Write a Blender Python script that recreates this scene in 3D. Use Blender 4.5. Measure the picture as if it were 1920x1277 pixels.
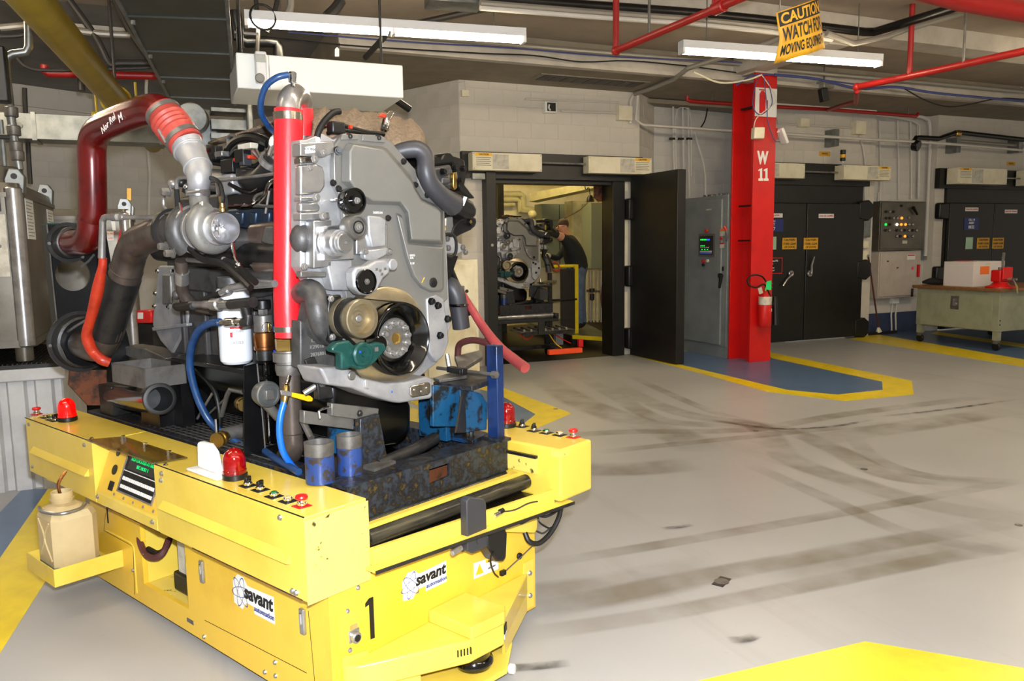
import bpy, bmesh, math, random
from mathutils import Vector as V, Matrix
from mathutils.geometry import tessellate_polygon
random.seed(7)
for o in list(bpy.data.objects): bpy.data.objects.remove(o)
scn = bpy.context.scene
COL = scn.collection
# ------------------------------------------------------------------ camera
FPX, CX, CY, EYE = 1470.0, 960.0, 638.5, 1.6
PITCH = math.atan((638.5 - 462) / FPX); YAW = math.radians(23.2); ROLL = math.atan(0.015)
fw = V((math.sin(YAW)*math.cos(PITCH), math.cos(YAW)*math.cos(PITCH), -math.sin(PITCH)))
_rt = V((fw.y, -fw.x, 0)).normalized(); _up = _rt.cross(fw)
cR = _rt*math.cos(ROLL) - _up*math.sin(ROLL); cU = _up*math.cos(ROLL) + _rt*math.sin(ROLL)
EYEP = V((0, 0, EYE))
cam = bpy.data.cameras.new('camera'); cam.sensor_width = 36; cam.lens = FPX/1920*36
cam.clip_start = 0.05; cam.clip_end = 100
camo = bpy.data.objects.new('camera', cam); COL.objects.link(camo)
m = Matrix((cR, cU, -fw)).transposed().to_4x4(); m.translation = EYEP
camo.matrix_world = m
scn.camera = camo
# ------------------------------------------------------------------ world, exposure, camera flash
scn.view_settings.view_transform = 'Standard'; scn.view_settings.look = 'None'
scn.view_settings.gamma = 1; scn.view_settings.use_curve_mapping = False
scn.view_settings.exposure = 0.60
w = bpy.data.worlds.new('hall_ambience'); scn.world = w; w.use_nodes = True
w.node_tree.nodes['Background'].inputs[0].default_value = (1.0, 0.89, 0.72, 1)
w.node_tree.nodes['Background'].inputs[1].default_value = 0.25
def light(name, kind, loc, energy, col=(1, 1, 1), size=.1, rot=None, sy=None):
    l = bpy.data.lights.new(name, kind); l.energy = energy; l.color = col
    if kind == 'AREA':
        l.size = size
        if sy: l.shape = 'RECTANGLE'; l.size_y = sy
    else: l.shadow_soft_size = size
    o = bpy.data.objects.new(name, l); COL.objects.link(o); o.location = loc
    if rot: o.rotation_euler = rot
    return o
light('camera_flash', 'POINT', EYEP + cU*0.13 + cR*0.02 + fw*0.03, 560, (0.86, 0.91, 1.0), 0.03)
# ------------------------------------------------------------------ pixel to place helpers (1920 x 1277 frame)
AG = math.radians(26.3)
ev = V((math.cos(AG), math.sin(AG), 0)); eu = V((-math.sin(AG), math.cos(AG), 0)); ez = V((0, 0, 1))
def ray(x, y): return fw + cR*((x-CX)/FPX) - cU*((y-CY)/FPX)
def hit(x, y, n, d):
    r = ray(x, y); return EYEP + r*((d - n.dot(EYEP))/n.dot(r))
def pu(x, y, u): return hit(x, y, eu, u)
def pv(x, y, v): return hit(x, y, ev, v)
def pz(x, y, z): return hit(x, y, ez, z)
def py(x, y, Y): return hit(x, y, V((0, 1, 0)), Y)
def px(x, y, X): return hit(x, y, V((1, 0, 0)), X)
def A(v, u, z): return ev*v + eu*u + ez*z
def inA(p): return (p.dot(ev), p.dot(eu), p.z)
def mpp(p): return (V(p)-EYEP).dot(fw)/FPX       # metres per pixel at p
# ------------------------------------------------------------------ materials
MT = {}
def lin(c):
    return tuple(((x/12.92) if x <= .04045 else ((x+.055)/1.055)**2.4) for x in c)
def mat(name, col, rough=.5, metal=0., col2=None, scale=6., lo=.45, hi=.6, bump=0., bscale=60., emit=0., ecol=None,
        trans=0., coat=0., alpha=1., stretch=(1, 1, 1), rough2=None, detail=6., spec=.5, col3=None, p3=.75):
    m = bpy.data.materials.new(name); m.use_nodes = True; nt = m.node_tree; N = nt.nodes; L = nt.links
    b = N['Principled BSDF']; c = lin(col)
    b.inputs['Base Color'].default_value = (*c, 1); b.inputs['Roughness'].default_value = rough
    b.inputs['Metallic'].default_value = metal; b.inputs['Coat Weight'].default_value = coat
    b.inputs['Coat Roughness'].default_value = .08
    b.inputs['Transmission Weight'].default_value = trans; b.inputs['Alpha'].default_value = alpha
    b.inputs['Specular IOR Level'].default_value = spec
    if emit:
        b.inputs['Emission Color'].default_value = (*lin(ecol or col), 1); b.inputs['Emission Strength'].default_value = emit
    tc = None
    if col2 or bump:
        tc = N.new('ShaderNodeTexCoord'); mp = N.new('ShaderNodeMapping'); mp.inputs['Scale'].default_value = stretch
        L.new(tc.outputs['Object'], mp.inputs['Vector'])
    if col2:
        n = N.new('ShaderNodeTexNoise'); n.inputs['Scale'].default_value = scale; n.inputs['Detail'].default_value = detail
        n.inputs['Roughness'].default_value = .6
        L.new(mp.outputs[0], n.inputs['Vector'])
        r = N.new('ShaderNodeValToRGB'); r.color_ramp.elements[0].position = lo; r.color_ramp.elements[1].position = hi
        r.color_ramp.elements[0].color = (*c, 1); r.color_ramp.elements[1].color = (*lin(col2), 1)
        if col3: e = r.color_ramp.elements.new(p3); e.color = (*lin(col3), 1)
        L.new(n.outputs['Fac'], r.inputs['Fac']); L.new(r.outputs[0], b.inputs['Base Color'])
        if rough2 is not None:
            mr = N.new('ShaderNodeMapRange'); mr.inputs['From Min'].default_value = lo; mr.inputs['From Max'].default_value = hi
            mr.inputs['To Min'].default_value = rough; mr.inputs['To Max'].default_value = rough2
            L.new(n.outputs['Fac'], mr.inputs['Value']); L.new(mr.outputs[0], b.inputs['Roughness'])
    if bump:
        n2 = N.new('ShaderNodeTexNoise'); n2.inputs['Scale'].default_value = bscale; n2.inputs['Detail'].default_value = 4
        L.new(mp.outputs[0], n2.inputs['Vector'])
        bp = N.new('ShaderNodeBump'); bp.inputs['Strength'].default_value = bump; bp.inputs['Distance'].default_value = .01
        L.new(n2.outputs['Fac'], bp.inputs['Height']); L.new(bp.outputs[0], b.inputs['Normal'])
    MT[name] = m
    return m
# paint and metal
mat('agv_yellow', (.87, .76, .30), .34, 0, (.82, .70, .24), 3, .5, .7, .02, 30, coat=.25)
mat('agv_yellow_worn', (.87, .77, .37), .42, 0, (.20, .18, .10), 22, .62, .68, .03, 40)
mat('agv_amber', (.89, .73, .22), .36, 0, (.84, .67, .18), 3, .5, .7, coat=.2)
mat('black_paint', (.035, .035, .04), .32, 0, (.07, .065, .06), 9, .5, .7, .05, 70)
mat('black_rubber', (.025, .025, .027), .5)
mat('black_gloss', (.015, .015, .016), .12, coat=.5)
mat('black_plastic', (.05, .05, .055), .42)
mat('grey_plastic', (.20, .20, .215), .45)
mat('door_black', (.055, .05, .045), .42, 0, (.085, .075, .065), 5, .45, .7, .04, 30)
mat('cast_alu', (.66, .66, .66), .48, .5, (.57, .57, .58), 9, .4, .65, .06, 120)
mat('machined_alu', (.80, .80, .80), .30, .9, (.66, .67, .70), 6, .4, .7, .02, 60)
mat('cover_grey', (.49, .485, .465), .38, .4, (.46, .455, .44), 3, .4, .7, .02, 160)
mat('cast_iron', (.30, .295, .29), .45, .35, (.21, .21, .21), 12, .45, .65, .1, 110)
mat('dark_iron', (.18, .175, .17), .40, .4, (.10, .10, .10), 10, .45, .65, .08, 90)
mat('pipe_steel', (.37, .33, .30), .36, .5, (.25, .21, .185), 7, .42, .66, .05, 60)
mat('steel', (.66, .65, .64), .28, .75, (.50, .49, .48), 8, .45, .7)
mat('dull_steel', (.46, .45, .43), .42, .6, (.33, .31, .29), 9, .45, .68, .05, 60)
mat('chrome', (.88, .88, .88), .09, 1.)
mat('brushed', (.74, .72, .68), .22, 1., (.60, .58, .55), 30, .4, .6, stretch=(1, 1, .05))
mat('stainless', (.42, .40, .36), .36, .6, (.35, .33, .29), 3, .42, .66, .02, 12)
mat('galvanised', (.55, .56, .55), .38, .8, (.44, .45, .45), 5, .42, .62, .02, 30)
mat('duct_dark', (.33, .33, .30), .40, .7, (.27, .27, .24), 3, .42, .66, .03, 20)
mat('bronze', (.56, .36, .20), .32, .9, (.40, .25, .14), 14, .45, .65)
mat('brass', (.72, .60, .34), .28, .95)
mat('gold_damper', (.70, .65, .54), .33, .88, (.58, .53, .43), 5, .4, .65)
mat('damper_black', (.03, .03, .03), .14, .3, coat=.6)
mat('engine_black', (.045, .045, .048), .38, .2, (.09, .09, .09), 14, .5, .66, .06, 70)
mat('pan_black', (.022, .022, .022), .28, .1, (.04, .04, .04), 9, .5, .7)
mat('green_paint', (.06, .24, .22), .35, .2, (.12, .32, .29), 16, .5, .66, .1, 60)
mat('blue_paint', (.07, .28, .42), .40, .1, (.08, .085, .09), 13, .48, .56, .1, 50, detail=10)
mat('skid_steel', (.19, .21, .24), .36, .25, (.10, .10, .11), 34, .42, .56, .18, 40, detail=10, col3=(.40, .32, .15), p3=.76)
mat('skid_blue', (.09, .22, .36), .34, .2, (.09, .09, .10), 22, .46, .54, .1, 40, detail=10)
mat('tube_blue', (.14, .24, .46), .34, .1, (.20, .18, .17), 22, .52, .57, .08, 50, detail=10)
mat('post_blue', (.09, .18, .36), .30, .15, (.07, .09, .14), 6, .48, .64)
mat('rust', (.40, .22, .11), .65, .2, (.16, .11, .08), 12, .45, .6, .15, 60)
mat('red_hose', (.86, .13, .16), .36, 0, (.80, .12, .15), 20, .4, .7, .05, 150, stretch=(1, 1, .2))
mat('red_pipe', (.36, .055, .05), .24, .15, (.15, .035, .035), 3.2, .46, .7, coat=.3)
mat('red_sleeve', (.66, .25, .21), .45, 0, (.56, .19, .16), 9, .45, .7)
mat('orange_sleeve', (.70, .20, .10), .38, 0, (.58, .14, .07), 12, .45, .7, .35, 45)
mat('faded_red_hose', (.60, .24, .24), .45, 0, (.46, .18, .18), 6, .4, .7, .05, 60)
mat('maroon_hose', (.34, .17, .17), .5, 0, (.26, .13, .13), 8, .4, .7)
mat('blue_hose', (.09, .24, .42), .36, 0, (.07, .20, .36), 30, .4, .6)
mat('bright_blue', (.10, .40, .78), .35)
mat('royal_blue', (.12, .28, .85), .4)
mat('white_paint', (.86, .86, .86), .35)
mat('filter_white', (.84, .86, .88), .25, coat=.3)
mat('white_plastic', (.90, .89, .87), .3)
mat('lens_red', (.70, .01, .02), .10, 0, trans=.6, coat=.6)
mat('lens_red_lit', (.85, .02, .02), .12, 0, trans=.5, coat=.6, emit=.35, ecol=(1, .05, .02))
mat('button_red', (.78, .08, .08), .35)
mat('button_green', (.10, .40, .22), .3)
mat('button_amber', (.75, .62, .40), .3)
mat('jug', (.80, .72, .54), .42, 0, (.74, .65, .46), 4, .4, .7, trans=.12)
mat('jug_fluid', (.42, .48, .42), .4)
mat('perspex', (.80, .70, .40), .06, 0, trans=.9, coat=.3)
mat('display', (.02, .05, .05), .1, coat=.5)
mat('display_text', (.1, .75, .4), .5, emit=.5, ecol=(.1, .8, .4))
mat('label_white', (.88, .88, .86), .4)
mat('label_dirty', (.78, .76, .70), .5, 0, (.68, .66, .60), 12, .45, .6)
mat('ink', (.03, .03, .035), .5)
mat('ink_blue', (.25, .28, .50), .5)
mat('ink_red', (.80, .10, .12), .5)
mat('ink_grey', (.50, .49, .46), .5)
mat('lever_yellow', (.95, .72, .08), .4)
# building
mat('wall_white', (.80, .775, .73), .6, 0, (.765, .74, .69), 2.5, .4, .7, .05, 40)
mat('wall_pale', (.80, .785, .755), .6, 0, (.765, .75, .72), 2.5, .4, .7, .05, 40)
mat('mortar', (.70, .67, .62), .8)
mat('wall_blue', (.19, .24, .36), .55, 0, (.15, .19, .29), 6, .4, .7, .1, 40)
mat('ceiling_paint', (.62, .565, .50), .75, 0, (.57, .52, .46), 2, .4, .7)
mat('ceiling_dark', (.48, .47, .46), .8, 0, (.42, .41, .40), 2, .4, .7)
mat('soffit_paint', (.55, .51, .44), .8, 0, (.49, .45, .39), 3, .4, .7, .05, 60)
mat('beam_paint', (.74, .71, .66), .6, 0, (.66, .63, .58), 4, .4, .7)
mat('conduit', (.62, .60, .56), .45, .5)
mat('conduit_white', (.80, .78, .74), .5)
mat('conduit_dark', (.22, .21, .20), .5, .4)
mat('red_steel', (.78, .07, .06), .40, 0, (.72, .06, .05), 3, .4, .7)
mat('red_sprinkler', (.60, .08, .07), .42)
mat('floor_yellow', (.90, .80, .12), .30, 0, (.83, .73, .12), 5, .4, .7)
mat('floor_blue', (.33, .43, .56), .28, 0, (.29, .38, .51), 4, .4, .7)
mat('cabinet_grey', (.50, .52, .52), .42, 0, (.43, .45, .455), 3, .4, .7, .02, 40)
mat('cream_metal', (.90, .87, .76), .45, 0, (.84, .80, .68), 5, .45, .7)
mat('box_white', (.97, .97, .94), .4)
mat('bench_green', (.56, .57, .48), .45, 0, (.50, .51, .43), 5, .45, .7)
mat('wood', (.52, .36, .20), .5, 0, (.42, .28, .15), 10, .4, .65, stretch=(.3, 3, 3))
mat('yellow_pipe', (.62, .52, .12), .40, 0, (.56, .46, .10), 4, .4, .7, .04, 30)
mat('sign_yellow', (.84, .62, .10), .5, 0, (.72, .51, .10), 8, .45, .7)
mat('sign_blue', (.10, .16, .42), .45)
mat('glass_green', (.62, .75, .62), .1, coat=.5)
mat('tube_light', (1, 1, 1), .4, emit=36, ecol=(1., .93, .80))
mat('lamp_green', (.1, .8, .3), .4, emit=.7, ecol=(.1, .9, .3))
mat('lamp_amber', (1, .6, .2), .4, emit=1.2, ecol=(1, .55, .15))
mat('lamp_white', (1, 1, .9), .4, emit=1.5)
mat('lamp_blue', (.2, .4, 1), .4, emit=.7, ecol=(.2, .4, 1))
mat('burlap', (.52, .45, .37), .95, 0, (.42, .36, .29), 60, .4, .65, .8, 90)
mat('skin', (.78, .56, .46), .5); mat('hair', (.30, .22, .17), .7)
mat('shirt', (.10, .115, .13), .85); mat('jeans', (.38, .45, .56), .85, 0, (.30, .37, .48), 12, .4, .7)
mat('glove', (.80, .78, .72), .8); mat('tag_green', (.15, .85, .45), .4); mat('cardboard', (.83, .80, .78), .7)
mat('orange_label', (.95, .45, .12), .5)
mat('pink', (.9, .3, .42), .4); mat('orange_bar', (.92, .30, .12), .4, emit=.04, ecol=(.95, .3, .1))  # orange_bar: faint glow put into the cart bumper's colour, it is no lamp
# ------------------------------------------------------------------ geometry collector
def spline(pts, n=6):
    pts = [V(p) for p in pts]
    if len(pts) < 3: return pts
    out = []; P = [pts[0]*2-pts[1]] + pts + [pts[-1]*2-pts[-2]]
    for i in range(1, len(P)-2):
        a, b, c, d = P[i-1], P[i], P[i+1], P[i+2]
        for k in range(n):
            t = k/n
            out.append(.5*((2*b) + (c-a)*t + (2*a-5*b+4*c-d)*t*t + (3*b-a-3*c+d)*t**3))
    out.append(pts[-1]); return out
def perp(a):
    a = a.normalized(); h = ez if abs(a.z) < .9 else V((1, 0, 0))
    x = h.cross(a).normalized(); return x, a.cross(x)
class G:
    def __init__(s): s.v = []; s.f = []
    def add(s, v, f):
        o = len(s.v); s.v += [V(p) for p in v]; s.f += [tuple(i+o for i in q) for q in f]; return s
    def hexa(s, lo, hi):       # two quads
        return s.add(list(lo)+list(hi), [(3, 2, 1, 0), (4, 5, 6, 7), (0, 1, 5, 4), (1, 2, 6, 5), (2, 3, 7, 6), (3, 0, 4, 7)])
    def box(s, x0, x1, y0, y1, z0, z1):
        return s.hexa([V((x0, y0, z0)), V((x1, y0, z0)), V((x1, y1, z0)), V((x0, y1, z0))], [V((x0, y0, z1)), V((x1, y0, z1)), V((x1, y1, z1)), V((x0, y1, z1))])
    def abox(s, v0, v1, u0, u1, z0, z1):
        return s.hexa([A(v0, u0, z0), A(v1, u0, z0), A(v1, u1, z0), A(v0, u1, z0)], [A(v0, u0, z1), A(v1, u0, z1), A(v1, u1, z1), A(v0, u1, z1)])
    def obox(s, c, ax, ay, az, hx, hy, hz):
        c = V(c); q = [c-ax*hx-ay*hy, c+ax*hx-ay*hy, c+ax*hx+ay*hy, c-ax*hx+ay*hy]
        return s.hexa([p-az*hz for p in q], [p+az*hz for p in q])
    def bar(s, p, q, w, h, up=ez):   # rectangular bar from p to q
        p, q = V(p), V(q); d = (q-p).normalized(); x = d.cross(up).normalized(); z = x.cross(d)
        r = [-x*w/2-z*h/2, x*w/2-z*h/2, x*w/2+z*h/2, -x*w/2+z*h/2]
        return s.hexa([p+a for a in r], [q+a for a in r])
    def prism(s, poly, vec):
        n = len(poly); poly = [V(p) for p in poly]
        return s.add(poly + [p+vec for p in poly], [tuple(range(n-1, -1, -1)), tuple(range(n, 2*n))] + [(i, (i+1) % n, n+(i+1) % n, n+i) for i in range(n)])
    def taper(s, p1, p2):            # loft between two equal loops
        n = len(p1)
        return s.add(list(p1)+list(p2), [tuple(range(n-1, -1, -1)), tuple(range(n, 2*n))] + [(i, (i+1) % n, n+(i+1) % n, n+i) for i in range(n)])
    def upoly(s, pix, u, d): return s.prism([pu(x, y, u) for x, y in pix], eu*d)
    def vpoly(s, pix, v, d): return s.prism([pv(x, y, v) for x, y in pix], ev*d)
    def ypoly(s, pix, Y, d): return s.prism([py(x, y, Y) for x, y in pix], V((0, d, 0)))
    def xpoly(s, pix, X, d): return s.prism([px(x, y, X) for x, y in pix], V((d, 0, 0)))
    def plate(s, outer, holes, vec):
        loops = [[V(p) for p in outer]] + [[V(p) for p in h] for h in holes]
        flat = [p for l in loops for p in l]; n = len(flat)
        t = tessellate_polygon(loops)
        f = [tuple(q) for q in t] + [tuple(i+n for i in reversed(q)) for q in t]
        o = 0
        for l in loops:
            k = len(l); f += [(o+i, o+(i+1) % k, n+o+(i+1) % k, n+o+i) for i in range(k)]; o += k
        return s.add(flat+[p+vec for p in flat], f)
    def tube(s, pts, r, n=12, sm=0, cap=True):
        pts = [V(p) for p in pts]
        if sm:
            if not isinstance(r, (int, float)):
                rr = [V((a, 0, 0)) for a in r]; r = [max(p.x, .0005) for p in spline(rr, sm)] if len(rr) > 2 else r
            pts = spline(pts, sm)
        k = len(pts); R = [r]*k if isinstance(r, (int, float)) else list(r)
        T = [(pts[min(i+1, k-1)]-pts[max(i-1, 0)]).normalized() for i in range(k)]
        x, y = perp(T[0]); vs = []; fs = []
        for i in range(k):
            x = (x - T[i]*x.dot(T[i])).normalized(); y = T[i].cross(x)
            vs += [pts[i] + (x*math.cos(2*math.pi*j/n) + y*math.sin(2*math.pi*j/n))*R[i] for j in range(n)]
        for i in range(k-1):
            fs += [(i*n+j, i*n+(j+1) % n, (i+1)*n+(j+1) % n, (i+1)*n+j) for j in range(n)]
        if cap: fs += [tuple(range(n-1, -1, -1)), tuple((k-1)*n+j for j in range(n))]
        return s.add(vs, fs)
    def lathe(s, o, ax, prof, n=24):   # prof: (t, r)
        o = V(o); ax = V(ax).normalized(); x, y = perp(ax); vs = []; fs = []; rows = []
        for t, r in prof:
            if r <= 1e-6: rows.append([len(vs)]); vs.append(o+ax*t)
            else:
                rows.append(list(range(len(vs), len(vs)+n)))
                vs += [o+ax*t+(x*math.cos(2*math.pi*j/n)+y*math.sin(2*math.pi*j/n))*r for j in range(n)]
        for a, b in zip(rows, rows[1:]):
            for j in range(n):
                k = (j+1) % n
                if len(a) == 1 and len(b) == 1: continue
                if len(a) == 1: fs.append((a[0], b[k], b[j]))
                elif len(b) == 1: fs.append((a[j], a[k], b[0]))
                else: fs.append((a[j], a[k], b[k], b[j]))
        return s.add(vs, fs)
    def cyl(s, o, ax, r, l, n=16, ch=0.):
        if ch: return s.lathe(o, ax, [(0, 0), (0, r-ch), (ch, r), (l-ch, r), (l, r-ch), (l, 0)], n)
        return s.lathe(o, ax, [(0, 0), (0, r), (l, r), (l, 0)], n)
    def ball(s, c, r, n=12, sq=(1, 1, 1)):
        o = len(s.v)
        s.lathe((0, 0, 0), (0, 0, 1), [(-r*math.cos(math.pi*i/(n//2+2)), r*math.sin(math.pi*i/(n//2+2)) if 0 < i < n//2+2 else 0) for i in range(n//2+3)], n)
        for i in range(o, len(s.v)): p = s.v[i]; s.v[i] = V((p.x*sq[0], p.y*sq[1], p.z*sq[2]))+V(c)
        return s
    def torus(s, c, ax, R, r, n=24, k=8, a0=0, a1=2*math.pi):
        x, y = perp(V(ax)); full = abs(a1-a0) > 6.28; m = n if full else n+1
        p = [V(c)+(x*math.cos(a0+(a1-a0)*i/n)+y*math.sin(a0+(a1-a0)*i/n))*R for i in range(m)]
        if full: p += [p[0], p[1]]
        return s.tube(p, r, k)
WL = {}
def put(o, parent, loc):
    COL.objects.link(o); WL[o] = V(loc)
    if parent is not None: o.parent = parent; o.location = V(loc)-WL[parent]
    else: o.location = loc
def tag(o, label=None, cat=None, group=None, kind=None):
    for k, x in (('label', label), ('category', cat), ('group', group), ('kind', kind)):
        if x: o[k] = x
    return o
def thing(name, loc, label, cat, group=None):
    o = bpy.data.objects.new(name, None); o.empty_display_size = .1; put(o, None, loc); return tag(o, label, cat, group)
def ob(name, g, m, parent=None, smooth=35, bevel=0., seg=2, label=None, cat=None, group=None, kind=None, origin=None):
    lo = V([min(p[i] for p in g.v) for i in range(3)]); hi = V([max(p[i] for p in g.v) for i in range(3)])
    org = V(origin) if origin is not None else V(((lo.x+hi.x)/2, (lo.y+hi.y)/2, lo.z))
    me = bpy.data.meshes.new(name); me.from_pydata([p-org for p in g.v], [], g.f)
    b = bmesh.new(); b.from_mesh(me); bmesh.ops.recalc_face_normals(b, faces=b.faces[:]); b.to_mesh(me); b.free()
    if smooth:
        me.polygons.foreach_set('use_smooth', [True]*len(me.polygons)); me.set_sharp_from_angle(angle=math.radians(smooth))
    me.materials.append(MT[m]); me.update()
    o = bpy.data.objects.new(name, me); put(o, parent, org)
    if bevel:
        bm_ = o.modifiers.new('edge', 'BEVEL'); bm_.width = bevel; bm_.segments = seg; bm_.limit_method = 'ANGLE'; bm_.angle_limit = math.radians(40)
    return tag(o, label, cat, group, kind)
def cp(o, loc, parent=None, label=None):      # copy of one mesh object at a new world place, sharing its mesh
    c = o.copy(); put(c, parent if parent is not None else o.parent, loc)
    if label: c['label'] = label
    return c
def struct(name, g, m, **k): return ob(name, g, m, kind='structure', **k)
def text(s, loc, right, up, size, m, parent, bold=0., name='lettering', thick=.0015, align='CENTER', wide=1., shear=0.):
    cu = bpy.data.curves.new('t', 'FONT'); cu.body = s; cu.size = size; cu.extrude = thick/2; cu.offset = bold; cu.align_x = align; cu.align_y = 'CENTER'; cu.shear = shear
    cu.resolution_u = 2
    to = bpy.data.objects.new('t', cu); me = bpy.data.meshes.new_from_object(to)
    bpy.data.objects.remove(to); bpy.data.curves.remove(cu)
    right = V(right).normalized(); up = V(up); up = (up-right*up.dot(right)).normalized(); nrm = right.cross(up)
    for v in me.vertices: v.co = right*v.co.x*wide + up*v.co.y + nrm*v.co.z
    me.materials.clear(); me.materials.append(MT[m]); me.name = name
    o = bpy.data.objects.new(name, me); put(o, parent, V(loc)+nrm*thick/2); return o
def hexbolt(name, p, ax, r, parent, m='steel', l=None):
    l = l or r*.9
    return ob(name, G().lathe(p, ax, [(0, 0), (0, r*1.35), (r*.25, r*1.35), (r*.25, r), (l, r), (l*1.15, r*.8), (l*1.15, 0)], 6), m, parent)
# ================================================================== room shell
WY, WT = 9.80, 3.735           # plane of the cell fronts, height of the block walls
RY = 11.05                     # recessed wall between the cells
X0, X1, X2, X3, X4 = 3.51, 6.22, 8.05, 10.80, 12.30     # cell 1 from X0 to X1, recess, cell 2 from X2 to X3, recess, cell 3 from X4
floor = struct('floor', G().box(-9, 17, -4, 18, -.12, 0), 'mortar', smooth=0)
BM = {}
def blocks(parent, o, d, n, length, z0, z1, holes=(), m='wall_white', bw=.405, bh=.203):
    """concrete blocks standing 4 mm proud of a wall; o start point, d direction along, n outward normal"""
    d = V(d).normalized(); n = V(n).normalized(); row = 0; z = z0
    while z < z1-.01:
        zt = min(z+bh, z1); x = -(bw/2 if row % 2 else 0)
        while x < length-.005:
            a, b = max(x, 0), min(x+bw, length)
            segs = [(a, b, z, zt)]
            for (h0, h1, k0, k1) in holes:
                ns = []
                for (p, q, r, t) in segs:
                    if q <= h0 or p >= h1 or t <= k0 or r >= k1: ns.append((p, q, r, t)); continue
                    if p < h0: ns.append((p, h0, r, t))
                    if q > h1: ns.append((h1, q, r, t))
                    if r < k0: ns.append((max(p, h0), min(q, h1), r, k0))
                    if t > k1: ns.append((max(p, h0), min(q, h1), k1, t))
                segs = ns
            for (p, q, r, t) in segs:
                if q-p < .02 or t-r < .02: continue
                key = (round(q-p, 3), round(t-r, 3), m, tuple(round(c, 3) for c in d))
                pos = V(o)+d*((p+q)/2)+ez*((r+t)/2)
                if key not in BM:
                    hx, hz = (q-p)/2-.0028, (t-r)/2-.0028
                    g = G().taper([pos+d*a_*hx+ez*b_*hz-n*.002 for a_, b_ in ((-1, -1), (1, -1), (1, 1), (-1, 1))],
                                  [pos+d*a_*(hx-.002)+ez*b_*(hz-.002)+n*.004 for a_, b_ in ((-1, -1), (1, -1), (1, 1), (-1, 1))])
                    BM[key] = ob('block', g, m, parent, smooth=0, origin=pos)
                else:
                    cp(BM[key], pos, parent)
            x += bw
        z += bh; row += 1
# cell 1 front with the open doorway (x 3.85 .. 5.95, up to 2.49)
OP = (3.84, 5.96, 2.49)
g = G().box(X0, OP[0], WY, WY+.25, 0, WT).box(OP[1], X1, WY, WY+.25, 0, WT).box(OP[0], OP[1], WY, WY+.25, OP[2], WT)
wall_cell = struct('wall_cell_one', g, 'wall_white', smooth=0)
blocks(wall_cell, (X0, WY, 0), (1, 0, 0), (0, -1, 0), X1-X0, 2.83, WT)
blocks(wall_cell, (X0, WY, 0), (1, 0, 0), (0, -1, 0), .30, .1, 2.83)
R1, R2, RY2 = (6.80, 10.30), (8.40, 10.45), 9.98
def slab(p, q, z0, z1, t=.2, side=1):
    p = V((*p, 0)); q = V((*q, 0)); d = (q-p).normalized(); n = V((d.y, -d.x, 0))*side     # n faces the viewer
    a, b, c, e = p, q, q-n*t, p-n*t
    return G().hexa([x+ez*z0 for x in (a, b, c, e)], [x+ez*z1 for x in (a, b, c, e)]), d, n, (q-p).length
def wall(name, p, q, m='wall_white', z0=0, z1=WT, bz=(.1, None), blk=True, holes=(), start=0., stop=None):
    g, d, n, L = slab(p, q, z0, z1); o = struct(name, g, m, smooth=0)
    if blk: blocks(o, V((*p, 0))+d*start, d, n, (stop or L)-start, bz[0], bz[1] or z1, holes, m)
    return o
wall('wall_chamfer', (X1, WY), R1, bz=(2.4, None))
wall('wall_recess_one', R1, R2, 'wall_pale', bz=(.1, None))
wall('wall_cell_two', (X2, WY), (X3, WY), blk=False, z0=2.80)
w5 = bpy.data.objects['wall_cell_two']
blocks(w5, (X2, WY, 0), (1, 0, 0), (0, -1, 0), X3-X2, 2.83, WT)
w5b = struct('wall_cell_two_pier', G().box(X3-.32, X3, WY, WY+.2, 0, 2.80), 'wall_white', smooth=0)
blocks(w5b, (X3-.32, WY, 0), (1, 0, 0), (0, -1, 0), .32, .1, 2.80)
wall('wall_recess_two', (X3, RY2), (12.27, RY2), 'wall_pale', bz=(.36, None))
struct('baseboard_recess', G().box(X3, 12.27, RY2-.012, RY2, 0, .35), 'wall_blue', smooth=0)
wall('wall_cell_three', (12.25, WY), (16.6, WY), blk=False, z0=2.80)
w8 = bpy.data.objects['wall_cell_three']
blocks(w8, (12.25, WY, 0), (1, 0, 0), (0, -1, 0), 2.9, 2.83, WT)
w8b = struct('wall_cell_three_pier', G().box(12.25, 12.47, WY, WY+.25, 0, 2.80), 'wall_white', smooth=0)
blocks(w8b, (12.25, WY, 0), (1, 0, 0), (0, -1, 0), .22, .1, 2.80)
# turned walls of the left hand bay
DB = V((-math.sin(math.radians(28)), math.cos(math.radians(28)), 0)); DA = V((-DB.y, DB.x, 0))
QC = V((X0, WY, 0))+DB*4.6
wall('wall_bay_right', (QC.x, QC.y), (X0, WY), bz=(1.2, None), start=.0)
QL = QC+DA*5.2
wall('wall_bay_back', (QL.x, QL.y), (QC.x, QC.y), 'wall_pale', z1=3.80, bz=(1.0, None), start=.8)
struct('trim_bay_beam', slab(((QL+DB*-.06).x, (QL+DB*-.06).y), ((QC+DB*-.06).x, (QC+DB*-.06).y), 3.52, 3.72, .06)[0], 'wall_pale', smooth=0)
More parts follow.
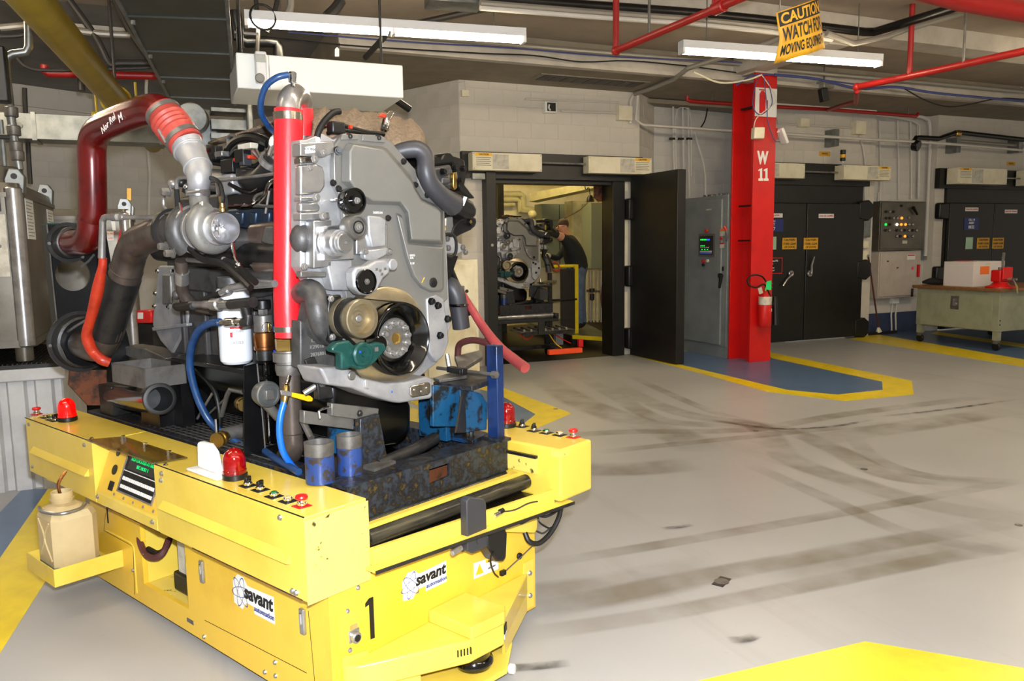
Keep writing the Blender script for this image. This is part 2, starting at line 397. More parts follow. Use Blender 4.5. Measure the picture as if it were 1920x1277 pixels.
# ceiling: high slab, low soffit over the cell fronts, cross beams
struct('ceiling', G().box(-9, 17, -3, 9.0, 4.02, 4.2), 'ceiling_paint', smooth=0)
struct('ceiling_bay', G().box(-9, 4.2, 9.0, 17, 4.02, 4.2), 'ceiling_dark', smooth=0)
struct('ceiling_soffit', G().box(1.75, 17, 8.65, 10.9, WT, 4.02), 'soffit_paint', smooth=0)
struct('trim_soffit_edge', G().box(1.75, 17, 8.60, 8.65, WT, 3.90), 'beam_paint', smooth=0)
struct('trim_soffit_ledge', G().box(1.75, 17, 8.55, 8.66, WT-.03, WT+.02), 'beam_paint', smooth=0)
struct('trim_cross_beam', G().box(-2.2, 17, 6.62, 6.95, 3.82, 4.02), 'beam_paint', smooth=0)
struct('trim_cross_beam_two', G().box(5.2, 17, 4.1, 4.4, 3.86, 4.02), 'beam_paint', smooth=0)
struct('trim_girder', G().box(6.9, 7.2, 6.95, 8.6, 3.8, 4.02), 'beam_paint', smooth=0)
vent = ob('soffit_vent', G().box(4.35, 5.95, 9.10, 9.45, WT-.012, WT), 'soffit_paint', label='dirty rectangular air grille in the soffit above the open test cell', cat='vent')
for k in range(9):
    ob('slat', G().box(4.42+k*.165, 4.56+k*.165, 9.13, 9.42, WT-.018, WT-.0125), 'conduit_dark', vent, smooth=0)
# ------------------------------------------------------------------ painted floor
def floormat():
    m = bpy.data.materials.new('floor_epoxy'); m.use_nodes = True; nt = m.node_tree; N = nt.nodes; L = nt.links; b = N['Principled BSDF']
    tc = N.new('ShaderNodeTexCoord'); n1 = N.new('ShaderNodeTexNoise'); n1.inputs['Scale'].default_value = .6; n1.inputs['Detail'].default_value = 5
    L.new(tc.outputs['Object'], n1.inputs['Vector'])
    r = N.new('ShaderNodeValToRGB'); r.color_ramp.elements[0].position = .35; r.color_ramp.elements[1].position = .68
    r.color_ramp.elements[0].color = (*lin((.605, .605, .60)), 1); r.color_ramp.elements[1].color = (*lin((.66, .66, .66)), 1)
    L.new(n1.outputs['Fac'], r.inputs[0])
    # brushed scuffs, one set for each travel direction
    mixo = r.outputs[0]
    for rot, sx, sy, lo, hi, amt in ((.42, 3.0, .18, .56, .70, .22), (1.1, .14, 2.4, .60, .74, .16), (0, 26, 26, .66, .78, .30)):
        mp = N.new('ShaderNodeMapping'); mp.inputs['Rotation'].default_value = (0, 0, rot); mp.inputs['Scale'].default_value = (sx, sy, 1)
        L.new(tc.outputs['Object'], mp.inputs['Vector'])
        n = N.new('ShaderNodeTexNoise'); n.inputs['Scale'].default_value = 1.; n.inputs['Detail'].default_value = 7; n.inputs['Roughness'].default_value = .65
        L.new(mp.outputs[0], n.inputs['Vector'])
        q = N.new('ShaderNodeMapRange'); q.inputs['From Min'].default_value = lo; q.inputs['From Max'].default_value = hi; q.inputs['To Max'].default_value = amt
        L.new(n.outputs['Fac'], q.inputs['Value'])
        mx = N.new('ShaderNodeMix'); mx.data_type = 'RGBA'; mx.inputs[7].default_value = (*lin((.44, .40, .345)), 1)
        L.new(q.outputs[0], mx.inputs[0]); L.new(mixo, mx.inputs[6]); mixo = mx.outputs[2]
    L.new(mixo, b.inputs['Base Color'])
    b.inputs['Roughness'].default_value = .34; b.inputs['Specular IOR Level'].default_value = .45
    return m
floor.data.materials.clear(); floor.data.materials.append(floormat())
def fp(pix, z=0.): return [pz(x, y, 0)+ez*z for x, y in pix]
def mark(poly, m, z=.0015):
    return ob('floor_marking', G().prism([V((p.x, p.y, z-.003)) for p in poly], ez*.003), m, floor, smooth=0)
# island round the red column: yellow border, blue inside
isl = fp([(1195, 672), (1285, 683), (1440, 735), (1585, 752), (1714, 740), (1709, 714), (1446, 661)]); 
mark([V((6.05, 9.75, 0)), V((6.0, 8.75, 0))]+isl[2:6]+[pz(1446, 661, 0), V((8.6, 9.75, 0))], 'floor_yellow', .0012)
inn = fp([(1320, 685), (1475, 731), (1570, 740), (1655, 731), (1654, 716), (1447, 672)])
mark([V((6.16, 9.7, 0)), V((6.14, 8.75, 0))]+inn[1:5]+[inn[5], V((8.3, 9.6, 0))], 'floor_blue', .0026)
# marking beside the vehicle (behind the pallet)
a = fp([(880, 690), (1072, 775), (1000, 800)])
mark([V((3.0, 9.0, 0)), V((3.36, 8.3, 0)), a[1], pz(1000, 806, 0), V((2.2, 6.6, 0)), V((2.2, 9.0, 0))], 'floor_yellow', .0012)
mark([V((3.02, 8.6, 0)), pz(935, 740, 0), pz(1004, 777, 0), pz(985, 792, 0), V((2.4, 6.9, 0)), V((2.4, 8.6, 0))], 'floor_blue', .0026)
# right hand bay
yl = fp([(1600, 634), (1665, 632), (1920, 676), (1920, 690)])
mark([V((10.9, 9.9, 0)), pz(1595, 636, 0), pz(1920, 688, 0), pz(1920, 674, 0), V((11.1, 9.9, 0))], 'floor_yellow', .0012)
mark([V((11.1, 9.96, 0)), pz(1640, 636, 0), pz(1920, 674, 0)+V((.0, .0, 0)), V((14.5, 7.6, 0)), V((14.5, 9.96, 0))], 'floor_blue', .001)
mark(fp([(1745, 626), (1755, 622), (1920, 645), (1920, 652)]), 'floor_yellow', .0018)
# near left: blue lane with yellow border, and near right yellow panel
mark(fp([(-420, 1400), (42, 917), (92, 917), (-160, 1277)]), 'floor_blue', .0012)
mark(fp([(-160, 1277), (90, 917), (160, 917), (160, 940), (90, 1083), (0, 1225), (-60, 1330)]), 'floor_yellow', .0014)
mark(fp([(1240, 1305), (1310, 1277), (1622, 1203), (1920, 1253), (2100, 1290), (2200, 1420), (1200, 1420)]), 'floor_yellow', .0014)
# tyre marks: thin smears lying on the floor
def smear(name, col, strength, sc):
    m = bpy.data.materials.new(name); m.use_nodes = True; nt = m.node_tree; N = nt.nodes; L = nt.links; b = N['Principled BSDF']
    b.inputs['Base Color'].default_value = (*lin(col), 1); b.inputs['Roughness'].default_value = .4
    tc = N.new('ShaderNodeTexCoord'); n = N.new('ShaderNodeTexNoise'); n.inputs['Scale'].default_value = sc; n.inputs['Detail'].default_value = 6
    L.new(tc.outputs['Object'], n.inputs['Vector']); q = N.new('ShaderNodeMapRange'); q.inputs['From Min'].default_value = .32; q.inputs['From Max'].default_value = .7; q.inputs['To Max'].default_value = strength
    at = N.new('ShaderNodeAttribute'); at.attribute_name = 'fade'; mu = N.new('ShaderNodeMath'); mu.operation = 'MULTIPLY'
    L.new(n.outputs['Fac'], q.inputs['Value']); L.new(q.outputs[0], mu.inputs[0]); L.new(at.outputs['Fac'], mu.inputs[1]); L.new(mu.outputs[0], b.inputs['Alpha']); MT[name] = m
smear('smear_soft', (.555, .51, .43), .45, 2.2); smear('smear_dark', (.16, .14, .12), .7, 9.)
def tyre(pix, wpx, m='smear_soft'):
    c = spline([pz(x, y, 0) for x, y in pix], 8); vs = []; fs = []
    for i, p in enumerate(c):
        t = (c[min(i+1, len(c)-1)]-c[max(i-1, 0)]).normalized(); n = V((-t.y, t.x, 0))
        vs += [p+n*wpx*k+ez*tyre.z for k in (.62, .42, -.42, -.62)]
    for i in range(len(c)-1): fs += [(4*i+k, 4*i+k+1, 4*i+k+5, 4*i+k+4) for k in range(3)]
    tyre.z += .00025
    o = ob('tyre_mark', G().add(vs, fs), m, floor, smooth=0); at = o.data.attributes.new('fade', 'FLOAT', 'POINT'); L_ = len(c)
    at.data.foreach_set('value', [(0, 1, 1, 0)[k]*min(1, 4*i/L_, 4*(L_-1-i)/L_) for i in range(L_) for k in range(4)]); return o
tyre.z = .0012
tyre([(1000, 1060), (1200, 1028), (1450, 985), (1690, 942), (1920, 900)], .10)
tyre([(990, 1150), (1300, 1085), (1600, 1030), (1920, 975)], .15)
tyre([(960, 1195), (1250, 1150), (1500, 1100), (1750, 1050), (1920, 1020)], .12)
tyre([(1010, 820), (1180, 810), (1400, 806), (1600, 775), (1920, 735)], .16)
tyre([(1120, 700), (1210, 750), (1300, 780), (1420, 800), (1480, 860), (1620, 910), (1760, 950), (1920, 975)], .22)
tyre([(1060, 690), (1150, 740), (1250, 790), (1440, 800), (1560, 840), (1660, 890), (1800, 905), (1920, 912)], .2)
tyre([(1600, 820), (1640, 860), (1740, 893), (1920, 905)], .14)
tyre([(1110, 850), (1300, 830), (1450, 815), (1700, 790)], .12)
tyre([(1000, 880), (1180, 880), (1300, 870)], .3)
tyre([(1180, 705), (1330, 770), (1450, 800)], .12)
tyre([(960, 1130), (1150, 1105), (1350, 1060)], .30)
tyre([(1000, 700), (1100, 760), (1250, 810), (1330, 850)], .35)
tyre([(1450, 1090), (1650, 1040), (1850, 1010)], .34)
tyre([(1500, 830), (1700, 800), (1900, 770)], .3)
tyre([(1400, 870), (1560, 940), (1700, 1000), (1900, 1040)], .12)
tyre([(1300, 783), (1450, 804), (1560, 800), (1640, 787)], .05, 'smear_dark')
tyre([(1650, 782), (1760, 770), (1920, 748)], .05, 'smear_dark')
tyre([(940, 1257), (1000, 1252), (1070, 1245)], .05, 'smear_dark')
tyre([(1365, 1203), (1400, 1200), (1420, 1192)], .05, 'smear_dark')
tyre([(1240, 993), (1270, 990), (1300, 985)], .04, 'smear_dark')
for x, y, wd in ((1353, 1091, .07), (1417, 808, .05), (1910, 985, .04), (1620, 880, .05), (1042, 767, .05)):
    p = pz(x, y, 0); pl = ob('floor_plate', G().cyl(p+ez*.0005, ez, wd*.5, .003, 14), 'dull_steel', floor)
p = pz(1353, 1091, 0); ob('floor_plate', G().obox(p+ez*.0012, V((.85, .5, 0)).normalized(), V((-.5, .85, 0)).normalized(), ez, .055, .028, .0012), 'dark_iron', floor)
# ================================================================== doors and fronts of the test cells
def sign_box(name, x0, x1, Y, z0, z1, d, label, yel, parent=None, right=False):
    t = thing(name, ((x0+x1)/2, Y-d/2, z0), label, 'sign box', 'door operator covers')
    ob('cover', G().box(x0, x1, Y-d, Y, z0, z1), 'cream_metal', t, bevel=.006)
    w = x1-x0; s = w*.23
    a = x0+.04 if not right else x1-.04-s
    ob('notice', G().box(a, a+s, Y-d-.002, Y-d, z1-.10 if not yel else z1-.045, z1-.008), 'lever_yellow', t, smooth=0)
    text('CAUTION', (a+s/2, Y-d-.003, z1-.026), (1, 0, 0), ez, .03, 'ink', t, .0008)
    b = (a+s+.01) if not right else (a-s-.01)
    ob('notice', G().box(b, b+s, Y-d-.002, Y-d, z0+.02, z1-.02), 'label_dirty', t, smooth=0)
    for k in range(5):
        text('OPERATE DOOR WITH CARE', (a+s/2, Y-d-.003, z1-.065-k*.022), (1, 0, 0), ez, .014, 'ink_grey', t) if False else None
    for k in range(5):
        ob('print_line', G().box(a+.01, a+s-.01-.02*(k % 2), Y-d-.0015, Y-d, z1-.07-k*.024, z1-.062-k*.024), 'ink_grey', t, smooth=0)
    for xx in (x0+.02, x1-.02):
        for zz in (z0+.02, z1-.02):
            ob('screw', G().cyl((xx, Y-d, zz), (0, -1, 0), .006, .003, 8), 'dull_steel', t)
    return t
H0, H1 = 2.575, 2.80
def header(name, x0, x1, Y=WY):
    h = struct(name, G().box(x0, x1, Y-.10, Y-.004, 2.49, 2.83), 'door_black', smooth=0)
    return h
header('trim_door_header_one', 3.50, 6.22)
sign_box('operator_cover', 3.58, 4.56, WY-.10, H0, H1, .16, 'cream cover box over the open cell doorway, beside the grey post', True)
sign_box('operator_cover', 5.26, 6.27, WY-.10, H0, H1, .16, 'cream cover box over the open cell doorway, above the open black door', True, right=True)
ob('operator_rod', G().cyl((4.56, WY-.17, 2.70), (1, 0, 0), .014, .70, 10), 'steel', label='bare steel rod between the two cream covers of the open cell', cat='rod')
# frame of the open doorway
fr = struct('door_1', G().box(3.80, 3.94, WY-.16, WY+.26, 0, 2.575), 'door_black', bevel=.006)
struct('trim_door_frame_top', G().box(3.94, 5.80, WY-.02, WY+.26, 2.44, 2.50), 'door_black', smooth=0)
struct('trim_door_frame_right', G().box(5.76, 5.96, WY-.05, WY+.26, 0, 2.50), 'door_black', bevel=.006)
ob('post_latch', G().box(3.62, 3.80, WY-.14, WY-.08, 2.47, 2.55), 'galvanised', fr, bevel=.004)
for z in (1.62,):
    ob('hole', G().cyl((3.87, WY-.162, z), (0, -1, 0), .02, .002, 12), 'steel', fr)
for z0, z1 in ((1.25, 1.97), (.28, .92), (2.36, 2.56)):
    struct('trim_pale_strip', G().box(5.965, 6.03, WY-.012, WY, z0, z1), 'cream_metal', smooth=0)
# open door leaf
df = struct('door_2', G().hexa([V((6.03, 9.72, .01)), V((6.06, 8.62, .01)), V((6.19, 8.62, .01)), V((6.17, 9.72, .01))],
                               [V((6.03, 9.72, 2.56)), V((6.06, 8.62, 2.56)), V((6.19, 8.62, 2.56)), V((6.17, 9.72, 2.56))]), 'door_black', bevel=.006)
for z in (2.1, 1.15, .25):
    ob('hinge', G().box(5.97, 6.07, 9.66, 9.80, z-.15, z+.15), 'door_black', df, bevel=.02)
# cell one interior: dark floor, walls, ceiling
struct('floor_cell', G().box(3.84, 9.0, WY+.0, 15.2, .0, .004), 'dark_iron', smooth=0)
struct('wall_cell_inner_back', G().box(3.56, 9.1, 14.6, 14.8, 0, 3.7), 'cream_metal', smooth=0)
struct('wall_cell_inner_right', G().hexa([V((8.3, 14.6, 0)), V((7.2, 10.55, 0)), V((7.4, 10.5, 0)), V((8.5, 14.6, 0))], [V((8.3, 14.6, 3.7)), V((7.2, 10.55, 3.7)), V((7.4, 10.5, 3.7)), V((8.5, 14.6, 3.7))]), 'cream_metal', smooth=0)
struct('wall_cell_inner_left', G().box(3.56, 3.76, WY+.25, 14.6, 0, 3.7), 'cream_metal', smooth=0)
struct('ceiling_cell', G().box(3.56, 9.1, WY+.25, 14.8, 3.66, 3.72), 'soffit_paint', smooth=0)
# ---- doors of cell two and three
def cell_doors(nm, xl, xm, xr, zt, left_cap, signs):
    d = struct(nm, G().box(xl, xr, WY-.06, WY-.002, .02, zt), 'door_black', smooth=0)
    for a, b in ((xl+.01, xm-.008), (xm+.008, xr-.02)):
        ob('leaf', G().box(a, b, WY-.13, WY-.06, .03, zt-.32), 'door_black', d, bevel=.012)
    return d
d2 = cell_doors('door_3', 7.95, 9.25, 10.50, 2.53, True, 1)
for z in (2.10, 1.13, .16):
    ob('hinge', G().prism([V((10.36, WY-.14, z-.13)), V((10.56, WY-.14, z-.17)), V((10.66, WY-.14, z-.10)), V((10.66, WY-.14, z+.10)), V((10.56, WY-.14, z+.17)), V((10.36, WY-.14, z+.13))], V((0, .12, 0))), 'door_black', d2, bevel=.01)
header('trim_door_header_two', 7.9, 10.60)
sign_box('operator_cover', 8.02, 9.06, WY-.10, H0, H1, .16, 'cream cover box over closed cell doors, half hidden by the red column', False)
sign_box('operator_cover', 9.82, 10.84, WY-.10, H0, H1, .20, 'cream cover box over closed cell doors, under the yellow and black beacon', True, right=True)
ob('operator_rod', G().cyl((9.06, WY-.17, 2.69), (1, 0, 0), .014, .76, 10), 'steel', label='bare steel rod between the cream covers behind the red column', cat='rod')
d3 = cell_doors('door_4', 12.47, 13.62, 15.2, 2.56, True, 2)
for z in (2.10, 1.0):
    ob('hinge', G().box(12.22, 12.46, WY-.14, WY-.02, z-.14, z+.14), 'door_black', d3, bevel=.03)
header('trim_door_header_three', 12.22, 15.2)
sign_box('operator_cover', 12.36, 13.60, WY-.12, 2.55, 2.82, .22, 'grey beige cover box over the cell doors behind the workbench', True)
sign_box('operator_cover', 14.15, 15.2, WY-.12, 2.55, 2.82, .22, 'grey beige cover box over the cell doors, far end of the steel rod', True)
ob('operator_rod', G().cyl((13.6, WY-.2, 2.68), (1, 0, 0), .014, .55, 10), 'steel', label='bare steel rod between the covers above the workbench', cat='rod')
# ---- signs on the doors
def plate_sign(name, pix, m, label, cat, Y=WY-.132, lines=(), tm='ink', rim=None, group=None, t=.004):
    p0 = py(pix[0], pix[1], Y); p1 = py(pix[2], pix[3], Y)
    x0, x1, z1, z0 = p0.x, p1.x, p0.z, p1.z
    s = ob(name, G().box(x0, x1, Y-t, Y, z0, z1), m, label=label, cat=cat, group=group, smooth=0)
    if rim: ob('rim', G().plate([V((x0, Y-t, z0)), V((x1, Y-t, z0)), V((x1, Y-t, z1)), V((x0, Y-t, z1))], [[V((x0+.012, Y-t, z0+.012)), V((x0+.012, Y-t, z1-.012)), V((x1-.012, Y-t, z1-.012)), V((x1-.012, Y-t, z0+.012))]], V((0, -.003, 0))), rim, s, smooth=0)
    H = z1-z0
    for txt, fz, sz, mm in lines:
        o = text(txt, ((x0+x1)/2, Y-t-.001, z0+H*fz), (1, 0, 0), ez, H*sz, mm, s, H*sz*.02)
        wd = max(v.co.x for v in o.data.vertices)-min(v.co.x for v in o.data.vertices)
        if wd > (x1-x0)*.92:
            k = (x1-x0)*.9/wd
            for v in o.data.vertices: v.co.x *= k
    return s
CL = [('CAUTION', .80, .27, 'ink'), ('STAND CLEAR', .47, .26, 'ink'), ('OF DOOR', .18, .26, 'ink')]
plate_sign('caution_sign', (1467, 446, 1493, 467), 'sign_yellow', 'yellow CAUTION STAND CLEAR OF DOOR sign beside the red column', 'sign', lines=CL)
plate_sign('caution_sign', (1507, 446, 1533, 467), 'sign_yellow', 'yellow CAUTION STAND CLEAR OF DOOR sign above the raised door handle', 'sign', lines=CL)
plate_sign('caution_sign', (1832, 446, 1854, 466), 'sign_yellow', 'yellow CAUTION STAND CLEAR OF DOOR sign next to a small door window', 'sign', lines=CL)
plate_sign('caution_sign', (1861, 446, 1881, 466), 'sign_yellow', 'yellow CAUTION STAND CLEAR OF DOOR sign above the bench vise', 'sign', lines=CL)
plate_sign('asset_sign', (1425, 411, 1468, 434), 'sign_blue', 'blue asset sign ending in 47, cut off by the red column', 'sign', lines=[('CELL 11', .82, .22, 'label_white'), ('ASSET', .56, .24, 'label_white'), ('8847', .22, .36, 'label_white')])
plate_sign('asset_sign', (1808, 408, 1834, 431), 'sign_blue', 'blue CELL 10 ASSET 8832 sign on the door behind the workbench', 'sign', lines=[('CELL 10', .82, .22, 'label_white'), ('ASSET', .56, .24, 'label_white'), ('8832', .22, .36, 'label_white')])
for pix, lb in (((1425, 400, 1467, 408), 'narrow white sign strip beside the red column'), ((1535, 401, 1563, 409), 'narrow white sign strip on the closed door right of the seam'),
                ((1810, 389, 1834, 396), 'narrow white sign strip above the blue asset 8832 sign'), ((1884, 393, 1907, 400), 'narrow white sign strip on the door above the bench vise')):
    plate_sign('notice_strip', pix, 'label_white', lb, 'sign', lines=[('DUAL FUEL EQUIPPED', .5, .5, 'ink_red')])
plate_sign('ppe_sign', (1420, 484, 1466, 513), 'ink', 'black sign with red rim behind the red column', 'sign', rim='ink_red', lines=[('Hearing and Eye PPE', .80, .15, 'label_white'), ('to Enter', .62, .15, 'label_white'), ('All Persons', .38, .15, 'label_white'), ('at this Door', .22, .15, 'label_white')])
plate_sign('door_window', (1440, 444, 1455, 468), 'glass_green', 'small pale green window in the door beside the red column', 'window')
plate_sign('door_window', (1811, 445, 1823, 467), 'glass_green', 'small pale green window under the asset 8832 sign', 'window')
def handle(x, y, x2, y2, label):
    Y = WY-.132; p = py(x, y, Y); q = py(x2, y2, Y-.05)
    t = thing('door_handle', p, label, 'handle')
    ob('rose', G().cyl(p, (0, -1, 0), .05, .03, 20, .006), 'steel', t)
    ob('lever', G().tube([p+V((0, -.03, 0)), p+V((0, -.05, 0)), p+(q-p)*.5, q], [.02, .02, .016, .012], 8), 'steel', t)
handle(1482, 513, 1468, 536, 'steel lever handle pointing down on the black cell door'); handle(1517, 513, 1527, 481, 'steel lever handle pointing up on the black cell door')
pl = py(1553, 291, WY-.01)
plate_sign('small_plate', (1536, 284, 1556, 293), 'sign_yellow', 'tiny yellow plate on the block wall above closed cell doors', 'sign', Y=WY-.006, lines=[('NOTICE', .5, .5, 'ink')])
plate_sign('small_plate', (1888, 303, 1903, 311), 'sign_yellow', 'tiny yellow plate on the block wall above the workbench', 'sign', Y=WY-.006, lines=[('NOTICE', .5, .5, 'ink')])
b = py(1580, 303, WY-.2); t = thing('beacon', (b.x, WY-.2, 2.80), 'black and yellow stack beacon on top of a cream cover box', 'beacon')
z = 2.80
ob('stem', G().cyl((b.x, WY-.2, z), ez, .012, .07, 10), 'steel', t)
for k, (mm, h) in enumerate((('black_plastic', .05), ('lever_yellow', .055), ('black_plastic', .07))):
    ob('segment', G().cyl((b.x, WY-.2, z+.07+sum((.05, .055, .07)[:k])), ez, .042, h-.002, 16, .004), mm, t)
# ================================================================== automated guided vehicle (frame A: v across, u along, z up)
agv = thing('guided_vehicle', A(1.99, 3.0, 0), 'yellow automated guided vehicle number 1 carrying the engine on its roller deck', 'vehicle')
VB0, VB1, UB0, UB1 = 1.4535, 2.52, 2.041, 3.93
VL = 1.36; TOP = .775; BOT = .497; UN = 2.02; UF = 4.41; VI = 1.605
# lower body: hollow shell with the battery opening on the long side
o0, o1, oz0, oz1 = 3.001, 3.40, .145, .43
gl = G().plate([A(VB0, UB0, .045), A(VB0, UB1, .045), A(VB0, UB1, .50), A(VB0, UB0, .50)],
               [[A(VB0, o0, oz0), A(VB0, o0, oz1), A(VB0, o1, oz1), A(VB0, o1, oz0)]], ev*.02)
body = ob('body', gl.abox(VB0+.0202, VB1, UB0, UB0+.02, .045, .50).abox(VB1-.02, VB1, UB0+.0202, UB1, .045, .5).abox(VB0+.0202, VB1-.0202, UB1-.02, UB1, .045, .5)
          .abox(VB0+.0202, VB1-.0202, UB0+.0202, UB1-.0202, .045, .06).abox(VB0+.0202, VB1-.0202, UB0+.0202, UB1-.0202, .47, .498), 'agv_amber', agv, smooth=0)
ob('bay_floor', G().abox(VB0+.021, VB0+.45, o0-.05, o1+.05, .12, .142), 'agv_yellow_worn', body, smooth=0)
ob('bay_back', G().abox(VB0+.30, VB0+.32, o0-.05, o1+.05, .143, .47), 'agv_amber', body, smooth=0)
ob('bay_side', G().abox(VB0+.021, VB0+.30, o1+.001, o1+.02, .143, .47), 'agv_yellow', body, smooth=0)
for k in range(6):
    ob('bay_louvre', G().abox(VB0+.29, VB0+.299, 3.12, 3.34, .33+k*.018, .342+k*.018), 'black_paint', body, smooth=0)
bat = ob('battery', G().abox(VB0+.07, VB0+.25, 3.03, 3.22, .145, .37), 'label_dirty', agv, bevel=.01)
ob('battery_base', G().abox(VB0+.055, VB0+.265, 3.01, 3.24, .143, .23), 'black_plastic', bat, bevel=.012)
ob('battery_badge', G().lathe(A(VB0+.0695, 3.09, .30), -ev, [(0, 0), (0, .055), (.002, .055), (.002, 0)], 24), 'ink_blue', bat)
hp = [pv(268, 985, VB0+.05), pv(262, 1010, VB0+.01), pv(272, 1038, VB0-.01), pv(290, 1046, VB0-.005), pv(306, 1036, VB0+.02), pv(316, 1012, VB0+.06)]
ob('coolant_loop', G().tube(hp, .014, 10, 6), 'maroon_hose', agv)
ob('coolant_loop', G().tube([p+V((.012, .02, .012)) for p in hp[2:]], .012, 10, 6), 'black_rubber', agv)
ob('loop_tie', G().torus(pv(275, 1042, VB0-.008), V((.5, .2, .6)), .017, .003, 14, 6), 'white_plastic', agv)
ob('bay_label', G().vpoly([(272, 1042), (286, 1036), (286, 1066), (274, 1072)], VB0+.20, .002), 'label_dirty', agv, smooth=0)
# panel joints, latches, slots and screws on the long side
g0 = VB0-.0015
for pts in ([(198, 962), (195, 995), (250, 1025), (252, 1115)], [(384, 1163), (575, 1262)], [(578, 1145), (590, 1277)]):
    ob('panel_joint', G().tube([pv(x, y, VB0-.0002) for x, y in pts], .0012, 6), 'ink', body)
ob('panel_edge', G().tube([pv(x, y, VB0-.001) for x, y in ((200, 995), (245, 1018), (251, 1026), (257, 1112))], .003, 6), 'agv_yellow', body)
for x, y in ((381, 1071), (570, 1164)):
    p = pv(x, y, VB0); l = ob('latch', G().obox(p-ev*.006, eu, ez, ev, .013, .045, .006), 'steel', agv, bevel=.003)
    ob('latch_lever', G().obox(p-ev*.014+ez*.012, eu, ez, ev, .006, .02, .003), 'chrome', l, bevel=.002)
p = pv(202, 966, VB0); ob('slot', G().obox(p, eu, ez, ev, .006, .038, .002), 'ink', body, smooth=0)
p = pv(357, 1165, VB0); ob('slot', G().obox(p, eu, ez, ev, .028, .009, .002), 'dull_steel', body, bevel=.004)
for x, y in ((201, 1041), (250, 1069), (383, 1194), (497, 1260), (516, 1242), (517, 1267)):
    hexbolt('bolt', pv(x, y, VB0), -ev, .007, agv)
def logo(origin, right, up, s, parent):
    """sticker: white backing, orbit rings and the two words"""
    right = V(right).normalized(); up = V(up).normalized(); n = right.cross(up)
    P = lambda x, y, k=0.: V(origin)+right*x*s+up*y*s+n*k
    st = ob('logo_sticker', G().prism([P(-1.28, -.52), P(-.75, -.62), P(-.45, -.30), P(.0, -.30), P(.02, -.55), P(1.28, -.55), P(1.28, .42), P(-.35, .36), P(-.6, .60), P(-.95, .62), P(-1.3, .30)], n*.001), 'label_white', parent, smooth=0)
    for a in (0, 60, 120):
        ca, sa = math.cos(math.radians(a+12)), math.sin(math.radians(a+12)); q = []
        for k in range(33):
            t = 2*math.pi*k/32; x, y = .60*math.cos(t), .20*math.sin(t)
            q.append(P(-.80+x*ca-y*sa, .0+x*sa+y*ca, .0013))
        vs = []; fs = []
        for k, c in enumerate(q):
            cc = P(-.80, 0, .0013); d = (c-cc); wd = .022+.03*abs(math.cos(2*math.pi*k/32))
            vs += [c, c-d.normalized()*s*wd]
        for k in range(32): fs.append((2*k, 2*k+1, 2*k+3, 2*k+2))
        ob('orbit', G().add(vs, fs), 'ink_blue', st, smooth=0)
    text('savant', P(.32, .10, .0014), right, up, .56*s*1.25, 'ink', st, .022*s, shear=.12)
    text('automation', P(.66, -.34, .0014), right, up, .27*s, 'ink_blue', st, .004*s, shear=.12)
logo(pv(475, 1122, VB0-.001), -eu, ez, .105, agv)
logo(pu(797, 1086, UB0-.001), ev, ez, .085, agv)
# big figure on the end, connector, covers
ob('number', G().upoly([(685, 1132), (692, 1122), (700, 1119), (703, 1196), (695, 1199), (692, 1134), (685, 1139)], UB0-.0015, .001), 'ink', agv, smooth=0)
p = pu(663, 1193, UB0); c = ob('connector', G().cyl(p, -eu, .019, .022, 18, .003), 'steel', agv); ob('connector_core', G().cyl(p-eu*.0225, -eu, .012, .001, 14), 'ink', c)
ob('connector_flange', G().obox(p+ez*.004-eu*.003, ev, ez, eu, .022, .022, .003), 'steel', c, bevel=.003)
ob('connector_tag', G().obox(p+ez*.035-eu*.002, ev, ez, eu, .016, .008, .001), 'label_white', c, smooth=0)
for x, y in ((651, 1146), (656, 1219), (671, 1102)): hexbolt('bolt', pu(x, y, UB0), -eu, .007, agv)
ob('end_cover', G().upoly([(632, 1152), (672, 1140), (672, 1202), (634, 1222)], UB0-.003, .003), 'agv_amber', agv, smooth=0)
w_ = [pu(x, y, UB0-.001) for x, y in ((888, 1056), (933, 1042), (934, 1067), (888, 1086))]
ws = ob('warning_sticker', G().prism(w_, -eu*.001), 'label_white', agv, smooth=0)
ob('warning_triangle', G().upoly([(899, 1057), (892, 1079), (907, 1074)], UB0-.003, .0008), 'lever_yellow', ws, smooth=0)
ob('warning_band', G().upoly([(911, 1050), (932, 1043), (932, 1049), (911, 1056)], UB0-.003, .0008), 'lever_yellow', ws, smooth=0)
text('ARRET', pu(921, 1050, UB0-.0035), ev, ez, .014, 'ink', ws); text('NO RIDERS', pu(922, 1063, UB0-.0035), ev, ez, .009, 'ink', ws)
p = pu(972, 1042, UB0); kn = ob('key_switch', G().cyl(p, -eu, .014, .012, 14, .002), 'black_plastic', agv)
# ---- long side box with console
hood0, hood1 = 3.02, 3.60
gs = G()
prof = lambda u: [A(VL, u, BOT), A(VL, u, TOP-.006), A(VL+.006, u, TOP), A(VI, u, TOP), A(VI, u, BOT)]
side = ob('side_box', G().taper(prof(UN), prof(hood0)).taper(prof(hood1), prof(UF))
          .taper([A(VL, hood0, BOT), A(VL, hood0, .545), A(VL+.09, hood0, TOP-.004), A(VI, hood0, TOP), A(VI, hood0, BOT)],
                 [A(VL, hood1, BOT), A(VL, hood1, .545), A(VL+.09, hood1, TOP-.004), A(VI, hood1, TOP), A(VI, hood1, BOT)]), 'agv_yellow', agv, smooth=0, bevel=.003, seg=1)
ob('end_plate', G().abox(VL-.002, VI+.004, UN-.004, UN-.0005, BOT-.006, TOP-.01), 'agv_yellow_worn', side, smooth=0)
for a, b in ((UN+.08, hood0-.06), (hood1+.06, UF-.08)):
    ob('step_rail', G().prism([A(VL, a, .640), A(VL-.022, a, .612), A(VL, a, .606)], eu*(b-a)), 'agv_yellow', side, smooth=0)
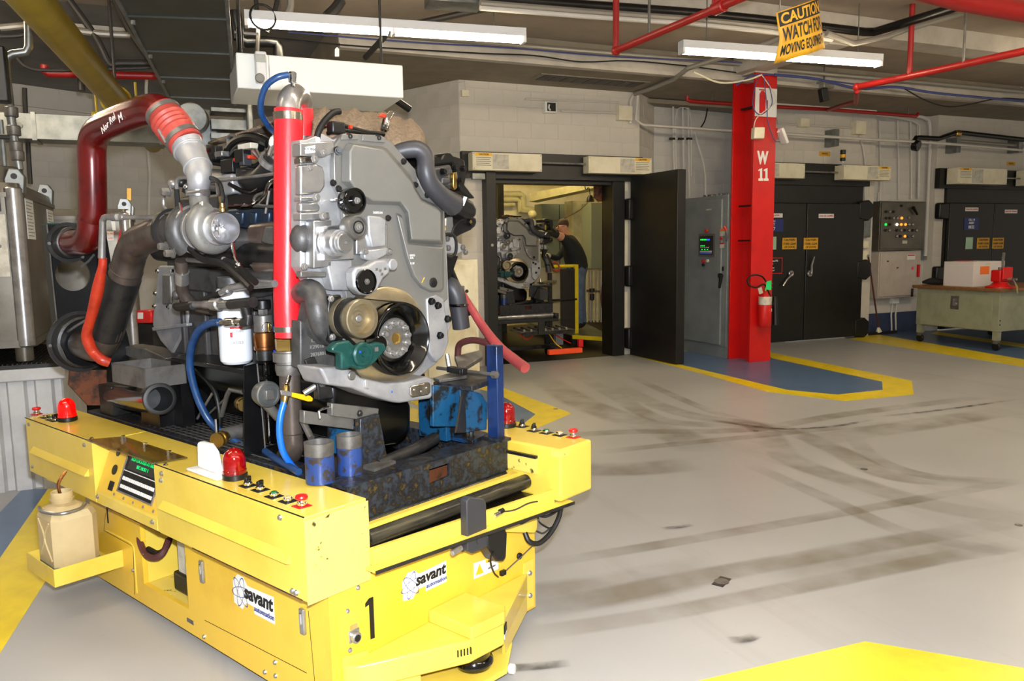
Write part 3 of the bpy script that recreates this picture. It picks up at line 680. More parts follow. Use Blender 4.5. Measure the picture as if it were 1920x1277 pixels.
for u in [a for a in (2.15, 2.42, 2.70, 2.95, 3.68, 3.9, 4.15, 4.36)]:
    hexbolt('bolt', A(VL, u, .748), -ev, .008, agv) if u in (2.15, 2.95, 3.68, 4.36) else None
for u, z in ((2.10, .515), (3.06, .53), (3.58, .53), (4.36, .53), (2.08, .515), (2.96, .72)):
    hexbolt('bolt', A(VL, u, z), -ev, .008, agv)
for a, b in ((2.05, 2.75), (3.0, 3.5)):
    ob('edge_wear', G().abox(VL-.0006, VL+.02, a, b, BOT-.0008, BOT+.004), 'rust', side, smooth=0)
ob('seam', G().tube([A(VL, UN, TOP+.001), A(VL, hood0, TOP+.001)], .0022, 6), 'ink', side)
ob('seam', G().tube([A(VL, hood1, TOP+.001), A(VL, UF, TOP+.001)], .0022, 6), 'ink', side)
for u in (2.08, 4.18):
    ob('bracket', G().abox(VL+.02, VB0+.05, u, u+.07, .478, .4965), 'agv_yellow', agv, smooth=0)
# console: sloped face with display; local frame (along -u, up the slope)
cn0 = A(VL, 0, .545); sl = (A(VL+.09, 0, TOP-.004)-cn0); sln = sl.normalized(); cn = sln.cross(-eu).normalized()
if cn.dot(ev) > 0: cn = -cn
def C(u, k, d=0.): return cn0 + eu*u + sl*k + cn*d      # k 0..1 up the slope
con = ob('console_panel', G().prism([C(hood0+.01, .06), C(hood0+.01, .96), C(hood1-.01, .96), C(hood1-.01, .06)], cn*.003), 'agv_amber', agv, smooth=0)
scr = ob('console_screen', G().prism([C(3.09, .20, .003), C(3.09, .88, .003), C(3.40, .88, .003), C(3.40, .20, .003)], cn*.004), 'ink', con, smooth=0)
ob('screen_rim', G().plate([C(3.085, .18, .003), C(3.085, .90, .003), C(3.405, .90, .003), C(3.405, .18, .003)], [[C(3.092, .205, .003), C(3.092, .875, .003), C(3.398, .875, .003), C(3.398, .205, .003)]], cn*.006), 'steel', con, smooth=0)
ob('display_window', G().prism([C(3.10, .60, .007), C(3.10, .85, .007), C(3.37, .85, .007), C(3.37, .60, .007)], cn*.001), 'display', scr, smooth=0)
ob('screen_line', G().prism([C(3.095, .555, .007), C(3.095, .57, .007), C(3.395, .57, .007), C(3.395, .555, .007)], cn*.001), 'label_white', scr, smooth=0)
for k, s in enumerate(('AGV LOCATED AT NODE', 'SEC HOST 1')):
    text(s, C(3.24, .78-.10*k, .0085), -eu, sln, .020, 'display_text', scr)
for r_ in range(2):
    for k in range(16):
        u = 3.385-.018*k
        ob('key', G().prism([C(u, .40-.14*r_, .007), C(u, .46-.14*r_, .007), C(u-.0145, .46-.14*r_, .007), C(u-.0145, .40-.14*r_, .007)], cn*.002), 'label_white', scr, smooth=0)
for u, k, r, s in ((3.50, .80, .016, 0), (3.485, .50, .022, 0), (3.47, .22, .019, 1), (3.045, .48, .024, 0)):
    if s: ob('socket', G().prism([C(u-.02, k-.08, .003), C(u+.02, k-.08, .003), C(u+.02, k+.08, .003), C(u-.02, k+.08, .003)], cn*.004), 'ink', con)
    else: ob('speaker_hole', G().cyl(C(u, k, .003), cn, r, .003, 18), 'black_plastic', con)
for u in (3.42, 3.33, 3.24, 3.15, 3.06): ob('screw', G().cyl(C(u, .11, .003), cn, .006, .004, 8), 'steel', con)
# clear visor over the console
vis = ob('console_visor', G().prism([A(VL-.012, hood1+.02, TOP+.004), A(VL-.012, hood0-.02, TOP+.004), A(VL+.115, hood0-.05, TOP+.004), A(VL+.115, hood1-.05, TOP+.004)], ez*.006), 'perspex', agv, smooth=0)
for u in (3.48, 3.27, 3.06):
    hexbolt('visor_bolt', A(VL+.085, u, TOP+.010), ez, .010, agv, 'chrome', .016)
for u in (hood0-.06, hood1+.05): hexbolt('visor_bolt', A(VL+.02, u, TOP), ez, .008, agv, 'chrome', .008)
# ---- beacons, antenna, push buttons
def beacon(p, lit, r=.042, h=.095):
    b = ob('beacon_base', G().cyl(p, ez, r*1.06, .022, 24, .003), 'black_plastic', agv)
    ob('beacon_lens', G().lathe(p+ez*.022, ez, [(0, 0), (0, r), (h*.12, r), (h*.14, r*.96), (h*.50, r*.96)]+[(h*.50+h*.48*math.sin(a), r*.96*math.cos(a)) for a in (.3, .6, .9, 1.2, 1.4)]+[(h*.98, 0)], 28), 'lens_red_lit' if lit else 'lens_red', b)
    return b
beacon(pz(441, 897, TOP)+ez*0, False); beacon(pz(127, 789, TOP), True)
ant = ob('antenna', G().prism([A(1.39, 2.60, TOP), A(1.39, 2.82, TOP), A(1.47, 2.82, TOP), A(1.47, 2.60, TOP)], ez*.012), 'white_plastic', agv, bevel=.010, seg=3)
g = G(); q = []
for k in range(9):
    a = math.pi/2*k/8; q.append((2.645+.045*(1-math.sin(a)), .05+.05*math.cos(math.pi/2-a)))
fin = [A(1.415, 2.64, TOP+.012), A(1.415, 2.785, TOP+.012), A(1.415, 2.775, TOP+.115), A(1.415, 2.70, TOP+.115), A(1.415, 2.665, TOP+.09)]
ob('antenna_fin', G().prism(fin, ev*.035), 'white_plastic', ant, bevel=.012, seg=3)
def button(p, kind, up=ez):
    pl = ob('button_plate', G().obox(p+up*.001, eu, ev, up, .024, .024, .001), 'ink' if kind != 'stop' else 'button_red', agv, smooth=0)
    ob('button_collar', G().cyl(p+up*.002, up, .016, .012, 18, .003), 'chrome', pl)
    if kind == 'knob':
        ob('knob', G().cyl(p+up*.014, up, .012, .010, 16, .002), 'black_plastic', pl); ob('knob_grip', G().obox(p+up*.026, (ev+eu*.5).normalized(), (eu-ev*.5).normalized(), up, .015, .006, .008), 'black_plastic', pl, bevel=.002)
    elif kind == 'stop':
        ob('button_neck', G().cyl(p+up*.014, up, .012, .012, 14), 'chrome', pl)
        ob('mushroom', G().lathe(p+up*.024, up, [(0, 0), (0, .018), (.006, .021), (.012, .019), (.015, .010), (.016, 0)], 20), 'button_red', pl)
    else:
        ob('button_cap', G().cyl(p+up*.014, up, .011, .004, 16, .001), 'button_green' if kind == 'green' else 'button_amber', pl)
for (x, y), k in zip(((465, 911), (488, 919), (514, 931), (540, 940), (566, 949)), ('knob', 'knob', 'green', 'amber', 'stop')): button(pz(x, y, TOP), k)
for (x, y), k in zip(((69, 777), (87, 783), (97, 787), (104, 789)), ('stop', 'amber', 'green', 'knob')): button(pz(x, y, TOP), k)
# ---- far side box (seen on the right)
RV0, RV1, RU0, RU1 = 2.490, 2.712, 1.875, 4.3
rz0 = .555
far = ob('side_box', G().abox(RV0, RV1, RU0, RU1, rz0, TOP), 'agv_yellow', agv, smooth=0, bevel=.01)
ob('scuff', G().abox(RV0-.001, RV0+.06, RU0-.0012, RU0+.05, .742, .768), 'agv_yellow_worn', far, smooth=0)
ob('guide_plate', G().abox(RV0-.014, RV0-.0005, RU0+.12, RU0+.42, .655, .72), 'agv_yellow_worn', far, smooth=0)
ob('guide_rim', G().abox(RV0-.016, RV0-.0005, RU0+.12, RU0+.42, .72, .732), 'dark_iron', far, smooth=0)
hexbolt('guide_bolt', A(RV0-.014, RU0+.3, .69), -ev, .009, agv, 'dark_iron')
for (x, y), k in zip(((979, 800), (1001, 808), (1024, 812), (1049, 816), (1075, 820)), ('knob', 'knob', 'green', 'amber', 'stop')): button(pz(x, y, TOP), k)
beacon(pz(950, 800, TOP), False)
# ---- roller deck
deckz = .645; rr = .030
def rl(u0, u1, name='roller'):
    r = ob(name, G().lathe(A(VI+.012, u0, deckz-rr), A(RV0-.012, u1, 0)-A(VI+.012, u0, 0), [(0, 0), (0, rr*.6), (.012, rr*.6), (.013, rr), (.86, rr), (.862, rr*.6), (.88, rr*.6), (.88, 0)], 24), 'roller', agv)
    return r
mat('roller', (.22, .21, .19), .25, .6, (.40, .38, .30), 5, .4, .65, stretch=(.6, .6, 6))
for k in range(17): rl(2.056+k*.128, 2.05+k*.128)
ob('deck_pan', G().abox(VI, RV0, 2.02, 4.2, .545, .56), 'black_paint', agv, smooth=0)
ob('roller_strip', G().hexa([A(VI, 2.102, .59), A(RV0, 2.098, .59), A(RV0, 2.124, .59), A(VI, 2.128, .59)], [A(VI, 2.102, .642), A(RV0, 2.098, .642), A(RV0, 2.124, .642), A(VI, 2.128, .642)]), 'agv_yellow', agv, smooth=0)
# end beam: angle profile in front of the first roller
e0 = lambda v, k=0: 2.0-(v-VI)*.10+k
def beam(v0, v1, ku0, ku1, z0, z1): return G().hexa([A(v0, e0(v0, ku0), z0), A(v1, e0(v1, ku0), z0), A(v1, e0(v1, ku1), z0), A(v0, e0(v0, ku1), z0)], [A(v0, e0(v0, ku0), z1), A(v1, e0(v1, ku0), z1), A(v1, e0(v1, ku1), z1), A(v0, e0(v0, ku1), z1)])
ob('end_beam', beam(VI, RV0, -.002, .014, .546, .603), 'agv_yellow', agv, smooth=0)
ob('end_beam_lip', beam(VI-.03, RV0+.06, -.052, -.0025, .540, .549), 'agv_yellow', agv, smooth=0)
ob('end_beam_edge', beam(VI-.03, RV0+.06, -.056, -.053, .536, .549), 'dark_iron', agv, smooth=0)
ob('under_beam', G().abox(VI-.04, 2.45, UB0-.004, UB0+.2, .50, .535), 'black_paint', agv, smooth=0)
# pallet stop: grey block on an arm, with sensor housing
blk = ob('pallet_stop', G().upoly([(875, 940), (882, 932), (908, 936), (912, 945), (914, 1026), (886, 1038), (877, 1034)], 1.925, .035), 'grey_plastic', agv, bevel=.004)
ob('stop_boss', G().cyl(pu(900, 1012, 1.924), -eu, .018, .003, 20), 'grey_plastic', blk)
ob('stop_arm', G().upoly([(838, 1028), (845, 1014), (880, 1000), (880, 1030), (868, 1036)], 1.955, .05), 'grey_plastic', agv, bevel=.004)
ob('stop_pin', G().cyl(pu(847, 1038, 1.935), A(1, 0, .15), .011, .05, 12, .002), 'steel', agv)
sh = ob('sensor_housing', G().upoly([(914, 1004), (936, 990), (946, 990), (952, 999), (950, 1046), (944, 1054), (932, 1053), (917, 1030), (914, 1024)], 1.955, .07), 'black_plastic', agv, bevel=.008)
ob('sensor_cable', G().tube([pu(926, 1035, 1.952), pu(920, 1045, 1.95), pu(921, 1060, 1.97), pu(927, 1075, 2.0), pu(934, 1082, 2.03)], .0035, 8, 5), 'black_rubber', agv)
ob('cable_plug', G().obox(pu(943, 1074, 2.03), ev, ez, eu, .014, .01, .008), 'black_plastic', agv, bevel=.002)
ob('sensor_cable', G().tube([pu(950, 1069, 2.03), pu(975, 1046, 2.03), pu(1000, 1022, 2.03)], .003, 8, 3), 'dull_steel', agv)
s_ = pu(926, 968, 1.94); ob('proximity_sensor', G().cyl(s_, pu(940, 960, 1.94)-s_, .012, .055, 14, .002), 'chrome', agv); ob('sensor_tail', G().cyl(pu(934, 962, 1.94), pu(940, 960, 1.94)-s_, .0125, .03, 14, .003), 'black_plastic', agv)
ob('sensor_bracket', G().upoly([(912, 966), (917, 964), (917, 984), (912, 986)], 1.94, .02), 'agv_yellow', agv, smooth=0)
ob('sensor_wire', G().tube([pu(940, 960, 1.94), pu(965, 956, 1.92), pu(990, 944, 1.90), pu(1008, 940, 1.90)], .003, 8, 5), 'conduit_dark', agv)
# cable bracket on the right of the end and hanging cables
ob('cable_bracket', G().upoly([(948, 972), (1000, 950), (1008, 952), (1008, 992), (1003, 1000), (948, 998)], 1.99, .05), 'agv_yellow', agv, bevel=.004)
ob('cable_gland', G().upoly([(961, 978), (993, 966), (993, 976), (978, 984), (962, 980)], 1.985, .004), 'ink', agv, smooth=0)
cab = [pu(1053, 932, 1.93), pu(1052, 950, 1.93), pu(1046, 975, 1.94), pu(1030, 1002, 1.95), pu(1010, 1019, 1.96), pu(992, 1015, 1.98), pu(984, 998, 2.0)]
ob('cable_bundle', G().tube(cab, .011, 10, 6), 'black_rubber', agv)
ob('cable', G().tube([pu(1056, 932, 1.93), pu(1046, 955, 1.93), pu(1025, 968, 1.95), pu(1006, 966, 1.98)], .006, 8, 6), 'black_rubber', agv)
ob('cable', G().tube([pu(1008, 968, 1.97), pu(1012, 980, 1.96), pu(1028, 990, 1.95), pu(1036, 988, 1.95)], .004, 8, 6), 'black_rubber', agv)
ob('cable', G().tube([pu(1006, 996, 1.97), pu(1018, 1000, 1.96), pu(1032, 990, 1.95)], .004, 8, 6), 'conduit_dark', agv)
# ---- front bumper cowl with laser scanner at the end
def Z(x, y, z): return pz(x, y, z)
ob('cowl_wing', G().prism([A(1.50, UB0-.001, .222), A(2.46, UB0-.001, .222), A(2.44, 2.02, .222), A(2.105, 1.848, .222), A(2.055, 1.817, .222), A(1.88, 1.828, .222), A(1.53, 1.995, .222)], -ez*.085), 'agv_yellow', agv, bevel=.005)
ob('cowl_hood', G().prism([A(1.888, UB0-.002, .268), A(2.085, UB0-.002, .268), A(2.095, 1.842, .268), A(2.055, 1.810, .268), A(1.89, 1.822, .268)], -ez*.0455), 'agv_yellow', agv, bevel=.004)
sc = ob('laser_scanner', G().lathe(A(1.985, 1.905, .062), ez, [(0, 0), (0, .066), (.016, .074), (.028, .072), (.04, .062), (.07, .068), (.0745, .066), (.075, 0)], 32), 'black_gloss', agv)
ob('scanner_tray', G().prism([A(1.62, 2.03, .04), A(1.85, 1.80, .04), A(2.04, 1.79, .04), A(2.20, 1.90, .04), A(2.3, 2.03, .04)], ez*.02), 'agv_yellow', agv, bevel=.004)
ob('tray_upright', G().prism([A(1.53, 1.998, .042), A(1.72, 1.906, .042), A(1.73, 1.92, .042), A(1.54, 2.01, .042)], ez*.094), 'agv_yellow', agv, smooth=0)
ob('tray_upright', G().prism([A(2.11, 1.86, .061), A(2.44, 2.022, .061), A(2.44, 2.035, .061), A(2.11, 1.875, .061)], ez*.075), 'agv_yellow', agv, smooth=0)
ob('side_flange', G().prism([A(1.495, UB0-.0012, .03), A(1.60, UB0-.0012, .03), A(1.60, UB0-.0012, .235), A(1.495, UB0-.0012, .255)], -eu*.006), 'agv_yellow', agv, smooth=0)
ob('side_flange', G().prism([A(2.42, UB0-.0012, .06), A(2.50, UB0-.0012, .06), A(2.50, UB0-.0012, .27), A(2.44, UB0-.0012, .27)], -eu*.006), 'agv_yellow', agv, smooth=0)
for v, z in ((1.525, .20), (2.475, .215), (2.475, .115)): hexbolt('bolt', A(v, UB0-.007, z), -eu, .009, agv)
ob('buffer', G().cyl(A(2.06, 1.80, .05), A(.45, -1, 0), .018, .025, 20, .004), 'white_plastic', agv)
for k in range(5): ob('vent_mark', G().obox(A(1.842+k*.011, 1.8446-k*.0052, .185), A(.90, -.43, 0), ez, A(.43, .90, 0), .002, .012, .0035), 'ink', agv, smooth=0)
sd = ob('scanner_window', G().obox(A(2.080, 1.831, .190), A(.86, .52, 0).normalized(), ez, A(.52, -.86, 0).normalized(), .022, .014, .003), 'ink', agv, smooth=0)
ob('caution_label', G().obox(A(2.080, 1.831, .163), A(.86, .52, 0).normalized(), ez, A(.52, -.86, 0).normalized(), .022, .008, .003), 'label_dirty', agv, smooth=0)
for u, v in ((2.3, 1.55), (2.3, 2.42), (3.6, 1.55), (3.6, 2.42)):
    ob('wheel', G().cyl(A(v-.025, u, .065), ev, .065, .05, 20, .005), 'black_rubber', agv)
# ---- jug bracket on the long side, with the fluid jug standing on it
jv0, jv1, ju0, ju1 = 1.165, 1.4535, 3.60, 3.92
br = ob('jug_shelf', G().abox(jv0, jv1, ju0, ju1, .172, .180).abox(jv0, jv0+.004, ju0, ju1, .1801, .25).abox(jv0+.0041, jv1, ju0, ju0+.004, .1801, .25).abox(jv0+.0041, jv1, ju1-.004, ju1, .1801, .25), 'agv_yellow', agv, smooth=0)
jt = thing('fluid_jug', A(1.29, 3.76, .182), 'cloudy plastic jug of fluid on the small yellow shelf of the vehicle', 'jug')
jv, ju, jh = 1.19, 3.635, .30
def sq(z, k, r=.03):
    a0, a1, b0, b1 = jv+k, jv+.19-k, ju+k, ju+.22-k
    return [A(a0+r, b0, z), A(a1-r, b0, z), A(a1, b0+r, z), A(a1, b1-r, z), A(a1-r, b1, z), A(a0+r, b1, z), A(a0, b1-r, z), A(a0, b0+r, z)]
g = G(); zs = [(.183, .008), (.19, 0), (.44, .0), (.468, .012), (.485, .045), (.487, .05)]
for (a, k), (b, l) in zip(zs, zs[1:]):
    p, q = sq(a, k), sq(b, l); n = 8; g.add(p+q, [(i, (i+1) % n, n+(i+1) % n, n+i) for i in range(n)])
g.add(sq(zs[0][0], zs[0][1]), [tuple(range(8))]); g.add(sq(zs[-1][0], zs[-1][1]), [tuple(range(8))])
ob('jug_body', g, 'jug', jt)
ob('fluid_band', G().taper(sq(.186, -.0012), sq(.235, -.0012)), 'jug_fluid', jt)
nc = A(jv+.095, ju+.15, .487)
ob('jug_neck', G().lathe(nc, ez, [(0, .045), (.012, .045), (.012, .05), (.02, .05), (.02, .045), (.045, .045), (.048, .042), (.045, .038), (.0, .038)], 24), 'jug', jt)
ob('jug_handle', G().tube([A(jv+.01, ju+.18, .475), A(jv-.004, ju+.10, .478), A(jv+.03, ju-.002, .478), A(jv+.11, ju+.0, .478), A(jv+.15, ju+.04, .485)], .008, 8, 5), 'steel', jt)
ob('drain_hose', G().tube([nc+ez*.01, nc+V((-.01, .0, .08)), nc+V((.02, .03, .13))], .007, 8, 4), 'bronze', label='thin amber drain hose running from the vehicle into the jug', cat='hose')
for k in (-1, 1):
    ob('jug_rib', G().tube([A(jv-.001, ju+.11+.07*k, .26), A(jv-.002, ju+.11, .35), A(jv-.001, ju+.11+.06*k, .43)], .0035, 6, 4), 'jug', jt)
# ================================================================== steel pallet (skid) under the engine
SV0, SV1, SU0, SU1, SZ0, SZ1 = 1.625, 2.478, 2.15, 4.32, .6465, .780
sk = thing('engine_pallet', A(2.08, 3.2, SZ0), 'oily blue steel pallet on the rollers, holding the engine on pedestals', 'pallet')
# front beam with a fork pocket
fbz = lambda x, y: pu(x, y, SU0)
hole = [fbz(805, 880), fbz(805, 909), fbz(843, 892), fbz(843, 868)]
ob('front_beam', G().plate([A(SV0, SU0, SZ0), A(SV1, SU0, SZ0), A(SV1, SU0, SZ1), A(SV0, SU0, SZ1)], [hole], eu*.012)
   .abox(SV0, SV1, SU0+.0121, SU0+.12, SZ1-.012, SZ1).abox(SV0, SV1, SU0+.0121, SU0+.12, SZ0, SZ0+.01), 'skid_steel', sk, smooth=0)
ob('pocket_back', G().abox(SV0+.01, SV1-.01, SU0+.09, SU0+.10, SZ0+.011, SZ1-.013), 'rust', sk, smooth=0)
ob('side_beam', G().abox(SV0, SV0+.10, SU0+.121, SU1, SZ0, SZ1), 'skid_steel', sk, bevel=.004)
ob('side_beam', G().abox(SV1-.10, SV1, SU0+.121, SU1, SZ0, SZ1), 'skid_steel', sk, bevel=.004)
ob('rear_beam', G().abox(SV0+.101, SV1-.101, SU1-.10, SU1, SZ0, SZ1), 'skid_steel', sk, bevel=.004)
ob('cross_beam', G().abox(SV0+.101, SV1-.101, 3.1, 3.2, SZ0, SZ1-.03), 'skid_steel', sk, bevel=.004)
ob('drip_floor', G().abox(SV0+.101, SV1-.101, SU0+.121, SU1-.101, SZ0+.01, SZ0+.02), 'black_gloss', sk, smooth=0)
# expanded mesh floor made of crossing wires
for k in range(22):
    u = 2.62+k*.05
    ob('mesh_wire', G().bar(A(SV0+.02, u, SZ1+.004), A(SV0+.40, u, SZ1+.004), .005, .005), 'dark_iron', sk, smooth=0)
for k in range(14):
    v = SV0+.03+k*.028
    ob('mesh_wire', G().bar(A(v, 2.60, SZ1+.006), A(v, 3.70, SZ1+.006), .004, .004), 'dull_steel', sk, smooth=0)
# two blue pipe sockets at the front left corner
for cxp, tp in ((599, 828), (656, 814)):
    uu = 2.285; c = pu(cxp, 860, uu); top = pu(cxp, tp, uu).z
    c = V((c.x, c.y, SZ1)); r = .0515 if cxp < 620 else .0465
    so = ob('pipe_socket', G().lathe(c, ez, [(0, r), (top-SZ1, r), (top-SZ1, r-.006), (.02, r-.006), (.02, 0)], 28), 'tube_blue', sk)
    ob('socket_rim', G().lathe(c+ez*(top-SZ1-.045), ez, [(0, r+.0005), (.0455, r+.0005), (.046, r-.0065), (.02, r-.0068)], 28), 'dull_steel', so)
# right front pedestal (blue, gusseted) with clamp on top
ped = ob('pedestal', G().upoly([(812, 722), (862, 726), (865, 800), (812, 800)], 2.26, .02), 'blue_paint', sk, bevel=.003)
ob('pedestal_web', G().prism([pu(862, 726, 2.26), pu(868, 812, 2.225), pu(913, 806, 2.225), pu(914, 756, 2.24), pu(903, 738, 2.26)], eu*.02), 'blue_paint', sk, bevel=.003)
ob('pedestal_gusset', G().prism([pu(866, 728, 2.24), pu(852, 812, 2.17), pu(872, 812, 2.23)], ev*.012), 'dark_iron', sk, smooth=0)
ob('pedestal_back', G().abox(2.29, 2.42, 2.33, 2.50, SZ1, .985), 'blue_paint', sk, bevel=.003)
ob('pedestal_top', G().prism([pz(812, 716, 1.035), pz(885, 724, 1.035), pz(932, 708, 1.035), pz(862, 694, 1.035)], -ez*.022), 'skid_steel', sk, bevel=.003)
ob('pedestal_base', G().prism([pz(800, 812, SZ1+.016), pz(886, 826, SZ1+.016), pz(915, 811, SZ1+.016), pz(850, 795, SZ1+.016)], -ez*.016), 'skid_blue', sk, bevel=.002)
for x, y in ((884, 818), (838, 806)): hexbolt('anchor_bolt', pz(x, y, SZ1+.016), ez, .011, sk, 'dark_iron', .02)
ob('clamp_pad', G().prism([pz(812, 708, 1.05), pz(824, 712, 1.05), pz(876, 704, 1.05), pz(860, 694, 1.05)], -ez*.014), 'dull_steel', sk, bevel=.003)
p0 = pz(820, 690, 1.07); p1 = pz(931, 703, 1.07)
ob('clamp_screw', G().cyl(p0, p1-p0, .008, (p1-p0).length, 12), 'dull_steel', sk); ob('clamp_nut', G().cyl(p1-(p1-p0)*.06, p1-p0, .017, .022, 6), 'dull_steel', sk)
ob('clamp_block', G().bar(pz(842, 692, 1.072), pz(872, 697, 1.072), .03, .026), 'dark_iron', sk, bevel=.003)
ob('clamp_lever', G().tube([pz(842, 686, 1.08), pu(838, 664, 2.45)], [.012, .010], 10), 'steel', sk)
# right front corner post, blue box section
pb = pz(961, 812, SZ1); pv0 = pb.dot(ev); 
post = ob('corner_post', G().abox(2.435, 2.478, 2.165, 2.225, SZ1, 1.187), 'post_blue', sk, bevel=.004)
ob('post_foot', G().abox(2.42, 2.478, 2.13, 2.25, SZ1, SZ1+.012), 'skid_steel', sk, smooth=0)
# left front support: vertical plate stand with clamp bars
ob('stand_plate', G().upoly([(676, 786), (711, 776), (716, 800), (727, 862), (708, 866), (674, 872)], 2.30, .035), 'skid_steel', sk, bevel=.003)
ob('stand_base', G().prism([pz(668, 872, SZ1+.01), pz(702, 880, SZ1+.01), pz(742, 864, SZ1+.01), pz(708, 856, SZ1+.01)], -ez*.01), 'dull_steel', sk, smooth=0)
ob('clamp_bar', G().upoly([(622, 756), (711, 766), (708, 792), (622, 780)], 2.32, .03), 'dull_steel', sk, bevel=.003)
ob('clamp_bar', G().upoly([(570, 770), (664, 783), (664, 806), (570, 794)], 2.34, .03), 'dull_steel', sk, bevel=.003)
hexbolt('clamp_bolt', pu(674, 775, 2.32), -eu, .010, sk, 'dark_iron')
k0 = pu(615, 764, 2.30); ob('clamp_key', G().tube([pu(617, 763, 2.32), pu(602, 768, 2.27), pu(598, 771, 2.265), pu(600, 784, 2.265)], .005, 8), 'chrome', sk)
ob('stand_block', G().upoly([(572, 676), (590, 668), (600, 690), (603, 712), (588, 714)], 2.42, .07), 'dark_iron', sk, bevel=.003)
ob('stand_block', G().upoly([(594, 713), (610, 715), (622, 724), (626, 746), (598, 750)], 2.40, .03), 'dark_iron', sk, bevel=.003)
hexbolt('clamp_bolt', pu(604, 718, 2.40), -eu, .012, sk, 'dull_steel')
ob('strut', G().tube([pu(570, 738, 2.44), pu(592, 724, 2.42)], .012, 10), 'dull_steel', sk)
ob('strut', G().tube([pu(568, 790, 2.42), pu(584, 822, 2.33)], .012, 10), 'dull_steel', sk)
ob('stand_leg', G().upoly([(620, 800), (676, 800), (676, 850), (620, 850)], 2.42, .02), 'blue_paint', sk, smooth=0)
# low oily pipe along the front
ob('drain_pipe', G().tube([pu(708, 872, 2.30), pu(780, 842, 2.30), pu(815, 822, 2.34)], .026, 14), 'dark_iron', sk)
# dark sheet metal upright holding the hose couplings
up_u = 2.80
up = ob('upright', G().upoly([(458, 686), (482, 682), (500, 882), (458, 868)], up_u, .006), 'black_paint', sk, smooth=0)
ob('upright_edge', G().tube([pu(482, 682, up_u), pu(492, 780, up_u), pu(501, 884, up_u)], .003, 6), 'steel', up)
ob('upright_shelf', G().prism([pu(458, 686, up_u), pu(482, 681, up_u), pu(520, 672, up_u+.06), pu(496, 668, up_u+.14)], -ez*.006), 'black_paint', up, smooth=0)
ob('upright_base', G().abox(1.66, 1.80, 2.62, 2.84, SZ1, SZ1+.012), 'black_paint', up, smooth=0)
# ---- rear black plate box carrying the exhaust and charge air pipes
PU = 4.22
circ = lambda cx_, cy_, r, u, n=28: [pu(cx_, cy_, u)+(ev*math.cos(2*math.pi*k/n)+ez*math.sin(2*math.pi*k/n))*r for k in range(n)]
out = [pu(x, y, PU) for x, y in ((88, 421), (196, 419), (213, 520), (244, 650), (240, 692), (133, 692), (111, 645))]
rk = ob('pipe_bracket', G().plate(out, [circ(137, 515, .082, PU)[::-1]], eu*.012), 'black_paint', sk, smooth=0)
ob('bracket_flange', G().prism([pu(88, 421, PU), pu(111, 645, PU), pu(133, 692, PU), pu(134, 692, PU)+ev*.004, pu(112, 645, PU)+ev*.008, pu(89, 421, PU)+ev*.008], eu*.075), 'black_paint', rk, smooth=0)
ob('bracket_cap', G().prism([pu(88, 421, PU), pu(196, 419, PU), pu(196, 419, PU)+ez*.006, pu(88, 421, PU)+ez*.006], eu*.075), 'green_paint', rk, smooth=0)
ob('bracket_edge', G().tube([pu(88, 421, PU), pu(111, 645, PU), pu(133, 692, PU)], .0035, 6), 'dull_steel', rk)
ob('bracket_foot', G().prism([pu(132, 694, PU), pu(200, 694, PU), pu(200, 760, PU), pu(165, 760, PU), pu(130, 722, PU)], eu*.02), 'rust', rk, smooth=0)
ob('bracket_leg', G().abox(1.64, 1.78, 4.05, 4.20, SZ1, .93), 'dark_iron', rk, bevel=.004)
for x, y, r in ((127, 455, .07), (150, 640, .125)):
    c = pu(x, y, PU); ob('pipe_collar', G().lathe(c, -eu, [(0, r+.03), (.012, r+.03), (.012, r+.012), (.05, r+.006), (.07, r+.006), (.075, r-.006)], 32), 'dark_iron', rk)
    for k in range(2): ob('collar_screw', G().cyl(c+(ev*math.cos(.9+k*2.4)+ez*math.sin(-.9-k*2.2))*(r+.022), -eu, .008, .02, 8), 'dull_steel', rk)
ob('drain_cock', G().tube([pu(152, 500, PU), pu(166, 490, PU-.06), pu(176, 478, PU-.10)], .006, 8), 'dull_steel', rk)
ob('drain_cock', G().tube([pu(127, 622, PU-.02), pu(142, 612, PU-.10), pu(160, 601, PU-.14)], .007, 8), 'dull_steel', rk)
# ---- small open steel tray
rim = 1.085
f = pz(270, 692, rim); fv, fu, _ = inA(f)
lu = inA(pz(200, 681, rim))[1]; rv = inA(pz(347, 682, rim))[0]; zb = pv(273, 730, fv).z
ty = thing('drip_tray', A((fv+rv)/2, (fu+lu)/2, zb), 'open square steel tray on the pallet below the red pipe', 'tray')
tk = .006
for nm, g in (('tray_wall', G().abox(fv, fv+tk, fu, lu, zb, rim)), ('tray_wall', G().abox(fv+tk, rv-tk, fu, fu+tk, zb, rim)), ('tray_wall', G().abox(rv-tk, rv, fu, lu, zb, rim)), ('tray_wall', G().abox(fv+tk, rv-tk, lu-tk, lu, zb, rim)), ('tray_bottom', G().abox(fv+tk, rv-tk, fu+tk, lu-tk, zb, zb+tk))):
    ob(nm, g, 'dull_steel', ty, smooth=0)
ob('tray_support', G().abox(fv+.10, rv+.05, fu+.10, lu-.05, SZ1, zb-.001), 'black_paint', sk, smooth=0)
ob('tray_support', G().abox(rv-.02, rv+.04, fu+.02, fu+.10, SZ1, 1.09), 'black_paint', sk, smooth=0)
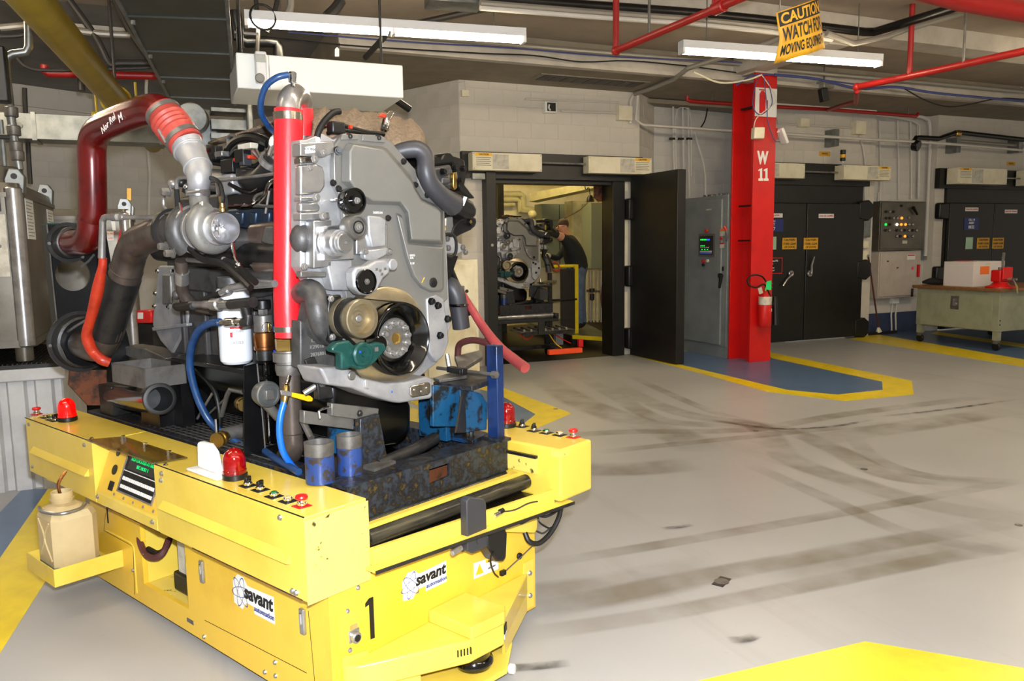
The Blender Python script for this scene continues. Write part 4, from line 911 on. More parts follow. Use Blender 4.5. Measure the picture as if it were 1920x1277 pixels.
# ---- black intake stub below the tray
q0 = pv(300, 748, fv+.02); 
pts = [pv(168, 730, fv+.20), pv(200, 738, fv+.16), pv(250, 746, fv+.10), q0]
iv = thing('intake_stub', V((q0.x, q0.y, SZ1)), 'black rubber intake tube with an open end under the steel tray', 'tube')
ob('stub_hose', G().tube(pts, [.045, .052, .062, .066], 24, 6, cap=False), 'black_gloss', iv)
dd = (pts[3]-pts[2]).normalized()
ob('stub_rim', G().lathe(q0-dd*.02, dd, [(0, .070), (.024, .070), (.026, .066), (.026, .053), (-.16, .050), (-.16, 0)], 28), 'black_rubber', iv)
ob('hose_clamp', G().torus(pts[1], (pts[2]-pts[0]), .054, .005, 24, 8), 'steel', iv); ob('hose_clamp', G().torus(pts[0], (pts[1]-pts[0]), .047, .006, 24, 8), 'steel', iv)
# ---- small plumbing between tray and upright
pv_ = 1.80
ob('black_hose', G().tube([pv(362, 690, pv_), pv(390, 715, pv_), pv(405, 740, pv_), pv(412, 775, pv_), pv(412, 800, pv_)], .012, 10, 5), 'black_rubber', sk)
ob('small_pipe', G().tube([pv(455, 735, pv_), pv(432, 730, pv_), pv(426, 740, pv_), pv(415, 780, pv_)], .011, 10), 'dull_steel', sk)
ob('valve_rod', G().tube([pv(398, 738, pv_), pv(370, 785, pv_)], .006, 8), 'steel', sk)
ob('valve_rod', G().tube([pv(392, 776, pv_), pv(425, 745, pv_)], .005, 8), 'dull_steel', sk)
ob('coupling', G().lathe(pv(455, 758, pv_), -eu+ev*-.3, [(-.03, 0), (-.03, .03), (.0, .03), (.0, .024), (.012, .024), (.012, .03), (.03, .028), (.03, 0)], 20), 'brass', sk)
ob('standpipe', G().tube([pz(409, 838, SZ1), pz(409, 838, SZ1)+ez*.12], .008, 10), 'chrome', sk)
ob('camlock', G().lathe(pz(414, 836, SZ1)+ez*.03, -eu*.6-ev, [(-.04, 0), (-.04, .024), (-.01, .026), (-.01, .034), (.004, .034), (.004, .026), (.02, .028), (.02, .034), (.03, .032), (.03, 0)], 22), 'brass', sk)
ob('camlock', G().lathe(pz(440, 826, SZ1)+ez*.035, ev, [(-.05, 0), (-.05, .03), (.05, .034), (.05, 0)], 20), 'dull_steel', sk)
for k, (x, y) in enumerate(((395, 682), (520, 790))):
    ob('red_pin', G().cyl(pv(x, y+12, 1.86), ez, .007, .05, 10), 'button_red', sk)
ob('filter_shelf', G().abox(1.70, 1.95, 2.82, 3.52, 1.095, 1.115), 'black_paint', sk, bevel=.003)
ob('shelf_beam', G().abox(1.80, 1.95, 2.80, 3.60, 1.0, 1.094), 'black_paint', sk, smooth=0)
ob('shelf_leg', G().abox(1.82, 1.90, 2.82, 2.90, SZ1, .999), 'black_paint', sk, smooth=0)
ob('shelf_leg', G().abox(1.82, 1.90, 3.50, 3.58, SZ1, .999), 'black_paint', sk, smooth=0)
mat('blue_iron', (.20, .26, .33), .38, .6, (.15, .19, .25), 9, .4, .7, .06, 80)
mat('heat_shield', (.48, .42, .38), .28, .6, (.36, .28, .24), 7, .4, .66)
# ================================================================== diesel engine
UE = 2.40
en = thing('diesel_engine', A(2.10, 3.1, SZ1), 'large silver grey diesel engine with turbocharger standing on the blue pallet', 'engine')
blk_ = ob('block', G().abox(1.87, 2.36, UE+.09, 3.86, 1.06, 1.70), 'cast_iron', en, bevel=.02)
ob('head', G().abox(1.90, 2.32, UE+.09, 3.80, 1.701, 1.86), 'cast_iron', en, bevel=.015)
ob('rocker_cover', G().abox(1.92, 2.30, UE+.12, 3.75, 1.861, 1.97), 'engine_black', en, bevel=.03, seg=3)
# side ribs and bosses of the block
for k in range(6):
    u = 2.62+k*.21
    ob('block_rib', G().abox(1.845, 1.871, u, u+.03, 1.10, 1.52), 'cast_iron', blk_, bevel=.006)
ob('block_rail', G().abox(1.84, 1.871, 2.55, 3.8, 1.065, 1.10), 'cast_iron', blk_, bevel=.004)
for k in range(9): hexbolt('bolt', A(1.84, 2.60+k*.14, 1.085), -ev, .009, en, 'dull_steel')
# --- flywheel housing at the back
fh = [pv(x, y, 1.86) for x, y in ((296, 498), (326, 498), (334, 560), (352, 585), (350, 612), (322, 665), (300, 640), (285, 610), (287, 580), (292, 540))]
fwh = ob('flywheel_housing', G().prism(fh, ev*.45), 'cast_alu', en, bevel=.012, seg=3)
ob('housing_pocket', G().vpoly([(303, 515), (318, 515), (320, 570), (303, 572)], 1.848, .02), 'dull_steel', fwh, bevel=.008)
ob('housing_lip', G().vpoly([(284, 614), (350, 606), (350, 612), (286, 621)], 1.835, .03), 'cast_alu', fwh, bevel=.004)
for x, y in ((296, 508), (324, 508), (292, 550), (320, 551), (290, 574), (316, 575)): hexbolt('bolt', pv(x, y, 1.86), -ev, .010, en, 'chrome')
ob('rear_mount', G().vpoly([(232, 648), (270, 654), (310, 672), (300, 690), (246, 672), (226, 662)], 1.80, .10), 'dull_steel', en, bevel=.006)
# --- gear train housing on the front, left half machined
gh = ob('gear_housing', G().upoly([(563, 262), (575, 262), (604, 250), (626, 262), (646, 252), (716, 254), (738, 270), (782, 330), (800, 366), (832, 384), (838, 470), (842, 560), (846, 610), (820, 680), (770, 720), (690, 712), (640, 640), (600, 600), (588, 540), (563, 500)], UE+.032, .06), 'cast_alu', en, bevel=.004)
ob('cover_flange', G().upoly([(626, 300), (628, 272), (644, 250), (712, 253), (735, 267), (779, 318), (784, 342), (797, 366), (822, 373), (834, 386), (836, 470), (840, 560), (800, 600), (700, 600), (650, 560), (640, 500), (648, 430), (640, 372), (627, 345)], UE+.008, .0235), 'cover_grey', en, bevel=.004)
o_ = [(639, 283), (652, 267), (716, 274), (726, 278), (772, 330), (779, 350), (791, 371), (806, 378), (824, 386), (831, 396), (832, 460), (765, 455), (758, 400), (748, 386), (690, 384), (660, 362), (639, 340)]
i_ = [(657, 284), (664, 271), (718, 280), (724, 285), (768, 335), (777, 356), (790, 376), (806, 384), (820, 391), (826, 400), (826, 452), (772, 449), (766, 398), (752, 378), (700, 376), (668, 356), (657, 338)]
ob('gear_cover', G().taper([pu(x, y, UE+.0075) for x, y in o_], [pu(x, y, UE-.032) for x, y in i_]), 'cover_grey', en, bevel=.006, seg=3)
o2 = [(742, 398), (752, 402), (760, 450), (832, 461), (833, 540), (828, 548), (808, 549), (788, 540), (772, 520), (758, 480)]
i2 = [(745, 404), (756, 410), (766, 459), (829, 465), (829, 536), (824, 543), (808, 544), (792, 535), (778, 517), (764, 478)]
lc = ob('gear_cover_lower', G().taper([pu(x, y, UE+.007) for x, y in o2], [pu(x, y, UE-.012) for x, y in i2]), 'cover_grey', en, bevel=.004, seg=2)
ob('cover_plug', G().lathe(pu(812, 530, UE-.012), -eu, [(0, 0), (0, .021), (.004, .021), (.006, .018), (.006, 0)], 24), 'black_plastic', lc)
for x, y in ((654, 256), (708, 259), (631, 281), (624, 343), (634, 354), (756, 303), (800, 366), (727, 409), (729, 472), (778, 347)):
    ob('cover_bolt', G().lathe(pu(x, y, UE+.008), -eu, [(0, 0), (0, .013), (.004, .013), (.004, .009), (.012, .009), (.012, .005), (.006, .005), (.006, 0)], 14), 'dark_iron', en)
ob('flange_plate', G().upoly([(642, 252), (672, 253), (672, 262), (640, 262)], UE+.001, .008), 'cover_grey', en, bevel=.002)
ob('flange_plate', G().upoly([(680, 252), (712, 256), (722, 264), (722, 268), (680, 264)], UE+.001, .008), 'cover_grey', en, bevel=.002)
# embossed casting numbers
for s, x, y, sz in (('3680544', 708, 399, .014),): text(s, pu(x, y, UE+.0065), ev, ez, sz, 'label_white', en)
for s, x, y in (('ISX15', 773, 479), ('CPL', 772, 484), ('B 20', 773, 494)): text(s, pu(x, y, UE-.0135), ev, ez, .012, 'label_white', en)
ob('chalk_tick', G().bar(pu(791, 530, UE-.013), pu(796, 520, UE-.013), .003, .001, eu), 'lever_yellow', en, smooth=0)
# left half: pads, pockets and bosses
pad = lambda nm, pix, u, d, m='machined_alu', b=.004: ob(nm, G().upoly(pix, u, d), m, en, bevel=b, seg=2)
pad('label_block', [(563, 268), (626, 264), (627, 286), (605, 295), (563, 292)], UE-.02, .05)
lb = ob('part_label', G().upoly([(572, 276), (591, 272), (591, 286), (573, 288)], UE-.0215, .001), 'label_white', en, smooth=0); text('CX 4501', pu(582, 280, UE-.0222), ev, ez, .013, 'ink', lb)
pad('pocket_cover', [(563, 309), (592, 306), (606, 312), (610, 326), (610, 350), (602, 362), (563, 366)], UE-.005, .035, 'machined_alu', .008)
pad('boss_strip', [(563, 294), (590, 293), (593, 304), (563, 306)], UE-.012, .04, 'brushed')
pad('boss_strip', [(563, 369), (592, 368), (592, 376), (563, 377)], UE-.012, .04)
pad('boss_strip', [(563, 400), (618, 398), (619, 411), (563, 413)], UE-.014, .045)
pad('pocket_cover', [(563, 379), (596, 378), (602, 390), (599, 397), (563, 398)], UE, .03, 'machined_alu', .008)
pad('web', [(627, 371), (648, 370), (648, 378), (628, 378)], UE-.012, .03)
pad('mount_plate', [(588, 414), (622, 413), (622, 500), (588, 503)], UE-.02, .05)
ob('round_boss', G().ball(pu(566, 448, UE+.05), .055, 20, (.8, .8, 1)), 'cast_iron', en)
hb = pad('hub_bracket', [(605, 424), (662, 421), (664, 486), (608, 489)], UE-.04, .035, 'machined_alu', .003)
pad('hub_base', [(612, 489), (660, 487), (664, 545), (624, 545)], UE-.02, .05, 'cast_alu', .006)
pad('arm_boss', [(668, 430), (700, 418), (728, 420), (728, 470), (700, 480), (668, 478)], UE-.012, .04, 'machined_alu', .006)
pad('arm_rib', [(690, 404), (715, 406), (724, 412), (724, 462), (698, 464), (692, 440)], UE-.028, .03, 'cast_alu', .006)
pad('arm_foot', [(682, 470), (728, 464), (733, 474), (700, 492), (684, 486)], UE-.03, .03, 'cast_alu', .006)
for x, y, r in ((606, 286, .011), (589, 298, .011), (592, 370, .012), (605, 405, .012), (580, 315, .01), (684, 472, .010), (729, 473, .010), (570, 500, .010)):
    hexbolt('bolt', pu(x, y, UE-.03 if x < 600 else UE-.035), -eu, r, en, 'steel', .012)
ob('sensor', G().lathe(pu(634, 284, UE), -eu-ev*.6, [(0, 0), (0, .014), (.02, .014), (.02, .010), (.05, .010), (.05, 0)], 12), 'engine_black', en)
pad('ribbed_stub', [(564, 508), (612, 510), (612, 520), (564, 520)], UE-.01, .03, 'dull_steel', .004)
# --- pulleys
def pulley(name, x, y, u, r, d, m, hub=True, groove=0):
    c = pu(x, y, u); prof = [(-.002, 0), (-.002, r*.42), (.008, r*.42), (.008, r*.80), (0, r*.84), (0, r*.97), (.003, r)]
    n = max(groove, 1)
    for k in range(groove):
        t0 = .006+(d-.012)*k/n; w = (d-.012)/n; prof += [(t0, r), (t0+w*.5, r*.965), (t0+w, r)]
    prof += [(d-.003, r), (d, r*.97), (d, 0)]
    p = ob(name, G().lathe(c, eu, prof, 36), m, en)
    if hub:
        hexbolt('pulley_bolt', c-eu*.002, -eu, r*.20, p, 'steel', .012)
    return p
pulley('idler_pulley', 668, 376, 2.285, .047, .05, 'black_gloss')
ob('idler_arm', G().cyl(pu(668, 376, 2.336), eu, .02, .08, 14), 'black_plastic', en)
p2 = pulley('belt_idler', 672, 426, 2.270, .044, .055, 'dull_steel')
ob('idler_seal', G().lathe(pu(672, 426, 2.2715), -eu, [(0, .011), (0, .024), (.002, .024), (.002, .011)], 24), 'ink', p2)
ob('idler_post', G().cyl(pu(668, 427, 2.33), eu, .022, .08, 14), 'dull_steel', en)
c = pu(648, 455, 2.29)
fh_ = ob('fan_hub', G().lathe(c, eu, [(0, 0), (0, .006), (.004, .006), (.004, .010), (0, .012), (0, .032), (.004, .036), (.012, .038), (.012, .042), (.03, .043), (.03, .048), (.07, .05), (.07, .06), (.085, .06), (.085, 0)], 36), 'machined_alu', en)
ob('hub_face', G().lathe(c-eu*.0005, -eu, [(0, .008), (0, .031), (.0015, .031), (.0015, .008)], 32), 'dull_steel', fh_)
# tensioner with black disc
ten = ob('tensioner_body', G().upoly([(662, 512), (668, 500), (690, 498), (705, 488), (725, 486), (732, 496), (732, 512), (720, 522), (708, 545), (692, 555), (676, 552), (664, 540)], 2.30, .05), 'cast_alu', en, bevel=.010, seg=3)
c = pu(685, 528, 2.298)
ob('tensioner_disc', G().lathe(c, -eu, [(0, .046), (.010, .046), (.012, .043), (.006, .040), (.006, .006), (.012, .006), (.012, 0)], 32), 'black_gloss', ten)
hexbolt('tensioner_bolt', c-eu*.008, -eu, .009, ten, 'dull_steel')
ob('tensioner_boss', G().cyl(pu(716, 496, 2.36), -eu, .022, .07, 20, .004), 'cast_alu', ten)
for x, y in ((706, 505), (713, 507), (722, 504), (716, 514)): ob('web_hole', G().obox(pu(x, y, 2.2985), ev, ez, eu, .006, .005, .0015), 'dull_steel', ten, bevel=.001)
# water pump: housing, elbow and gold pulley
ob('pump_housing', G().upoly([(600, 560), (622, 552), (640, 560), (645, 640), (622, 650), (602, 632), (592, 600)], UE-.05, .12), 'cast_iron', en, bevel=.012, seg=3)
ob('pump_flange', G().upoly([(618, 556), (640, 552), (650, 640), (634, 652), (618, 640), (612, 600)], UE-.075, .028), 'engine_black', en, bevel=.006)
ob('pump_elbow', G().tube([pu(566, 550, 2.50), pu(578, 545, 2.43), pu(590, 552, 2.39), pu(595, 580, 2.36), pu(602, 612, 2.36), pu(610, 630, 2.37)], [.042, .044, .042, .040, .036, .028], 18, 5), 'cast_iron', en)
for x, y in ((620, 560), (623, 632), (646, 640)): hexbolt('bolt', pu(x, y, UE-.078), -eu, .010, en, 'steel')
pc = pu(681, 598, 2.22)
R_ = .0715
ob('pump_pulley', G().lathe(pc, eu, [(.03, 0), (.03, .013), (.024, .015), (.024, .026), (.03, .03), (.03, .047), (.006, .051), (0, .054), (0, R_-.003), (.004, R_), (.020, R_), (.022, R_-.003), (.058, R_-.003), (.060, R_+.001), (.068, R_+.001), (.070, R_-.004), (.078, R_-.004), (.080, R_+.002), (.118, R_+.002), (.120, R_-.008), (.125, 0)], 48), 'gold_damper', en)
ob('pulley_shaft', G().cyl(pc+eu*.0296, -eu, .013, .008, 18, .002), 'steel', en)
# damper and crank pulley
dc = pu(757, 636, 2.24)
DR = .195
ob('vibration_damper', G().lathe(A(inA(dc)[0]-.012, 2.31, dc.z+.004), eu, [(.0, .10), (0, DR-.006), (.004, DR), (.06, DR), (.064, DR-.006), (.064, 0)], 64), 'gold_damper', en)
cp_ = ob('crank_pulley', G().lathe(dc, eu, [(.052, 0), (.052, .078), (.058, .080), (.060, .090), (.03, .112), (.006, .125), (0, .132), (0, .136), (.004, .139), (.014, .139), (.016, .136), (.058, .136), (.06, .140), (.075, .140), (.078, .10)], 64), 'damper_black', en)
ob('crank_adapter', G().lathe(dc+eu*.0518, -eu, [(0, 0), (0, .080), (.006, .077), (.006, 0)], 48), 'dull_steel', en)
for k in range(12):
    a = 2*math.pi*k/12+.15
    ob('crank_bolt', G().lathe(dc+eu*.0455+(ev*math.cos(a)+ez*math.sin(a))*.060, -eu, [(0, 0), (0, .0125), (.003, .0125), (.003, .010), (.015, .009), (.015, 0)], 12), 'steel', en)
ob('crank_centre', G().lathe(dc+eu*.0455, -eu, [(0, 0), (0, .021), (.004, .022), (.002, .016), (-.012, .010), (-.016, 0)], 24), 'brass', en)
# belt: pump pulley to crank pulley to green tensioner
def belt_loop(circles, u0, w, t=.005):
    """convex hull style loop round (v,z,r) circles, extruded along u"""
    pts = []
    for v, z, r in circles:
        for k in range(48): a = 2*math.pi*k/48; pts.append((v+r*math.cos(a), z+r*math.sin(a)))
    pts = sorted(set(pts))
    def half(ps):
        h = []
        for p in ps:
            while len(h) > 1 and (h[-1][0]-h[-2][0])*(p[1]-h[-2][1])-(h[-1][1]-h[-2][1])*(p[0]-h[-2][0]) <= 0: h.pop()
            h.append(p)
        return h
    lo, up_ = half(pts), half(pts[::-1]); H = lo[:-1]+up_[:-1]; n = len(H)
    cxv = sum(p[0] for p in H)/n; czv = sum(p[1] for p in H)/n; vs = []
    for v, z in H:
        d = math.hypot(v-cxv, z-czv); k = (d-t)/d
        vs += [A(v, u0, z), A(v, u0+w, z), A(cxv+(v-cxv)*k, u0+w, czv+(z-czv)*k), A(cxv+(v-cxv)*k, u0, czv+(z-czv)*k)]
    fs = []
    for i in range(n):
        j = (i+1) % n
        for a in range(4): fs.append((4*i+a, 4*j+a, 4*j+(a+1) % 4, 4*i+(a+1) % 4))
    return G().add(vs, fs)
a = inA(pc); b = inA(dc)
ob('serpentine_belt', belt_loop([(a[0], a[2], R_+.003), (b[0], b[2], .142)], 2.258, .036), 'black_rubber', en)
# green tensioner
gb = ob('green_tensioner', G().upoly([(622, 652), (634, 642), (656, 638), (664, 648), (690, 646), (708, 641), (722, 644), (726, 654), (718, 664), (704, 680), (690, 690), (676, 694), (660, 688), (655, 692), (640, 694), (640, 664), (623, 660)], 2.21, .04), 'green_paint', en, bevel=.008, seg=2)
ob('tensioner_cap', G().lathe(pu(678, 664, 2.209), -eu, [(0, .044), (.010, .044), (.016, .038), (.016, .030), (.011, .028), (.011, .010), (.018, .008), (.018, 0)], 28), 'green_paint', gb)
ob('tensioner_roller', G().cyl(pu(714, 646, 2.25), eu, .032, .04, 24, .003), 'black_gloss', gb)
ob('paint_dot', G().cyl(pu(675, 660, 2.190), -eu, .004, .001, 10), 'royal_blue', gb); ob('arm_hole', G().obox(pu(706, 655, 2.2095), ev, ez, eu, .008, .008, .001), 'dull_steel', gb)
# front support casting
fs_ = ob('front_support', G().upoly([(600, 690), (640, 688), (660, 694), (678, 708), (722, 718), (760, 716), (800, 706), (812, 710), (813, 744), (806, 748), (752, 756), (738, 755), (700, 744), (660, 728), (615, 722)], 2.27, .15), 'cast_alu', en, bevel=.010, seg=3)
pd = ob('support_pad', G().upoly([(772, 724), (804, 716), (808, 720), (808, 736), (803, 741), (774, 746), (770, 742), (769, 728)], 2.264, .008), 'brushed', fs_, bevel=.004)
for x, y in ((777, 731), (790, 734), (800, 727)): ob('rivet', G().cyl(pu(x, y, 2.264), -eu, .004, .003, 8), 'chrome', pd)
ob('support_rib', G().upoly([(684, 712), (692, 712), (693, 730), (685, 728)], 2.262, .012), 'cast_alu', fs_, bevel=.003)
ob('support_boss', G().cyl(pu(657, 704, 2.275), -eu, .017, .014, 18, .003), 'dull_steel', fs_)
ob('blue_dot', G().cyl(pu(735, 735, 2.2698), -eu, .004, .0005, 8), 'royal_blue', fs_)
# right lower lugs behind the damper
lug = ob('lug_plate', G().upoly([(800, 560), (818, 552), (832, 560), (838, 600), (842, 640), (832, 668), (818, 680), (805, 660)], UE+.0, .03), 'cast_alu', en, bevel=.006)
for x, y in ((808, 565), (820, 573), (824, 629), (838, 598)): hexbolt('lug_bolt', pu(x, y, UE), -eu, .013, en, 'engine_black', .016)
# oil pan
op = [pu(x, y, 2.45) for x, y in ((620, 712), (740, 716), (775, 758), (774, 800), (766, 822), (748, 834), (720, 838), (690, 836), (650, 800), (620, 770))]
ob('oil_pan', G().prism(op, eu*1.25), 'pan_black', en, bevel=.03, seg=4)
ob('pan_rail', G().abox(1.85, 2.30, 2.46, 3.85, 1.035, 1.0595), 'pan_black', en, bevel=.004)
ob('engine_foot', G().abox(1.92, 1.97, 3.7, 3.85, SZ1, 1.06), 'skid_steel', en, smooth=0)
# --- block side texts
for s, x, y in (('15C9', 592, 638), ('K29018', 594, 650), ('2876801', 597, 664)): text(s, pu(x, y, UE+.03), ev, ez, .02, 'ink_grey', en)
ob('front_lower_block', G().upoly([(563, 600), (610, 620), (640, 650), (640, 690), (600, 700), (563, 690)], UE+.031, .06), 'cast_iron', en, bevel=.006)
# ================================================================== right side of the engine
ob('breather_pipe', G().tube([pu(738, 288, 2.46), pu(762, 281, 2.43), pu(785, 281, 2.40), pu(797, 296, 2.38), pu(799, 322, 2.37), pu(808, 346, 2.37), pu(828, 368, 2.38), pu(850, 384, 2.40)], [.030, .034, .036, .036, .037, .038, .042, .05], 20, 6), 'grey_plastic', en)
rs = ob('resonator', G().upoly([(826, 360), (842, 366), (852, 362), (872, 366), (890, 378), (897, 392), (895, 408), (884, 410), (866, 402), (842, 392), (826, 384)], 2.40, .12), 'black_plastic', en, bevel=.02, seg=3)
ob('bar_label', G().upoly([(870, 368), (876, 370), (870, 386), (864, 384)], 2.398, .001), 'label_white', rs, smooth=0)
ob('white_shield', G().upoly([(800, 282), (810, 290), (813, 305), (808, 322), (802, 320)], 2.45, .02), 'cast_alu', en, bevel=.004)
mf = ob('air_manifold', G().upoly([(812, 314), (846, 308), (850, 320), (852, 345), (848, 356), (838, 350), (826, 345), (812, 332)], 2.52, .35), 'cast_iron', en, bevel=.012, seg=3)
for pts in ([(812, 318), (820, 318), (820, 330), (812, 330)], [(828, 318), (845, 316), (846, 328), (829, 330)], [(829, 332), (845, 332), (846, 344), (829, 347)]):
    ob('manifold_pocket', G().upoly(pts, 2.505, .02), 'cast_iron', mf, bevel=.010, seg=3)
ob('manifold_cover', G().upoly([(812, 292), (820, 290), (828, 296), (832, 288), (845, 286), (850, 292), (862, 296), (872, 300), (875, 330), (872, 346), (880, 356), (892, 372), (880, 372), (864, 358), (858, 340), (856, 314), (848, 306), (815, 310)], 2.62, .30), 'engine_black', en, bevel=.008, seg=2)
ob('lift_bracket', G().upoly([(850, 324), (857, 322), (858, 352), (853, 357), (850, 350)], 2.50, .02), 'brass', en, bevel=.003)
for x, y in ((850, 315), (866, 316), (861, 338), (829, 322)): hexbolt('bolt', pu(x, y, 2.50), -eu, .012, en, 'engine_black', .02)
ob('fuel_pump', G().upoly([(828, 402), (850, 398), (864, 406), (876, 404), (893, 414), (894, 424), (884, 432), (866, 440), (850, 450), (832, 440)], 2.50, .25), 'engine_black', en, bevel=.012, seg=2)
ob('pump_sensor', G().cyl(pu(882, 416, 2.498), -eu, .020, .02, 16, .003), 'engine_black', en); ob('pump_bolt', G().cyl(pu(882, 416, 2.477), -eu, .008, .004, 6), 'brass', en)
ob('alu_bracket', G().upoly([(830, 446), (850, 444), (862, 456), (874, 460), (872, 470), (860, 476), (832, 474)], 2.47, .04), 'cast_alu', en, bevel=.006)
for x, y in ((838, 448), (840, 465), (867, 464), (872, 473)): hexbolt('bolt', pu(x, y, 2.47), -eu, .011, en, 'dull_steel')
ob('side_panel', G().upoly([(835, 408), (850, 405), (852, 440), (833, 442)], 2.46, .1), 'cover_grey', en, bevel=.006)
for pts, r, m in (([(838, 400), (828, 412), (826, 440), (828, 470), (842, 482), (854, 474), (855, 452), (848, 440), (830, 440)], .007, 'black_rubber'),
                  ([(846, 400), (864, 402), (880, 408), (890, 412)], .007, 'black_rubber'), ([(848, 438), (852, 425), (864, 412), (882, 407)], .006, 'black_rubber'),
                  ([(832, 482), (831, 500), (836, 512), (835, 530), (829, 545), (828, 600), (826, 640)], .006, 'engine_black')):
    ob('wire_harness', G().tube([pu(x, y, 2.44) for x, y in pts], r, 8, 5), m, en)
ob('connector_grey', G().upoly([(829, 410), (838, 409), (837, 424), (828, 426)], 2.43, .02), 'label_dirty', en, bevel=.003)
ob('green_clip', G().upoly([(830, 427), (836, 426), (836, 432), (830, 434)], 2.43, .015), 'lever_yellow', en, bevel=.002)
ob('dipstick_hook', G().tube([pu(826, 640, 2.43), pu(836, 610+8, 2.43), pu(838, 628, 2.43), pu(832, 634, 2.43), pu(826, 631, 2.43)], .005, 8, 5), 'steel', en)
ob('breather_drop', G().tube([pu(834, 530, 2.62), pu(846, 538, 2.58), pu(856, 556, 2.56), pu(860, 580, 2.56), pu(865, 615, 2.56)], [.038, .042, .042, .041, .041], 18, 5), 'grey_plastic', en)
ob('drop_clamp', G().torus(pu(859, 572, 2.56), (0, 0, 1), .043, .007, 24, 8), 'black_gloss', en)
ob('fuel_pipe', G().tube([pu(845, 505, 2.62), pu(862, 545, 2.62), pu(880, 590, 2.62)], .014, 10, 4), 'engine_black', en)
ob('side_strut', G().upoly([(838, 476), (860, 480), (846, 520), (836, 530)], 2.55, .05), 'engine_black', en, bevel=.004)
# ================================================================== exhaust side: head, manifold, turbocharger
VS = 1.88
ob('head_plate', G().vpoly([(425, 392), (560, 380), (560, 428), (480, 432), (430, 425)], VS-.03, .05), 'blue_iron', en, bevel=.012, seg=3)
for x in (440, 465, 490, 515): ob('head_boss', G().vpoly([(x, 398), (x+14, 397), (x+12, 422), (x+2, 422)], VS-.045, .02), 'blue_iron', en, bevel=.008)
hs = ob('heat_shield', G().vpoly([(462, 420), (500, 415), (560, 412), (560, 470), (510, 472), (464, 462), (458, 440)], 1.80, .06), 'heat_shield', en, bevel=.02, seg=3)
ob('shield_pad', G().vpoly([(496, 424), (530, 422), (534, 448), (516, 462), (488, 455)], 1.785, .02), 'dull_steel', hs, bevel=.008, seg=2)
ob('exhaust_manifold', G().tube([pv(300, 470, 1.80), pv(380, 478, 1.80), pv(460, 478, 1.80), pv(560, 482, 1.80)], .05, 16), 'dark_iron', en)
for x in (350, 400, 450, 505): ob('manifold_runner', G().tube([pv(x, 478, 1.80), pv(x+4, 465, 1.86)], .045, 14), 'dark_iron', en)
ob('manifold_log', G().tube([pv(486, 498, 1.79), pv(520, 497, 1.79), pv(560, 498, 1.79)], .034, 14), 'heat_shield', en)
ob('log_flange', G().vpoly([(466, 497), (478, 482), (496, 480), (500, 500), (494, 508), (474, 506)], 1.765, .025), 'dull_steel', en, bevel=.006)
ob('lower_log', G().tube([pv(470, 518, 1.80), pv(520, 516, 1.80), pv(560, 516, 1.80)], .03, 14), 'cast_iron', en)
# turbo: compressor
TV = 1.585
ci = pv(424, 428, TV)                     # inlet centre
tu = inA(ci)[1]; tz = ci.z
cc = lambda du, dv=0, dz=0: A(TV+dv, tu+du, tz+dz)
ri = .059
turbo = ob('compressor_inlet', G().lathe(cc(0), eu, [(.085, .0), (.085, .026), (.065, .036), (.03, .046), (.006, .053), (0, ri-.002), (.002, ri), (.030, ri), (.032, ri-.004), (.055, ri-.004), (.057, ri+.004), (.070, ri+.010), (.09, ri+.018), (.10, ri+.018)], 48), 'machined_alu', en)
ob('compressor_wheel', G().lathe(cc(.078), -eu, [(0, .030), (.004, .022), (.010, .012), (.022, .008), (.026, 0)], 24), 'machined_alu', turbo)
for k in range(7):
    a = 2*math.pi*k/7; d = ev*math.cos(a)+ez*math.sin(a); d2 = ev*math.cos(a+.5)+ez*math.sin(a+.5)
    ob('blade', G().add([cc(.062)+d*.008, cc(.076)+d2*.034, cc(.066)+d2*.036, cc(.052)+d*.010], [(0, 1, 2, 3)]), 'steel', turbo, smooth=0)
# scroll: growing tube round the axis, leaving upwards
pts = []; rad = []
for k in range(30):
    t = k/29; a = math.radians(60) + t*math.radians(-300)      # angle in (v,z)
    R0 = .062+.012*t; r = .022+.018*t
    pts.append(cc(.095)+(ev*math.cos(a)+ez*math.sin(a))*R0); rad.append(r)
e_ = pts[-1]
pts += [pv(379, 405, TV-.01), pv(374, 380, TV), pv(371, 360, TV)]; rad += [.039, .038, .037]
ob('compressor_scroll', G().tube(pts, rad, 18), 'cover_grey', en)
ob('compressor_back', G().cyl(cc(.085), eu, .082, .05, 36, .008), 'cover_grey', en)
ob('nameplate', G().vpoly([(371, 380), (379, 377), (379, 392), (374, 418), (366, 417), (365, 408)], TV-.048, .006), 'label_dirty', en, bevel=.004)
for k, ch in enumerate('HOLSET'):
    a = math.radians(205+k*18); d = ev*math.cos(a)+ez*math.sin(a); tn = ev*-math.sin(a)+ez*math.cos(a)
    text(ch, cc(.062)+d*.074, tn, -d, .020, 'cover_grey', en, .0006, name='cast_letter')
ob('bearing_housing', G().lathe(cc(.13), eu, [(0, .06), (0, .075), (.03, .07), (.06, .05), (.10, .055), (.10, 0)], 28), 'dull_steel', en)
ob('bearing_band', G().cyl(cc(.175), eu, .085, .016, 36, .003), 'steel', en)
th = []; tr = []
for k in range(26):
    t = k/25; a = math.radians(-60)+t*math.radians(300); th.append(cc(.245)+(ev*math.cos(a)+ez*math.sin(a))*(.068+.012*t)); tr.append(.026+.016*t)
ob('turbine_scroll', G().tube(th, tr, 16), 'cast_iron', en)
ob('turbine_body', G().lathe(cc(.20), eu, [(0, 0), (0, .075), (.02, .09), (.08, .088), (.13, .072), (.20, .07), (.20, 0)], 36), 'cast_iron', en)
ob('turbine_ring', G().torus(cc(.22), eu, .093, .007, 36, 8), 'steel', en)
ob('turbine_foot', G().tube([cc(.25, .04, -.05), cc(.25, .22, -.04)], .045, 14), 'cast_iron', en)
